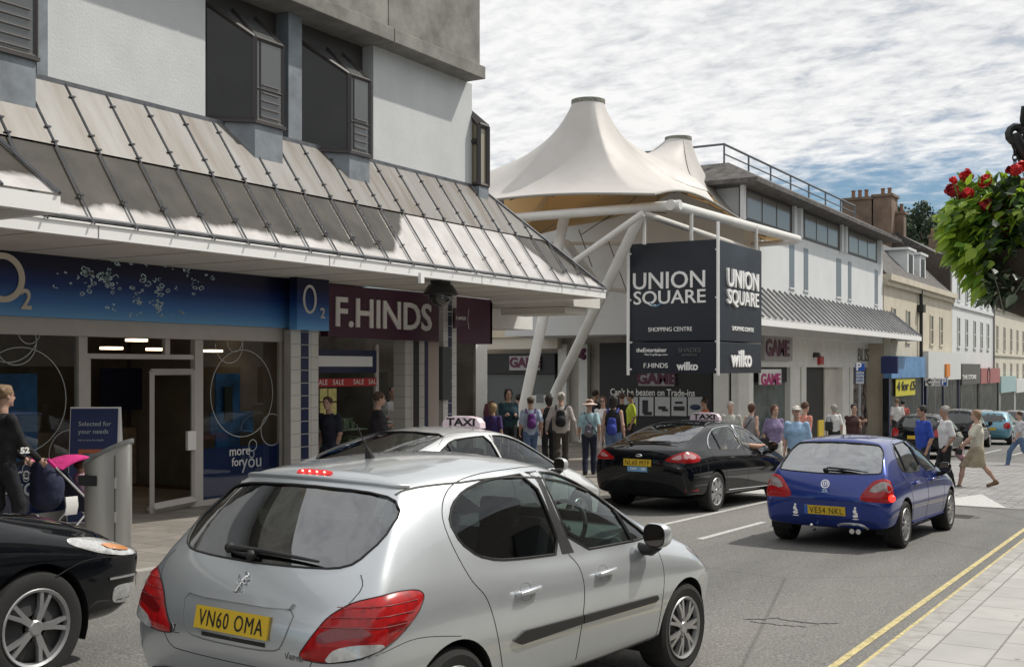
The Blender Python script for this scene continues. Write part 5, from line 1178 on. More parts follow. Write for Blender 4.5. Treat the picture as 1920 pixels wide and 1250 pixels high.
def wheel(root, x, y, r, w=.20, rim=.68, n=8, style='spoke', m=None, steer=0, z=None):
    """lathe axis = x; outer face points away from the car"""
    sg_ = 1 if x > 0 else -1; z = r if z is None else z; m = m or M_alloy
    mb = MB(); R1 = r * rim
    mb.lathe([(R1 * .35, -.02), (R1 * .93, -.05), (R1 * .97, .0), (R1, .012), (R1 * 1.03, .006), (R1 * 1.01, -.02), (R1 * .9, -w * .8), (R1 * .3, -w * .8)], axis='x', n=40)
    M1 = Matrix.Rotation(R(steer), 4, 'Z') @ (Matrix.Rotation(math.pi, 4, 'Z') if sg_ < 0 else Matrix.Identity(4))
    me = mb.mesh('wheel'); me.transform(M1); me.transform(Matrix.Translation((x, y, z)))
    wo = link('wheel', me, root, mat('wheel_well_dark', (.05, .05, .052), .6, metal=.3), 40, local=True)
    mb = MB()
    mb.lathe([(0, .005), (R1 * .17, .008), (R1 * .22, -.004), (R1 * .22, -.04), (0, -.04)], axis='x', n=20)
    mb.lathe([(R1 * .90, -.025), (R1 * .93, .004), (R1 * 1.0, .014), (R1 * 1.02, .008), (R1 * .99, -.03)], axis='x', n=40, closed=True)
    for k in range(n):
        a = 2 * math.pi * k / n
        offs = ((0, 1),) if style != 'twin' else ((-.16, 1), (.16, 1))
        for da, _ in offs:
            w0, w1 = (.105, .085) if style != 'twin' else (.075, .055)
            if style == 'petal': w0, w1 = .07, .26
            if style == 'thin': w0, w1 = .06, .05
            pts = []
            for (rr, ww, h) in ((.14, w0, .0), (.5, (w0 + w1) / 2 * (1.25 if style == 'petal' else .9), .010), (.93, w1, .002)):
                for sd_ in (-1, 1):
                    aa = a + da * (rr * .9 + .1); c_ = Vector((0, math.cos(aa), math.sin(aa))) * R1 * rr + Vector((0, -math.sin(aa), math.cos(aa))) * R1 * ww * sd_; pts.append((h, c_))
            v = [Vector((h, c_.y, c_.z)) for h, c_ in pts] + [Vector((h - .03, c_.y, c_.z)) for h, c_ in pts]
            mb.add(v, [(0, 1, 3, 2), (2, 3, 5, 4), (0, 2, 8, 6), (2, 4, 10, 8), (1, 7, 9, 3), (3, 9, 11, 5)])
    me = mb.mesh('rim'); me.transform(M1); me.transform(Matrix.Translation((x, y, z))); link('rim', me, wo, m, 35, local=True)
    mb = MB(); mb.lathe([(R1 * .99, -w * .88), (R1 * .99, -.02), (R1 * 1.03, .004), (r * .86, .016), (r * .95, .004), (r * .99, -.02), (r, -.06), (r, -w + .05), (r * .96, -w), (R1, -w * .95)], axis='x', n=44, closed=True)
    me = mb.mesh('tyre'); me.transform(M1); me.transform(Matrix.Translation((x, y, z))); link('tyre', me, wo, M_tyre, 35, local=True)
    if style in ('spoke', 'twin', 'petal'):
        mb = MB()
        for k in range(5): a = 2 * math.pi * (k + .5) / 5; mb.lathe([(0, .006), (.009, .006), (.009, -.005)], (0, math.cos(a) * R1 * .3, math.sin(a) * R1 * .3), 'x', n=6)
        me = mb.mesh('n'); me.transform(M1); me.transform(Matrix.Translation((x, y, z))); link('wheel_nut', me, wo, M_rub, local=True)
    return wo
def plate(car, s, u, v, w=.52, h=.111, view='B', m=None, blue=False, tiltfix=None, face=0, parent=None):
    p, n = car.pt(view, u, v, .006); 
    sgn = 1 if view == 'B' else -1
    n = Vector((0, n.y, n.z)).normalized(); xd = Vector((1, 0, 0)) * sgn
    p1, _ = car.pt(view, u - w * .45, v); p2, _ = car.pt(view, u + w * .45, v)
    offm = max(0, (p - p1).dot(n), (p - p2).dot(n))
    p = p + n * .004; M = frame(p, xd, n.cross(xd))
    mb = MB(); mb.box((-w / 2, -h / 2, -.012), (w / 2, h / 2, 0)); me = mb.mesh('number_plate'); me.transform(M); o = link('number_plate', me, parent or car.root, m or M_plate, local=True)
    if not s: return o, M
    me = text_mesh(s, 1, .001, 1, 0, spacing=1.15); xs = [q.co.x for q in me.vertices]; ys_ = [q.co.y for q in me.vertices]
    me.transform(Matrix.Translation((-(max(xs) + min(xs)) / 2, -(max(ys_) + min(ys_)) / 2, 0))); tw = w * (.88 if not blue else .80)
    me.transform(Matrix.Diagonal((tw / (max(xs) - min(xs)), h * .70 / (max(ys_) - min(ys_)), 1, 1))); me.transform(Matrix.Translation((.02 if blue else 0, 0, .002))); me.transform(M); link('registration', me, o, M_black, local=True)
    if blue:
        mb = MB(); mb.box((-w / 2, -h / 2, 0), (-w / 2 + .045, h / 2, .002)); me = mb.mesh('b'); me.transform(M); link('blue_band', me, o, mat('plate_blue', (.03, .12, .42), .4), local=True)
    return o, M
def seats(root, zs=.50, rear=True, x=.36, yf=.02, yr=-.72, headz=1.12):
    for sx_ in (-x, x):
        mb = MB(); mb.obox((sx_, yf + .22, zs), .48, .50, .16); mb.obox((sx_, yf - .10, zs + .34), .46, .13, .62, tilt=(R(-14), 'X')); mb.build('front_seat', M_seat, root, bevel=.04, local=True)
        mb = MB(); mb.obox((sx_, yf - .20, headz), .25, .10, .17, tilt=(R(-8), 'X')); mb.build('headrest', M_seat, root, bevel=.03, local=True)
    if rear:
        mb = MB(); mb.obox((0, yr + .2, zs), 1.2, .45, .16); mb.obox((0, yr - .10, zs + .28), 1.18, .13, .5, tilt=(R(-16), 'X')); mb.build('rear_bench', M_seat, root, bevel=.04, local=True)
        for sx_ in (-.34, .34): mb = MB(); mb.obox((sx_, yr - .17, zs + .58), .24, .08, .11); mb.build('headrest', M_seat, root, bevel=.025, local=True)
def steering(root, x=.36, y=.52, z=.93, r=.185):
    M = Matrix.Translation((x, y, z)) @ Matrix.Rotation(R(66), 4, 'X')
    mb = MB(); n = 28; mb.tube([M @ Vector((r * math.cos(2 * math.pi * k / n), r * math.sin(2 * math.pi * k / n), 0)) for k in range(n + 1)], .015, 8, cap=False)
    for a in (R(200), R(340), R(270)): mb.tube([M @ Vector((0, 0, -.03)), M @ Vector((r * math.cos(a), r * math.sin(a), 0))], .015, 6)
    mb.ell(M @ Vector((0, 0, -.03)), (.06, .05, .05), 10, 6); mb.build('steering_wheel', M_plast, root, smooth=50, local=True)
def dash(root, hw, y, z, ycowl, zc):
    mb = MB(); mb.prism([(y, z - .25), (y, z), (y + .12, z + .03), (ycowl - .05, zc), (ycowl - .05, z - .25)], 'x', -hw, hw); mb.build('dashboard', mat('dash_grey', (.11, .13, .13), .7), root, local=True)
def arch_liners(root, hw, axles, r, z):
    for ya in axles:
        for sg_ in (-1, 1):
            mb = MB(); n = 20; x0, x1 = sg_ * (hw - .30), sg_ * (hw - .035); v = []
            for x in (x0, x1):
                for k in range(n + 1): a = R(-20) + R(220) * k / n; v.append((x, ya + math.cos(a) * (r + .004), z + math.sin(a) * (r + .004)))
            mb.add(v, [(k, k + 1, n + 2 + k, n + 1 + k) for k in range(n)]); mb.add(v[:n + 1], [tuple(range(n + 1))]); mb.build('wheel_arch_liner', M_rub, root, local=True)
def handle(car, view, u, v, m, root=None, l=.19):
    p, n = car.pt(view, u, v, .0); a, _ = car.pt(view, u - l / 2, v - .004, .030); b, _ = car.pt(view, u + l / 2, v + .004, .030); c_, _ = car.pt(view, u, v, .034)
    mb = MB(); mb.tube([a - (a - p) * .0 - n * .028, a, c_, b, b - n * .028], [.010, .015, .016, .015, .010], 8); o = mb.build('door_handle', m, car.root, smooth=60, local=True)
    q = car.smooth_poly([(u - .05, v - .045), (u + .05, v - .045), (u + .05, v + .045), (u - .05, v + .045)], 2); P3 = [car.pt(view, a_, b_, .0004)[0] for a_, b_ in q]
    mb = MB(); mb.tube(P3 + [P3[0]], .0016, 4, cap=False); mb.build('handle_recess', m if m is not M_silver else mat('recess_line', (.20, .21, .22), .4), o, local=True)
    return o
def mirror(root, x, y, z, m_shell, m_base, s=1.0):
    sg_ = 1 if x > 0 else -1; x = x - sg_ * .03; Mx = Matrix.Rotation(R(10) * -sg_, 3, 'Z'); mb = MB(); n = 26; rows = []
    for (dy, k) in ((-.035, .93), (-.02, 1.0), (.01, .99), (.045, .88), (.075, .62), (.09, .25)):
        rows.append([Vector((x, y, z)) + Mx @ Vector((.092 * s * k * math.copysign(abs(math.cos(a)) ** .72, math.cos(a)), dy * s, .078 * s * k * math.copysign(abs(math.sin(a)) ** .72, math.sin(a)))) for a in [2 * math.pi * i / n for i in range(n)]])
    v = [p for r_ in rows for p in r_]; f = [(i * n + k, i * n + (k + 1) % n, (i + 1) * n + (k + 1) % n, (i + 1) * n + k) for i in range(len(rows) - 1) for k in range(n)] + [tuple(range((len(rows) - 1) * n, len(rows) * n))]
    mb.add(v, f); o = mb.build('door_mirror', m_shell, root, smooth=50, local=True)
    c_ = Vector((x, y, z)); mb = MB(); v = [c_ + Mx @ ((p_ - c_) @ Mx * .90 + Vector((0, -.001, 0))) for p_ in [(rows[0][k]) for k in range(n)]]
    mb.add([rows[0][k].lerp(c_ + Mx @ Vector((0, -.035 * s, 0)), .09) + Vector((0, -.002, 0)) for k in range(n)], [tuple(range(n))]); mb.build('mirror_glass', mat('mirror_face', (.11, .095, .085), .05, metal=.9), o, local=True)
    mb = MB(); mb.tube([(x - sg_ * .01, y + .01, z - .06 * s), (x - sg_ * .06, y + .03, z - .105 * s), (x - sg_ * .15, y + .04, z - .10 * s)], [.045 * s, .035 * s, .04 * s], 10); mb.build('mirror_foot', m_base, o, smooth=60, local=True)
    return o
def wiper(car, view, pts, parent=None, r=.009):
    P3 = [car.pt(view, u, v, .022)[0] for u, v in pts]; mb = MB(); mb.tube(P3, [r * 1.6] + [r] * (len(P3) - 2) + [r * .5], 6)
    mb.ell(P3[0], (.028, .028, .028), 10, 6); return mb.build('wiper', M_rub, parent or car.root, smooth=60, local=True)
def put(root, x, y, heading):
    root.location = (x, y, rz(y)); root.rotation_euler = (-math.atan(SLOPE) * math.cos(heading), 0, heading)

# ---------------------------------------------------------------- silver hatchback in the foreground
def silver_hatch():
    root = empty('hatchback_car', label='silver five door hatchback in the foreground with plate VN60 OMA and third brake light on', cat='car')
    P = dict(hw=.885, zb=.20, zm=.60, zs=.31, lvl=3, rw=.94, rc=.11, rb=.07, fw=.74, fb=.20,
        ry=[-1.80, -1.80, -1.86, -1.92, -1.86, -1.77, -1.58, -1.36, -1.39, -1.41], fy=[1.80, 1.80, 1.90, 1.96, 1.92, 1.86, 1.80, 1.74, 1.76, 1.78],
        st=[-1.18, -.80, -.35, .15, .50, .80, 1.05, 1.35],
        top=[(-1.60, 1.40), (-1.38, 1.45), (-.9, 1.508), (-.35, 1.525), (.05, 1.495), (.35, 1.395), (.75, 1.18), (1.06, 1.045), (1.4, .965), (1.70, .86), (1.95, .72)],
        drop=[(-1.6, .045), (-.9, .065), (.0, .065), (.6, .06), (1.0, .05), (1.9, .05)],
        railw=[(-1.6, .555), (-1.0, .585), (-.2, .600), (.3, .605), (.8, .655), (1.05, .66), (1.7, .58)],
        belt=[(-1.8, .99), (-1.27, .975), (-.4, .94), (.5, .91), (1.0, .89), (1.5, .83), (1.8, .74), (2, .68)],
        beltw=[(-1.8, .80), (-1.2, .815), (-.5, .805), (.4, .80), (1.0, .795), (1.6, .77), (1.9, .72)],
        sh=[(-1.85, .83), (-1.2, .83), (.4, .79), (1.1, .77), (1.6, .71), (1.95, .58)], crease={5: .45, 2: .5, 7: .2})
    c = Car(P, root)
    rearg = [(-1.145, 1.20), (-1.07, 1.28), (-.93, 1.343), (-.70, 1.388), (-.27, 1.405), (-.185, .950), (-.60, .965), (-.84, .982), (-1.00, 1.020), (-1.11, 1.095)]
    frontg = [(-.165, 1.405), (.04, 1.390), (.24, 1.335), (.45, 1.238), (.64, 1.118), (.88, .970), (.86, .935), (-.085, .947)]
    bk = [(0, 1.0), (.30, 1.005), (.52, 1.015), (.610, 1.045), (.668, 1.15), (.645, 1.265), (.575, 1.332), (.40, 1.357), (0, 1.368)]
    bk = bk + [(-x, z) for x, z in bk[-2:0:-1]]
    ws = [(0, 1.07), (.45, 1.06), (.64, 1.03), (.60, 1.20), (.52, 1.38), (.3, 1.41), (0, 1.42)]; ws = ws + [(-x, z) for x, z in ws[-2:0:-1]]
    for g in (rearg, frontg): c.cut_prism(c.smooth_poly(g, 1), 'x', -1.2, 1.2)
    c.cut_prism(c.smooth_poly(bk, 1), 'y', -2.3, -1.2); c.cut_prism(ws, 'y', .13, 1.3)
    ra = .345
    for ya in (-1.27, 1.27):
        for sg_ in (-1, 1): c.cut_cyl(sg_ * .56, sg_ * 1.1, ya, .30, ra)
    c.body(M_silver)
    arch_liners(root, .875, (-1.27, 1.27), ra, .30)
    for v in ('R', 'L'):
        c.patch(v, rearg, 'rear_door_glass', M_cglass_d, off=-.006, thick=0, rnd=1); c.patch(v, frontg, 'front_door_glass', M_cglass, off=-.006, thick=0, rnd=1)
        for g in (rearg, frontg): q = c.smooth_poly(g, 1); c.line(v, q + [q[0]], 'window_seal', M_rub, r=.008, off=-.001)
        c.patch(v, [(-.287, 1.410), (-.148, 1.410), (-.070, .943), (-.200, .946)], 'door_pillar_trim', M_plast, off=.002, rnd=0)
        c.line(v, [(-.215, 1.41), (-.135, .95)], 'shut_line')
        c.line(v, [(.60, 1.14), (.66, .94)], 'quarter_light_bar', M_plast, r=.014)
        # door shuts
        c.line(v, c.curve([(-.26, 1.435), (-.70, 1.420), (-1.00, 1.370), (-1.16, 1.26), (-1.185, 1.12), (-1.12, .93), (-1.03, .83), (-.985, .74), (-.93, .60), (-.86, .42), (-.80, .26)]))
        c.line(v, c.curve([(-.135, .94), (-.075, .87), (-.065, .75), (-.09, .55), (-.12, .27)]))
        c.line(v, c.curve([(-.26, 1.435), (.05, 1.420), (.30, 1.345), (.62, 1.175), (.92, .96)]))
        c.line(v, c.curve([(.92, .945), (.94, .87), (.93, .70), (.90, .40), (.88, .27)]))
        c.line(v, [(-.9, .30), (-.3, .27), (.4, .27), (.9, .29)], 'sill_line')
        c.patch(v, [(-.80, .565), (-.70, .60), (-.095, .592), (-.095, .545), (-.72, .530)], 'side_moulding', M_plast, off=.014, thick=.016, rnd=0)
        c.patch(v, [(-.085, .592), (.82, .585), (.84, .56), (.80, .545), (-.085, .545)], 'side_moulding', M_plast, off=.014, thick=.016, rnd=0)
    for u in (-.66, .18): handle(c, 'R', u, .80, M_silver)
    for u in (-.66, .18): handle(c, 'L', u, .80, M_silver)
    c.patch('B', bk, 'rear_window', M_cglass_r, off=-.006, thick=0, sp=.06); q = c.smooth_poly(bk, 1); c.line('B', q + [q[0]], 'window_seal', M_rub, r=.006, off=.001, sp=.02)
    c.patch('F', ws, 'windscreen', M_cglass, off=-.006, thick=0, sp=.06)
    # tail lamps, wrapped round the corners
    lamp = [(-1.06, .612), (-1.00, .71), (-.92, .815), (-.80, .89), (-.62, .925), (-.50, .92), (-.46, .89), (-.50, .81), (-.62, .705), (-.78, .645), (-.93, .607)]
    clr = [(-.93, .612), (-.89, .675), (-.80, .705), (-.69, .712), (-.67, .695), (-.78, .648)]
    for v in ('RB', 'LB'):
        o = c.patch(v, lamp, 'tail_lamp', M_redl, off=.004, thick=.02, sp=.035, rnd=2, dome=.016)
        c.patch(v, clr, 'reversing_lens', M_clear, off=.021, thick=.006, sp=.03, rnd=2, parent=o)
        q = c.smooth_poly(lamp, 2); c.line(v, q + [q[0]], 'lamp_seal', M_rub, r=.004, off=.003, parent=o)
        for dz in (.0, .045, .09): c.line(v, [(-.95 + dz * .9, .765 + dz), (-.54 + dz * .3, .785 + dz)], 'lamp_rib', M_redd, r=.0022, off=.021, parent=o)
        q = c.smooth_poly([(-.96, .735), (-.86, .775), (-.56, .80), (-.58, .765), (-.80, .735), (-.96, .69)], 2); c.patch(v, q, 'inner_lens', M_redd, off=.0212, thick=.004, sp=.04, rnd=0, parent=o)
    # rear end: tailgate, plate recess, bumper
    tg = [(-.665, 1.0), (-.70, .93), (-.60, .77), (-.535, .62), (-.48, .545), (-.38, .53), (0, .525), (.38, .53), (.48, .545), (.535, .62), (.60, .77), (.70, .93), (.665, 1.0)]
    c.line('B', c.curve(tg, 4), 'tailgate_shut', r=.0035)
    rc = [(-.40, .83), (.40, .83), (.385, .68), (.33, .60), (-.33, .60), (-.385, .68)]
    c.line('B', c.smooth_poly([(-.40, .845), (.40, .845), (.36, .69), (.31, .615), (-.31, .615), (-.36, .69)], 2) + [], 'plate_recess_line', mat('recess_shadow', (.16, .17, .18), .5), r=.005)
    c.patch('B', [(-.38, .855), (.38, .855), (.36, .815), (-.36, .815)], 'plate_lamp_bar', M_silver, off=.018, thick=.02, rnd=1, sp=.06)
    plate(c, 'VN60 OMA', 0, .725)
    o = c.patch('B', [(-.215, .655), (.235, .655), (.235, .635), (-.215, .635)], 'plate_strip', M_rub, off=.004, rnd=0)
    c.patch('B', [(-.76, .38), (-.55, .42), (.55, .42), (.76, .38), (.72, .26), (-.72, .26)], 'bumper_trim', M_gtrim, off=.006, thick=.01, sp=.06)
    for v in ('RB', 'LB'): c.patch(v, [(-.96, .385), (-.30, .36), (-.30, .27), (-.96, .27)], 'bumper_trim', M_gtrim, off=.006, thick=.01, sp=.05, rnd=0)
    for v in ('RB', 'LB'): c.line(v, c.curve([(-1.09, .62), (-.90, .615), (-.70, .66), (-.50, .70), (-.26, .66)]), 'bumper_shut', r=.003)
    # badge: a small rampant animal of chrome strokes, model lettering
    mb = MB(); B0 = (0, .905)
    for st_ in (((-.012, .035), (.006, .042), (.018, .034), (.014, .022)), ((.010, .030), (-.004, .012), (-.012, -.012), (-.020, -.035)), ((.0, .018), (.022, .014), (.030, .020)), ((-.002, .004), (.018, -.002), (.026, .003)), ((-.010, -.010), (.008, -.018), (.004, -.040), (.014, -.043)), ((-.014, -.008), (-.032, .0), (-.030, .020), (-.038, .028)), ((-.020, -.035), (-.032, -.042))):
        P3 = [c.pt('B', B0[0] + u * 1.15, B0[1] + v_ * 1.15, .006)[0] for u, v_ in st_]; mb.tube(P3, .0065, 6)
    mb.build('badge', M_chrome, root, smooth=60, local=True)
    for s_, u, w_ in (('Verve', .42, .11), ('207', -.46, .10)):
        p, n_ = c.pt('B', u, .615 if u > 0 else .64, .003); me = text_mesh(s_, .05, .002, 1.0, .001); me.transform(frame(p, (1, 0, 0), (0, .1, 1))); link('model_lettering', me, root, M_chrome, local=True)
    # spoiler edge and third brake light, aerial, roof strips
    c.line('B', c.curve([(-.56, 1.378), (-.40, 1.394), (0, 1.402), (.40, 1.394), (.56, 1.378)]), 'spoiler_lip', M_silver, r=.016, off=.004, sides=8)
    o = c.patch('B', [(-.12, 1.436), (.12, 1.436), (.12, 1.414), (-.12, 1.414)], 'high_brake_light', mat('brake_lens', (.5, .01, .01), .3, emit=.5), off=.010, thick=.02, rnd=1, sp=.03)
    for i in range(4): p, n_ = c.pt('B', -.08 + i * .053, 1.425, .013); mb = MB(); mb.ell(p, (.008, .004, .005), 8, 6); mb.build('brake_diode', mat('diode', (1, .25, .2), .3, emit=6), o, local=True)
    for sg_ in (-1, 1): c.line('T', [(sg_ * .565, -1.40), (sg_ * .60, -.9), (sg_ * .615, -.3), (sg_ * .62, .1), (sg_ * .63, .35)], 'roof_strip', M_rub, r=.008, off=-.002)
    p, n_ = c.pt('T', 0, -.98); mb = MB(); mb.tube([p + Vector((0, .02, -.01)), p + Vector((0, 0, .035)), p + Vector((0, -.012, .06))], [.032, .018, .008], 10); mb.tube([p + Vector((0, -.008, .05)), p + Vector((0, -.10, .19))], [.005, .003], 6); mb.build('aerial', M_rub, root, smooth=60, local=True)
    wiper(c, 'B', [(-.02, 1.02), (-.12, 1.022), (-.22, 1.035)]); wiper(c, 'B', [(-.20, 1.04), (.05, 1.045), (.42, 1.028)], r=.013)
    M_mir = mat('mirror_brown_chrome', (.30, .27, .24), .12, metal=.8)
    mirror(root, .97, .70, .985, M_silver, M_plast); mirror(root, -.97, .70, .985, M_silver, M_plast)
    for x in (-1, 1):
        for ya in (-1.27, 1.27): wheel(root, x * .85, ya, .305, .19, .67, 7, 'twin', steer=(-3 if ya > 0 else 0))
    seats(root, .48, x=.34, headz=1.16); steering(root, .34, .50, 1.0); dash(root, .68, .55, .95, 1.0, 1.0)
    mb = MB(); mb.ell((-.02, .40, 1.33), (.10, .02, .035), 12, 8); mb.build('rear_view_mirror', M_rub, root, local=True)
    # head lamps and bonnet shut on the unseen front
    for v in ('RF', 'LF'): c.patch(v, [(-1.02, .62), (-.80, .70), (-.52, .84), (-.44, .82), (-.56, .70), (-.8, .60)], 'head_lamp', M_clear, off=.005, rnd=2)
    for v in ('R', 'L'): c.line(v, c.curve([(.98, .965), (1.3, .90), (1.62, .80)]), 'bonnet_shut', r=.003)
    put(root, SH[0], SH[1], R(SH[2])); return root, c
SH = (-3.915, 6.03, -4.0)
silver_hatch()
# ---------------------------------------------------------------- the other cars
def taxi_sign(root, c, y=.1, w=.58):
    p, n = c.pt('T', 0, y); t = empty('taxi_sign', p, 0); bpy.data.objects.remove(t)
    mb = MB(); pr = [(-w / 2, 0), (-w / 2 + .01, .07), (-w / 2 + .06, .125), (-.1, .145), (.1, .145), (w / 2 - .06, .125), (w / 2 - .01, .07), (w / 2, 0)]
    mb.prism([(x, p.z + .005 + z) for x, z in pr], 'y', p.y - .06, p.y + .06); o = mb.build('taxi_sign', mat('taxi_pink', (.76, .62, .68), .35), root, bevel=.012, local=True)
    for sg_ in (-1, 1): me = text_mesh('TAXI', .125, .002, 1.55, .004); me.transform(frame((0, p.y + sg_ * .062, p.z + .072), (-sg_, 0, 0))); link('lettering', me, o, M_black, local=True)
    return o
def std_car(name, label, P, paint_, rearg, frontg, bk, ws, axles, wr, style, xt, extra, wheels_m=None, cab=True, group=None, gl=None, wn_=8, glr_=None):
    root = empty(name, label=label, cat='car', group=group); c = Car(P, root); gl = gl or M_cglass; glr = glr_ or gl
    if cab:
        for g in (rearg, frontg): c.cut_prism(c.smooth_poly(g, 1), 'x', -1.3, 1.3)
        if bk: c.cut_prism(c.smooth_poly(bk, 1), 'y', P['ry'][3] - .3, P.get('bky', -.6))
        c.cut_prism(ws, 'y', P.get('wsy', .2), 1.7)
    ra = wr + .045
    for ya in axles:
        for sg_ in (-1, 1): c.cut_cyl(sg_ * (P['hw'] - .31), sg_ * 1.3, ya, wr, ra)
    c.body(paint_); arch_liners(root, P['hw'], axles, ra, wr)
    off = -.006 if cab else .002; go = gl if cab else mat('opaque_car_glass', (.03, .035, .036), .05, spec=1)
    for v in ('R', 'L'):
        for nm, g in (('rear_door_glass', rearg), ('front_door_glass', frontg)):
            c.patch(v, g, nm, go, off=off, thick=0, rnd=1, sp=.07); q = c.smooth_poly(g, 1); c.line(v, q + [q[0]], 'window_seal', xt, r=.009, off=-.001)
    if bk: c.patch('B', bk, 'rear_window', glr if cab else go, off=off, thick=0, sp=.08); q = c.smooth_poly(bk, 1); c.line('B', q + [q[0]], 'window_seal', M_rub, r=.010, off=-.001)
    c.patch('F', ws, 'windscreen', go, off=off, thick=0, sp=.08)
    for x in (-1, 1):
        for ya in axles: wheel(root, x * (P['hw'] - .025), ya, wr, .21, .68, wn_, style, m=wheels_m)
    extra(root, c); return root, c
def blue_hatch():
    P = dict(hw=.845, zb=.17, zm=.55, zs=.27, lvl=3, rw=.92, rc=.10, rb=.06, fw=.78, fb=.15,
        ry=[-1.86, -1.86, -1.88, -1.90, -1.86, -1.80, -1.60, -1.34, -1.36, -1.38], fy=[1.78, 1.78, 1.86, 1.92, 1.90, 1.86, 1.82, 1.78, 1.80, 1.81], st=[-1.15, -.80, -.3, .15, .45, .75, 1.0, 1.35],
        top=[(-1.6, 1.30), (-1.36, 1.355), (-.9, 1.395), (-.4, 1.41), (-.05, 1.375), (.3, 1.265), (.65, 1.11), (.95, .985), (1.4, .91), (1.75, .81), (1.95, .68)],
        drop=[(-1.6, .04), (-.9, .06), (.0, .06), (.6, .05), (1.9, .04)], railw=[(-1.6, .53), (-1.0, .56), (0, .575), (.6, .63), (1.0, .65), (1.7, .58)],
        belt=[(-1.8, .93), (-1.2, .915), (.5, .875), (1.0, .85), (1.5, .79), (1.85, .68)], beltw=[(-1.8, .755), (-1.0, .785), (.6, .785), (1.2, .77), (1.9, .70)],
        sh=[(-1.9, .78), (0, .78), (1.0, .75), (1.6, .68), (1.95, .56)], crease={5: .7, 2: .4, 7: .3, 3: .2}, bky=-.9, wsy=.1)
    rearg = [(-1.22, 1.02), (-1.10, 1.21), (-.95, 1.285), (-.62, 1.305), (-.30, 1.315), (-.20, .925), (-1.14, .945)]
    frontg = [(-.235, 1.315), (-.02, 1.29), (.25, 1.185), (.62, 1.00), (.72, .915), (-.145, .915)]
    bk = [(-.66, .965), (-.60, .945), (0, .925), (.60, .945), (.66, .965), (.60, 1.20), (.53, 1.285), (.4, 1.30), (0, 1.315), (-.4, 1.30), (-.53, 1.285), (-.60, 1.20)]
    ws = [(0, 1.0), (.45, .99), (.62, .97), (.56, 1.2), (.48, 1.32), (0, 1.345), (-.48, 1.32), (-.56, 1.2), (-.62, .97), (-.45, .99)]
    def extra(root, c):
        for v in ('R', 'L'):
            c.line(v, c.curve([(-.27, 1.35), (-.80, 1.335), (-1.08, 1.26), (-1.24, 1.08), (-1.27, .95), (-1.12, .80), (-.98, .66), (-.90, .45), (-.86, .28)]))
            c.line(v, c.curve([(-.22, 1.35), (-.165, .92), (-.13, .70), (-.14, .45), (-.16, .26)])); c.line(v, c.curve([(.75, .92), (.80, .80), (.80, .5), (.78, .27)]))
            c.line(v, c.curve([(-.27, 1.35), (0, 1.33), (.3, 1.21), (.66, 1.0), (.80, .93)])); c.line(v, [(-.93, 1.30), (-1.00, .94)], 'quarter_light_bar', M_plast, r=.012)
            c.patch(v, [(-.85, .30), (.86, .30), (.86, .20), (-.85, .20)], 'sill_skirt', M_bluep, off=.025, thick=.03, sp=.12, rnd=0)
            c.line(v, [(-1.0, .775), (0, .785), (.9, .765), (1.5, .72)], 'waist_line', M_bluep, r=.006, off=-.001)
            c.patch(v, [(.96, .86), (1.04, .87), (1.04, .82), (.96, .81)], 'wing_badge', M_wht_lit, off=.004, rnd=0)
            for u in (-.75, .12): handle(c, v, u, .80, M_bluep, l=.17)
        for v in ('RB', 'LB'):
            o = c.patch(v, [(-1.06, .61), (-1.03, .70), (-.97, .78), (-.89, .865), (-.80, .89), (-.72, .885), (-.68, .85), (-.66, .63), (-.71, .60)], 'tail_lamp', M_redl, off=.004, thick=.02, sp=.045, rnd=2, dome=.01)
            c.patch(v, [(-.96, .72), (-.91, .80), (-.81, .857), (-.72, .842), (-.70, .73)], 'smoked_lens', mat('smoked_lens', (.30, .27, .27), .15, coat=1, var=.3, vscale=18), off=.0155, thick=.004, rnd=1, parent=o)
            if v == 'RB': p, n_ = c.pt(v, -.73, .66, .016); mb = MB(); mb.ell(p, (.045, .045, .045), 14, 10); mb.build('brake_bulb', M_lit, o, smooth=60, local=True)
        c.line('B', c.curve([(-.68, .93), (-.67, .86), (-.56, .66), (-.47, .60), (0, .595), (.47, .60), (.56, .66), (.67, .86), (.68, .93)]), r=.004)
        c.line('B', [(-.78, .56), (-.5, .565), (.5, .565), (.78, .56)], r=.003); c.line('B', c.curve([(-.70, .33), (-.4, .36), (.4, .36), (.70, .33)]), 'bumper_groove', r=.004)
        for v in ('RB', 'LB'): c.line(v, [(-1.0, .56), (-.75, .555), (-.5, .555), (-.38, .56)], r=.003)
        plate(c, 'VE54 NKL', 0, .475, w=.52, blue=True)
        for x in (-.38, .38):
            for (dx, dz, r_, nm) in ((0, .035, .017, 'a'), (0, -.012, .033, 'b'), (.0, -.06, .03, 'c')): pass
            mb = MB()
            for (du, dv, ru, rv) in ((0, .062, .014, .017), (-.006, .02, .022, .03), (.014, -.01, .016, .02), (0, -.035, .034, .022)):
                p, n_ = c.pt('B', x + du, .46 + dv, .002); mb.ell(p, (ru, .004, rv), 10, 6)
            p, n_ = c.pt('B', x, .385, .002); mb.ell(p, (.042, .004, .007), 8, 4); mb.build('sticker', M_wht_lit, root, local=True)
        # round badge
        p, n_ = c.pt('B', 0, .80, .004); M = frame(p, (1, 0, 0), (0, n_.z, 1)); mb = MB(); mb.lathe([(.045, -.004), (.055, -.004), (.055, .006), (.045, .006)], n=24, closed=True); mb.box((-.03, -.03, 0), (-.02, .03, .004)); mb.box((-.005, -.03, 0), (.005, .03, .004)); mb.box((.02, -.02, 0), (.03, .02, .004)); mb.box((-.03, .022, 0), (.03, .03, .004)); me = mb.mesh('badge'); me.transform(M); link('badge', me, root, M_chrome, 40, local=True)
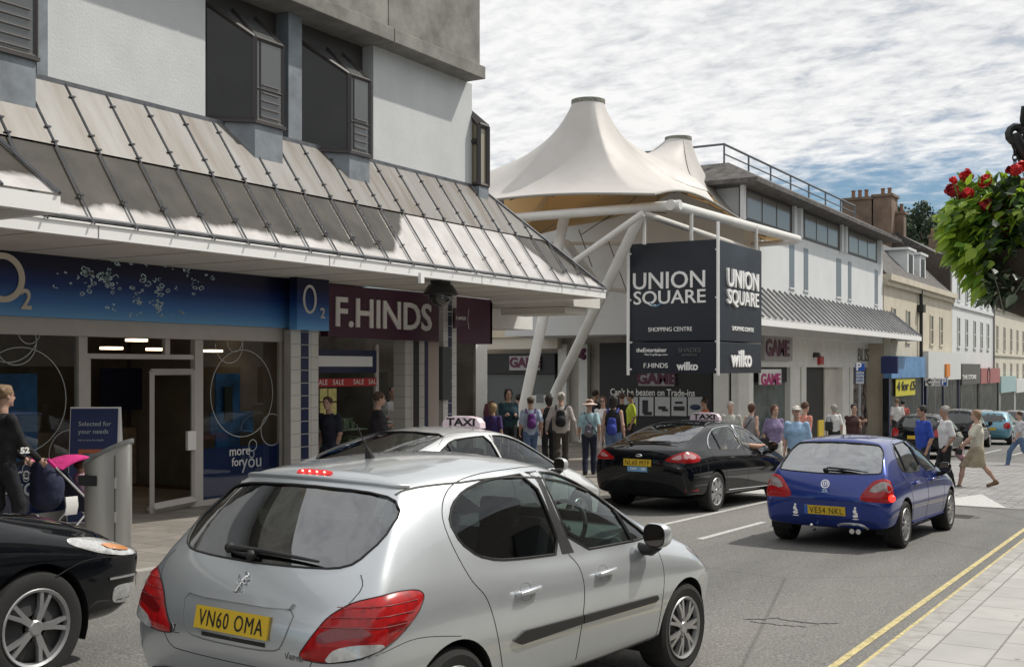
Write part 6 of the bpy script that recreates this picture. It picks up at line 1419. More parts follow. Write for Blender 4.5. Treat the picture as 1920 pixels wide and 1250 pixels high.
        for s_, u, v_ in (('ZR', 0, .715),): p, n_ = c.pt('B', u, v_, .004); me = text_mesh(s_, .05, .002, 1.2, .002); me.transform(frame(p, (1, 0, 0), (0, .1, 1))); link('model_lettering', me, root, M_chrome, local=True)
        wiper(c, 'B', [(-.03, .955), (.0, .985), (.25, .975), (.50, .95)], r=.013); wiper(c, 'B', [(-.03, .955), (.12, .958), (.3, .972)], r=.008)
        mb = MB(); mb.tube([(.34, -1.80, .235), (.34, -1.915, .235)], .032, 12); mb.tube([(.42, -1.80, .235), (.42, -1.915, .235)], .032, 12); mb.build('exhaust', M_chrome, root, smooth=50, local=True)
        mb = MB(); mb.tube([(-.14, -1.85, .22), (-.14, -1.99, .21), (-.14, -2.0, .27)], .014, 8); mb.ell((-.14, -2.0, .285), (.026, .026, .026), 10, 8); mb.build('tow_ball', M_chrome, root, smooth=50, local=True)
        c.line('B', c.curve([(.15, .29), (.20, .31), (.30, .32), (.44, .315), (.52, .27)]), 'exhaust_surround', M_alloy, r=.018, off=.0)
        mirror(root, .93, .56, .945, M_blackp, M_plast, .9); mirror(root, -.93, .56, .945, M_blackp, M_plast, .9)
        seats(root, .42, x=.34, yf=-.05, yr=-.8, headz=1.05); steering(root, .34, .40, .90); dash(root, .65, .45, .86, .9, .9)
        mb = MB(); mb.obox((0, -1.45, .86), 1.15, .5, .04); mb.build('parcel_shelf', M_seat, root, local=True)
        mb = MB(); p, n_ = c.pt('T', 0, -1.18); mb.tube([p, p + Vector((0, 0, .03))], .006, 5); mb.build('aerial_stub', M_rub, root, local=True)
    root, c = std_car('hatchback_car', 'dark blue five door hatchback driving away with its right brake lamp lit', P, M_bluep, rearg, frontg, bk, ws, (-1.25, 1.25), .30, 'thin', M_plast, extra, wn_=11, gl=glass('sky_tint_glass', (.55, .60, .58), .05, .75, 4.2))
    put(root, *BH)
def fastback(label, paint_, taxi_text_extra, loc, plate_s, low=False, name='taxi_car', mirror_m=None, driver_arm=False):
    P = dict(hw=.943, zb=.18, zm=.58, zs=.29, lvl=3, rw=.88, rc=.12, rb=.07, fw=.76, fb=.18,
        ry=[-2.28, -2.28, -2.32, -2.36, -2.36, -2.34, -2.27, -2.18, -2.20, -2.22], fy=[2.16, 2.16, 2.24, 2.30, 2.28, 2.24, 2.18, 2.12, 2.14, 2.16], st=[-1.75, -1.42, -1.0, -.55, 0, .45, .85, 1.2, 1.6],
        top=[(-2.34, 1.06), (-2.10, 1.10), (-1.7, 1.235), (-1.25, 1.375), (-.8, 1.455), (-.35, 1.495), (.05, 1.485), (.4, 1.41), (.85, 1.21), (1.25, 1.04), (1.7, .95), (2.1, .82), (2.3, .70)],
        drop=[(-2.3, .03), (-2.0, .035), (-1.2, .06), (.0, .065), (1.0, .05), (2.3, .04)], railw=[(-2.3, .70), (-1.9, .64), (-1.3, .60), (-.5, .615), (.3, .625), (.9, .68), (1.3, .70), (2.1, .60)],
        belt=[(-2.35, 1.0), (-1.8, 1.0), (-1.2, .985), (.5, .945), (1.1, .92), (1.6, .86), (2.0, .77), (2.3, .68)], beltw=[(-2.3, .80), (-1.6, .86), (-.6, .865), (.6, .865), (1.3, .84), (2.0, .76)],
        sh=[(-2.35, .86), (0, .83), (1.0, .80), (1.8, .72), (2.3, .58)], crease={5: .75, 2: .4, 7: .35, 3: .25}, bky=-.8, wsy=.35)
    rearg = [(-1.52, 1.06), (-1.28, 1.22), (-.95, 1.345), (-.60, 1.372), (-.29, 1.382), (-.20, .985), (-1.42, 1.01)]
    frontg = [(-.225, 1.382), (.05, 1.375), (.35, 1.31), (.75, 1.15), (1.05, 1.00), (1.03, .965), (-.135, .98)]
    bk = [(-.60, 1.13), (0, 1.12), (.60, 1.13), (.56, 1.30), (.48, 1.40), (0, 1.425), (-.48, 1.40), (-.56, 1.30)]
    ws = [(0, 1.09), (.5, 1.07), (.66, 1.05), (.60, 1.25), (.52, 1.40), (0, 1.43), (-.52, 1.40), (-.60, 1.25), (-.66, 1.05), (-.5, 1.07)]
    def extra(root, c):
        for v in ('R', 'L'):
            c.line(v, c.curve([(-.27, 1.43), (-.85, 1.40), (-1.30, 1.25), (-1.58, 1.07), (-1.50, .93), (-1.30, .82), (-1.12, .70), (-1.02, .5), (-.98, .28)]))
            c.line(v, c.curve([(-.21, 1.42), (-.165, .97), (-.12, .75), (-.13, .5), (-.15, .27)])); c.line(v, c.curve([(1.08, .96), (1.14, .85), (1.12, .55), (1.05, .28)]))
            c.line(v, [(-1.05, 1.31), (-1.12, 1.0)], 'quarter_light_bar', xb, r=.012); c.line(v, [(-.9, .33), (1.0, .30)], 'sill_trim', M_chrome if paint_ is M_blackp else M_plast, r=.007, off=.002)
            c.line(v, c.curve([(-2.0, .93), (-1.2, .905), (0, .88), (1.1, .86)]), 'waist_line', paint_, r=.008, off=-.002)
            c.patch(v, [(-.245, 1.385), (-.205, 1.385), (-.120, .975), (-.215, .978)], 'door_pillar_trim', M_plast, off=.002, rnd=0)
            for u in (-.85, .15): handle(c, v, u, .86, paint_, l=.2)
        for v in ('RB', 'LB'):
            o = c.patch(v, [(-1.38, .86), (-1.28, .93), (-1.14, .985), (-.98, 1.0), (-.84, .96), (-.76, .90), (-.80, .845), (-.95, .825), (-1.15, .82), (-1.34, .83)], 'tail_lamp', M_redl, off=.004, thick=.02, sp=.05, rnd=2, dome=.012)
            c.patch(v, [(-1.30, .87), (-1.22, .92), (-1.14, .95), (-1.14, .87)], 'lamp_lens', mat('rose_lens', (.50, .25, .25), .15, coat=1), off=.018, thick=.004, rnd=1, parent=o)
            c.patch(v, [(-1.11, .88), (-1.11, .96), (-.99, .965), (-.87, .92), (-.92, .875)], 'lamp_lens', mat('rose_lens', (.50, .25, .25), .15, coat=1), off=.018, thick=.004, rnd=1, parent=o)
        c.line('B', c.curve([(-.70, 1.0), (-.66, .80), (-.56, .66), (0, .64), (.56, .66), (.66, .80), (.70, 1.0)]), r=.004); c.line('B', [(-.80, .60), (0, .60), (.80, .60)], r=.004)
        plate(c, plate_s, -.02 if low is False else 0, .80, w=.50)
        for v in ('RB', 'LB'): c.patch(v, [(-1.08, .40), (-.82, .41), (-.82, .37), (-1.08, .36)], 'rear_reflector', M_redl, off=.004, rnd=0)
        if paint_ is M_blackp:
            o = c.patch('B', [(-.20, .735), (.16, .735), (.16, .655), (-.20, .655)], 'licence_plate', mat('plate_lightblue', (.16, .36, .60), .4), off=.012, thick=.014, rnd=0)
            p, n_ = c.pt('B', -.09, .70, .014); me = text_mesh('TAXI', .055, .001, 1, .001); me.transform(frame(p, (1, 0, 0))); link('lettering', me, o, M_wht_lit, local=True)
            p, n_ = c.pt('B', .09, .70, .014); me = text_mesh('102', .06, .001, 1, .002); me.transform(frame(p, (1, 0, 0))); link('lettering', me, o, M_wht_lit, local=True)
        p, n_ = c.pt('B', 0, .915, .004); M = frame(p, (1, 0, 0), (0, n_.z, 1)); mb = MB(); mb.ell((0, 0, 0), (.062, .026, .008), 20, 6); me = mb.mesh('badge'); me.transform(M); link('badge', me, root, M_chrome, 60, local=True)
        wiper(c, 'B', [(-.26, 1.075), (-.22, 1.10), (.0, 1.11), (.36, 1.125)], r=.012)
        mirror(root, 1.05, .78, 1.02, mirror_m or paint_, M_plast, 1.0); mirror(root, -1.05, .78, 1.02, mirror_m or paint_, M_plast, 1.0)
        seats(root, .46, x=.38, headz=1.14); steering(root, .38, .62, .98); dash(root, .74, .68, .95, 1.15, 1.0); taxi_sign(root, c, .12 if paint_ is M_blackp else .15)
        for v in ('RF', 'LF'): c.patch(v, [(-1.2, .64), (-.95, .70), (-.60, .84), (-.52, .80), (-.70, .68), (-.95, .62)], 'head_lamp', M_clear, off=.005, rnd=2)
        if driver_arm:
            mb = MB(); mb.tube([(.55, .05, 1.12), (.70, .15, 1.04), (.90, .34, 1.02), (.92, .50, 1.03)], [.06, .05, .042, .03], 10); mb.ell((.92, .56, 1.035), (.035, .06, .022), 10, 6); mb.ell((.40, -.02, 1.22), (.085, .10, .125), 14, 10); mb.tube([(.40, -.05, 1.12), (.40, -.05, .95)], [.06, .18], 10)
            o = mb.build('driver', mat('skin', (.50, .28, .19), .6), root, smooth=60, local=True)
    xb = M_plast
    root, c = std_car(name, label, P, paint_, rearg, frontg, bk, ws, (-1.42, 1.43), .33, 'petal', M_chrome if paint_ is M_blackp else M_plast, extra, wn_=7, glr_=glass('rear_glass_pale', (.5, .55, .54), .02, .7, 3.0))
    put(root, *loc)
    for ch in list(root.children):
        if ch.name.startswith('driver'):
            ch.parent = None; ch.location = root.location; ch.rotation_euler = root.rotation_euler; ch.name = 'person'; tag(ch, 'driver of the black taxi with one bare arm on the open window sill', 'person')
    return root
BH = (-3.93, 16.25, R(-2.2)); BT = (-7.6, 19.35, R(-3.5)); ST = (-7.74, 11.6, R(-2))
blue_hatch()
fastback('black taxi with pink roof sign and plate NL60 MYF parked ahead of the silver taxi', M_blackp, '', BT, 'NL60 MYF', driver_arm=True)
fastback('silver taxi with pink roof sign half hidden behind the silver hatchback', M_silver2, '', ST, '', mirror_m=M_silver2)
# dark SUV whose nose enters at the left edge
def suv():
    P = dict(hw=.92, zb=.24, zm=.72, zs=.42, lvl=3, rw=.88, fw=.86, fb=.12, rc=.12,
        ry=[-2.05, -2.05, -2.1, -2.14, -2.12, -2.08, -1.95, -1.78, -1.80, -1.82], fy=[2.20, 2.20, 2.26, 2.29, 2.26, 2.20, 2.12, 2.05, 2.07, 2.09], st=[-1.3, -.9, -.4, .1, .5, .85, 1.15, 1.5],
        top=[(-2, 1.62), (-1.2, 1.69), (-.4, 1.70), (.1, 1.62), (.5, 1.42), (.95, 1.16), (1.3, 1.08), (1.7, 1.01), (2.0, .93), (2.25, .80)], drop=[(-2, .05), (0, .06), (1, .05), (2.1, .035)],
        railw=[(-2, .60), (0, .62), (.8, .68), (1.2, .70), (2.0, .62)], belt=[(-2.1, 1.08), (0, 1.06), (1.0, 1.0), (1.6, .92), (2.0, .85), (2.2, .77)], beltw=[(-2, .80), (0, .85), (1.2, .85), (1.8, .79), (2.1, .72)],
        sh=[(-2, .95), (1.2, .93), (1.8, .84), (2.1, .74)], crease={5: .4}, bky=-1.5, wsy=.2)
    rearg = [(-1.25, 1.15), (-1.1, 1.42), (-.9, 1.53), (-.4, 1.57), (-.33, 1.10), (-1.2, 1.10)]; frontg = [(-.30, 1.57), (0, 1.53), (.4, 1.36), (.8, 1.12), (.8, 1.08), (-.25, 1.09)]
    ws = [(0, 1.22), (.6, 1.19), (.52, 1.55), (0, 1.60), (-.52, 1.55), (-.6, 1.19)]
    def extra(root, c):
        for v in ('RF', 'LF'):
            o = c.patch(v, [(-1.16, .745), (-1.00, .80), (-.74, .865), (-.50, .89), (-.48, .85), (-.66, .765), (-.90, .715)], 'head_lamp', M_clear, off=.004, thick=.02, sp=.04, rnd=2, dome=.01)
            c.patch(v, [(-.94, .765), (-.78, .81), (-.68, .82), (-.74, .78), (-.90, .745)], 'indicator_lens', M_amber, off=.0155, thick=.004, rnd=1, parent=o)
            o = c.patch(v, [(-1.06, .52), (-.84, .53), (-.80, .50), (-.84, .41), (-1.04, .38)], 'fog_lamp', M_clear, off=.006, thick=.02, sp=.04, rnd=2)
            c.line(v, c.curve([(-1.12, .575), (-.95, .58), (-.74, .585)]), 'chrome_strip', M_chrome, r=.012, off=.002)
            c.patch(v, [(-1.3, .45), (-.70, .45), (-.62, .33), (-1.3, .30)], 'bumper_trim', M_plast, off=.006, thick=.01, rnd=0)
            c.line(v, c.curve([(-1.4, .69), (-1.2, .70), (-1.0, .70), (-.6, .74), (-.4, .66)]), 'bumper_shut', r=.004)
        c.patch('F', [(-.5, .88), (.5, .88), (.45, .66), (-.45, .66)], 'grille', M_plast, off=.004); c.line('F', [(-.45, .77), (.45, .77)], 'chrome_strip', M_chrome, r=.012)
        for v in ('R', 'L'):
            c.line(v, c.curve([(1.05, 1.06), (1.45, 1.015), (1.8, .95)]), 'bonnet_shut', r=.004); c.line(v, [(.95, 1.05), (.98, .9), (.95, .5), (.9, .35)])
        p, n_ = c.pt('F', 0, .93, .004); mb = MB(); mb.ell(p, (.07, .01, .03), 16, 8); mb.build('badge', M_chrome, root, local=True)
        mirror(root, 1.04, .62, 1.16, M_blackp, M_plast, 1.1); mirror(root, -1.04, .62, 1.16, M_blackp, M_plast, 1.1); seats(root, .62, headz=1.32); dash(root, .7, .55, 1.08, 1.0, 1.1)
    root, c = std_car('suv_car', 'glossy black car whose nose and front wheel show at the left edge', P, M_blackp, rearg, frontg, None, ws, (-1.345, 1.345), .355, 'twin', M_plast, extra, wn_=5)
    put(root, *SV)
SV = (-7.13, 3.28, R(0)); suv()
# parked cars down the street
def small_car(label, paint_, loc, h=1.48, group='cars parked down the street', nm='parked_car', plate_s='', lampm=None):
    P = dict(hw=.86, zb=.2, lvl=2, rw=.88, ry=[-1.84, -1.84, -1.88, -1.92, -1.88, -1.84, -1.68, -1.50, -1.52, -1.54], fy=[1.78, 1.78, 1.88, 1.94, 1.9, 1.86, 1.8, 1.74, 1.76, 1.78], st=[-1.25, -.85, -.35, .15, .5, .8, 1.05, 1.35],
        top=[(-1.6, h - .1), (-1.4, h - .06), (-.9, h - .01), (-.35, h), (.0, h - .04), (.35, 1.34), (.75, 1.17), (1.06, 1.03), (1.7, .86), (1.95, .72)], drop=[(-1.6, .05), (0, .06), (1.9, .05)], railw=[(-1.6, .56), (-.2, .60), (.8, .655), (1.7, .58)],
        belt=[(-1.8, .99), (.5, .93), (1.0, .89), (1.5, .83), (2, .68)], beltw=[(-1.8, .80), (.4, .80), (1.9, .72)], sh=[(-1.85, .84), (.4, .8), (1.95, .58)], crease={5: .3})
    t = h - 1.48
    rearg = [(-1.20, 1.12), (-1.05, 1.30 + t), (-.75, 1.37 + t), (-.26, 1.39 + t), (-.18, .97), (-1.1, .99)]; frontg = [(-.20, 1.39 + t), (.1, 1.36 + t), (.45, 1.22), (.82, 1.0), (.8, .955), (-.1, .965)]
    bk = [(-.60, 1.02), (0, 1.0), (.60, 1.02), (.62, 1.18), (.54, 1.33 + t), (0, 1.35 + t), (-.54, 1.33 + t), (-.62, 1.18)]; ws = [(0, 1.06), (.62, 1.02), (.52, 1.37), (0, 1.4), (-.52, 1.37), (-.62, 1.02)]
    def extra(root, c):
        for v in ('RB', 'LB'): c.patch(v, [(-.98, .74), (-.95, .92), (-.80, 1.0), (-.66, .98), (-.64, .80), (-.8, .70)], 'tail_lamp', M_redl, off=.006, rnd=1)
        plate(c, '', 0, .70)
        c.line('B', [(-.6, .58), (.6, .58)], 'tailgate_shut', r=.006)
        mirror(root, .97, .65, 1.0, paint_, M_plast); mirror(root, -.97, .65, 1.0, paint_, M_plast)
    root, c = std_car(nm, label, P, paint_, rearg, frontg, bk, ws, (-1.25, 1.25), .30, 'spoke', M_plast, extra, cab=False, group=group, wn_=6)
    put(root, *loc); return root
def lane(px, d): q = atD(px, 700, d); return q.x, q.y
x, y = lane(1722, 37); small_car('black hatchback parked behind the man in the blue shirt', M_blackp, (x, y + 1.7, R(-1)), plate_s='WJ09 HZO')
x, y = lane(1806, 47); small_car('dark car with red tail lamp parked left of the pale blue car', M_blackp, (x, y, 0), 1.6, plate_s='VO05 LKE')
x, y = lane(1868, 52); small_car('pale blue hatchback parked far down the street', M_skyp, (x, y, 0), 1.50, plate_s='WR06 PXB')
x, y = lane(1908, 62); small_car('dark grey car parked behind the pale blue hatchback at the right edge', mat('grey_paint', (.05, .055, .06), .3, metal=.5, coat=1), (x, y, 0), plate_s='CV08 NRA')
x, y = lane(1846, 64); small_car('silver car beyond the pale blue hatchback on its left', M_silver, (x, y, 0), plate_s='EA53 YTC')
# ================================================================ people: smooth-blended signed distance bodies, meshed with surface nets
def surface_nets(f, org, h):
    nx, ny, nz = f.shape; ins = f < 0
    c = [ins[i:nx - 1 + i, j:ny - 1 + j, k:nz - 1 + k] for i in (0, 1) for j in (0, 1) for k in (0, 1)]
    s = sum(x.astype(np.int8) for x in c); act = (s > 0) & (s < 8); idx = -np.ones(act.shape, int); ii = np.argwhere(act); idx[act] = np.arange(len(ii))
    acc = np.zeros((len(ii), 3)); cnt = np.zeros(len(ii))
    for ax in range(3):
        for a in (0, 1):
            for b in (0, 1):
                o0 = [0, 0, 0]; oth = [q for q in range(3) if q != ax]; o0[oth[0]] = a; o0[oth[1]] = b; o1 = list(o0); o1[ax] = 1
                p0 = ii + o0; p1 = ii + o1; f0 = f[tuple(p0.T)]; f1 = f[tuple(p1.T)]; m = (f0 < 0) != (f1 < 0)
                t = np.where(m, f0 / np.where(m, f0 - f1, 1), 0); p = p0 + 0.; p[:, ax] += t; acc[m] += p[m]; cnt[m] += 1
    V = org + acc / np.maximum(cnt, 1)[:, None] * h; F_ = []
    for ax in range(3):
        u, v = [q for q in range(3) if q != ax]
        sl0 = [slice(1, -1)] * 3; sl0[ax] = slice(0, -1); sl1 = list(sl0); sl1[ax] = slice(1, None)
        a = ins[tuple(sl0)]; b = ins[tuple(sl1)]; e = np.argwhere(a != b); st_ = a[tuple(e.T)]; e = e + np.array([1 if q != ax else 0 for q in range(3)])
        def cell(du, dv): q = e.copy(); q[:, u] += du; q[:, v] += dv; return idx[tuple(q.T)]
        q = np.stack([cell(-1, -1), cell(0, -1), cell(0, 0), cell(-1, 0)], 1)
        flip = st_ if ax != 1 else ~st_; q[~flip] = q[~flip][:, ::-1]; F_.append(q[(q >= 0).all(1)])
    return V, np.concatenate(F_)
def sdf_mesh(name, prims, h, k=.03, clips=(), pad=.05):
    """prims: ('c', a, b, ra, rb, (sx,sy)) tapered capsules, ('e', c, r) ellipsoids, optional 4th/7th item: own blend radius"""
    lo = np.array([9.] * 3); hi = -lo
    for p in prims:
        if p[0] == 'c':
            for q, r in ((p[1], p[3]), (p[2], p[4])): q = np.array(q); r_ = r * 1.6; lo = np.minimum(lo, q - r_); hi = np.maximum(hi, q + r_)
        else: q = np.array(p[1]); lo = np.minimum(lo, q - np.array(p[2])); hi = np.maximum(hi, q + np.array(p[2]))
    lo -= pad; hi += pad; n = np.ceil((hi - lo) / h).astype(int) + 1
    X, Y, Z = [lo[i] + np.arange(n[i]) * h for i in range(3)]; G = np.stack(np.meshgrid(X, Y, Z, indexing='ij'), -1).astype(np.float32); f = None
    for p in prims:
        if p[0] == 'c':
            a = np.array(p[1], np.float32); b = np.array(p[2], np.float32); ab = b - a; sq = p[5] if len(p) > 5 and p[5] else None
            pa = G - a
            if sq is not None:
                ax = np.array(sq[0], np.float32); ax /= np.linalg.norm(ax); dd = (pa @ ax)[..., None] * ax; pa = pa - dd * (1 - 1 / sq[1]); abx = ab - (ab @ ax) * ax * (1 - 1 / sq[1])
            else: abx = ab
            t = np.clip((pa @ abx) / max(1e-9, abx @ abx), 0, 1); d = np.linalg.norm(pa - t[..., None] * abx, axis=-1) - (p[3] + (p[4] - p[3]) * t); kk = p[6] if len(p) > 6 else k
        else:
            c = np.array(p[1], np.float32); r = np.array(p[2], np.float32); q = (G - c); 
            if len(p) > 4 and p[4] is not None: q = q @ np.array(p[4], np.float32)
            qn = np.linalg.norm(q / r, axis=-1); d = (qn - 1) * r.min(); kk = p[3] if len(p) > 3 and p[3] else k
        if f is None: f = d
        else: hh = np.maximum(kk - np.abs(f - d), 0) / kk; f = np.minimum(f, d) - hh * hh * kk * .25
    for (pt_, nn) in clips:
        nn = np.array(nn, float); nn /= np.linalg.norm(nn); f = np.maximum(f, (G - np.array(pt_)) @ nn)
    f[0, :, :] = f[-1, :, :] = 1; f[:, 0, :] = f[:, -1, :] = 1; f[:, :, 0] = f[:, :, -1] = 1
    V, F_ = surface_nets(f, lo, h); me = bpy.data.meshes.new(name); me.from_pydata(V.tolist(), [], F_.tolist())
    me.polygons.foreach_set('use_smooth', [True] * len(me.polygons)); me.update(); return me
SKIN = [mat('skin_fair', (.46, .29, .22), .55, var=.05, vscale=12), mat('skin_tan', (.34, .20, .14), .55, var=.05, vscale=12)]
_cl = {}
def cloth(name, col, var=.18, vs=9, col2=None): 
    return mat('cloth_' + name, col, .9, var=var, vscale=vs, col2=col2, bump=.7, bscale=12)
HAIRM = {k: mat('hair_' + k, c, .7, var=.35, vscale=30, bump=.4, bscale=70) for k, c in dict(brown=(.07, .04, .025), dark=(.018, .014, .012), grey=(.30, .28, .26), blond=(.36, .25, .13), auburn=(.085, .038, .022), sandy=(.22, .14, .08)).items()}
def person(label, pos, face, H=1.72, pose='stand', top=None, bottom=None, hair='brown', sleeve=.55, legs='long', hairlen=0, female=False, res=.016, skin=0, arms=None, hat=None, bag=None, stride=0, lean=0, headturn=0, group=None, extra=None, shoes=None, ground=None, width=1.0, topname='shirt'):
    """local frame: x right, y forward, z up, then turned by face (radians, 0 = looking down the street)"""
    s = H / 1.75; W_ = width; A = lambda *q: np.array(q) * s
    root = empty('person', (pos[0], pos[1], (ground if ground is not None else rz(pos[1]) + (.12 if pos[0] < KX or pos[0] > NX else 0))), face, label, 'person', group)
    hipw, shw = (.095, .165) if female else (.09, .185); shw *= (.94 + .06 * W_)
    pel = A(0, 0, .93); L_ = stride; ln = lean
    def rot(v, a): return np.array([v[0], v[1] * math.cos(a) + v[2] * math.sin(a), -v[1] * math.sin(a) + v[2] * math.cos(a)])
    up = lambda x, y, z: pel + rot(A(x, y, z), ln)
    chest, neck, head = up(0, .01, .34), up(0, .0, .545), up(0, .035, .715)
    body = []; legsP = []; foot = []; kneeP = []
    for i, sd_ in enumerate((-1, 1)):
        ph = L_ * (1 if sd_ > 0 else -1); hip = pel + A(sd_ * hipw, 0, -.03)
        fy = ph * .36; back = ph < 0
        ank = A(sd_ * .085, fy, .085 + (.13 if back and abs(ph) > .5 else 0)); 
        kn = (hip + ank) / 2 + A(0, .05 + abs(ph) * .05, 0.01); toe = ank + A(sd_ * .015, .16, -.055 if not (back and abs(ph) > .5) else -.11)
        d = np.linalg.norm(hip - ank) / s
        kneeP.append((hip, kn, ank)); foot.append((ank, toe))
        body += [('c', hip, kn, .082 * s, .054 * s), ('c', kn, kn * .55 + ank * .45 + A(0, -.012, 0), .052 * s, .052 * s), ('c', kn * .55 + ank * .45 + A(0, -.012, 0), ank, .050 * s, .034 * s), ('c', ank + A(0, -.03, -.045), toe, .034 * s, .028 * s)]
    tx = ((1, 0, 0), 1.45)
    body += [('c', pel, pel + A(0, 0, .02), .108 * s * W_, .108 * s * W_, tx), ('c', pel, chest, .098 * s * W_, .116 * s * W_, tx), ('c', chest, up(0, 0, .42), .112 * s * W_, .085 * s, ((1, 0, 0), 1.55)), ('c', up(0, 0, .44), neck, .07 * s, .052 * s), ('c', neck, head + A(0, -.01, -.05), .050 * s, .050 * s)]
    if female: body += [('e', up(-.07, .09, .30), A(.07, .065, .07)), ('e', up(.07, .09, .30), A(.07, .065, .07))]
    if W_ > 1.08: body += [('e', up(0, .07, .12), A(.15 * W_, .13 * W_, .15))]
    # head, turned on the neck
    ct, st_ = math.cos(headturn), math.sin(headturn)
    hd = lambda x, y, z: head + np.array([(x * ct - y * st_), (x * st_ + y * ct), z]) * s
    body += [('e', hd(0, -.008, .028), A(.074, .092, .088)), ('e', hd(0, .020, -.045), A(.054, .066, .066), .03), ('e', hd(0, .094, -.022), A(.012, .020, .020), .015), ('e', hd(0, .068, -.098), A(.022, .018, .016), .02), ('e', hd(-.076, -.005, -.012), A(.010, .018, .028), .008), ('e', hd(.076, -.005, -.012), A(.010, .018, .028), .008)]
    # arms
    armP = []; dflt = {'walk': ((-.245, .26 * L_, -.03), (.245, -.24 * L_, -.03))}.get(pose, ((-.235, .05, -.06), (.235, .03, -.06)))
    for i, sd_ in enumerate((-1, 1)):
        sh = up(sd_ * shw, 0, .475); tgt = (arms or {}).get('L' if sd_ < 0 else 'R', dflt[i])
        hand = up(tgt[0], tgt[1], tgt[2] - .0) if len(tgt) == 3 else np.array(tgt[:3])
        v = hand - sh; Ld = np.linalg.norm(v); l1, l2 = .30 * s, .27 * s; Ld2 = min(Ld, (l1 + l2) * .995); hand = sh + v / Ld * Ld2
        a = (l1 * l1 - l2 * l2 + Ld2 * Ld2) / (2 * Ld2); hh = math.sqrt(max(0, l1 * l1 - a * a)); el_dir = np.array([sd_ * .22, -.9, -.2]) if len(tgt) < 4 else np.array(tgt[3]); dv = v / Ld; el_dir = el_dir - dv * (el_dir @ dv); el_dir /= np.linalg.norm(el_dir)
        elb = sh + dv * a + el_dir * hh; fa = (hand - elb) / np.linalg.norm(hand - elb)
        armP.append((sh, elb, hand)); body += [('c', sh, elb, .046 * s * W_ ** .5, .036 * s), ('c', elb, elb * .6 + hand * .4, .037 * s, .035 * s), ('c', elb * .6 + hand * .4, hand, .034 * s, .023 * s)]
        # palm, four curled fingers of unequal length and a thumb
        sdv = np.cross(fa, np.array([sd_ * 1., 0, 0])); 
        if np.linalg.norm(sdv) < .2: sdv = np.cross(fa, np.array([0, 0, 1.]))
        sdv /= np.linalg.norm(sdv); pal = hand + fa * .075 * s; nrm = np.cross(sdv, fa)
        inn = nrm * (1 if nrm[0] * sd_ < 0 else -1)
        body += [('c', hand, pal, .024 * s, .030 * s, (tuple(inn), .62), .012)]
        fr = max(.0085, res * .62)
        for q, (o_, l_) in enumerate(((-.030, .066), (-.010, .075), (.010, .070), (.029, .056))):
            b0 = pal + sdv * o_ * s; b1 = b0 + (fa * .85 + inn * .35) * l_ * .5 * s; b2 = b1 + (fa * .55 + inn * .8) * l_ * .5 * s; body += [('c', b0, b1, fr * s, fr * .95 * s, None, .004), ('c', b1, b2, fr * .95 * s, fr * .8 * s, None, .004)]
        t0 = hand + fa * .02 * s + sdv * -.022 * s; t1 = t0 + (fa * .6 - sdv * .6 + inn * .4) * .045 * s; body += [('c', t0, t1, fr * 1.15 * s, fr * s, None, .008), ('c', t1, t1 + (fa * .9 + inn * .3) * .028 * s, fr * s, fr * .85 * s, None, .004)]
    me = sdf_mesh('body', body, res, .035 * s); link('body', me, root, SKIN[skin], local=True)
    # clothes
    if top is not None:
        t = [('c', pel + A(0, 0, -.02), chest, (.122 if not female else .118) * s * W_, .132 * s * W_, tx), ('c', chest, up(0, 0, .43), .128 * s * W_, .100 * s, ((1, 0, 0), 1.55)), ('c', up(0, 0, .45), up(0, 0, .505), .085 * s, .062 * s)]
        if female: t += [('e', up(-.07, .10, .30), A(.078, .068, .075)), ('e', up(.07, .10, .30), A(.078, .068, .075))]
        if W_ > 1.08: t += [('e', up(0, .075, .12), A(.16 * W_, .14 * W_, .17))]
        for sh, elb, hand in armP:
            if sleeve > 0:
                e = sh + (elb - sh) * min(1, sleeve * 1.6) if sleeve < .6 else elb
                t += [('c', sh, e, .062 * s, (.058 if sleeve < .6 else .050) * s)]
                if sleeve > .9: t += [('c', elb, elb * .08 + hand * .92, .050 * s, .036 * s)]
        me = sdf_mesh(topname, t, res, .035 * s, clips=[(pel + A(0, 0, -.07 if not female else -.04), (0, 0, -1)), (neck + A(0, 0, .00), rot(np.array([0, -.25, 1.]), ln))]); link(topname, me, root, top, local=True)
        if sleeve < .9 and sleeve > 0: pass
    if bottom is not None and legs != 'skirt':
        t = [('c', pel + A(0, 0, -.02), pel + A(0, 0, .07), .118 * s * W_, .110 * s * W_, tx)]
        for hip, kn, ank in kneeP:
            t += [('c', hip, kn, .096 * s, .072 * s)]
            if legs == 'long': t += [('c', kn, kn * .5 + ank * .5 + A(0, -.012, 0), .074 * s, .070 * s), ('c', kn * .5 + ank * .5 + A(0, -.012, 0), ank + A(0, -.01, -.01), .070 * s, .062 * s)]
        cl = [(pel + A(0, 0, .10), (0, 0, 1))]
        if legs == 'short': cl.append((A(0, 0, .47), (0, 0, -1)))
        me = sdf_mesh('trousers' if legs == 'long' else 'shorts', t, res, .03 * s, clips=cl); link('trousers' if legs == 'long' else 'shorts', me, root, bottom, local=True)
    elif bottom is not None:
        k0, k1 = kneeP[0][1], kneeP[1][1]
        t = [('c', pel + A(0, 0, .02), pel + A(0, 0, -.08), .112 * s * W_, .128 * s, tx), ('c', pel + A(0, 0, -.08), (k0 + k1) / 2 + A(0, 0, -.02), .130 * s, .125 * s, tx), ('c', kneeP[0][0], k0, .10 * s, .085 * s), ('c', kneeP[1][0], k1, .10 * s, .085 * s)]
        me = sdf_mesh('skirt', t, res, .05 * s, clips=[(pel + A(0, 0, .10), (0, 0, 1)), (A(0, 0, .50), (0, 0, -1))]); link('skirt', me, root, bottom, local=True)
    t = []
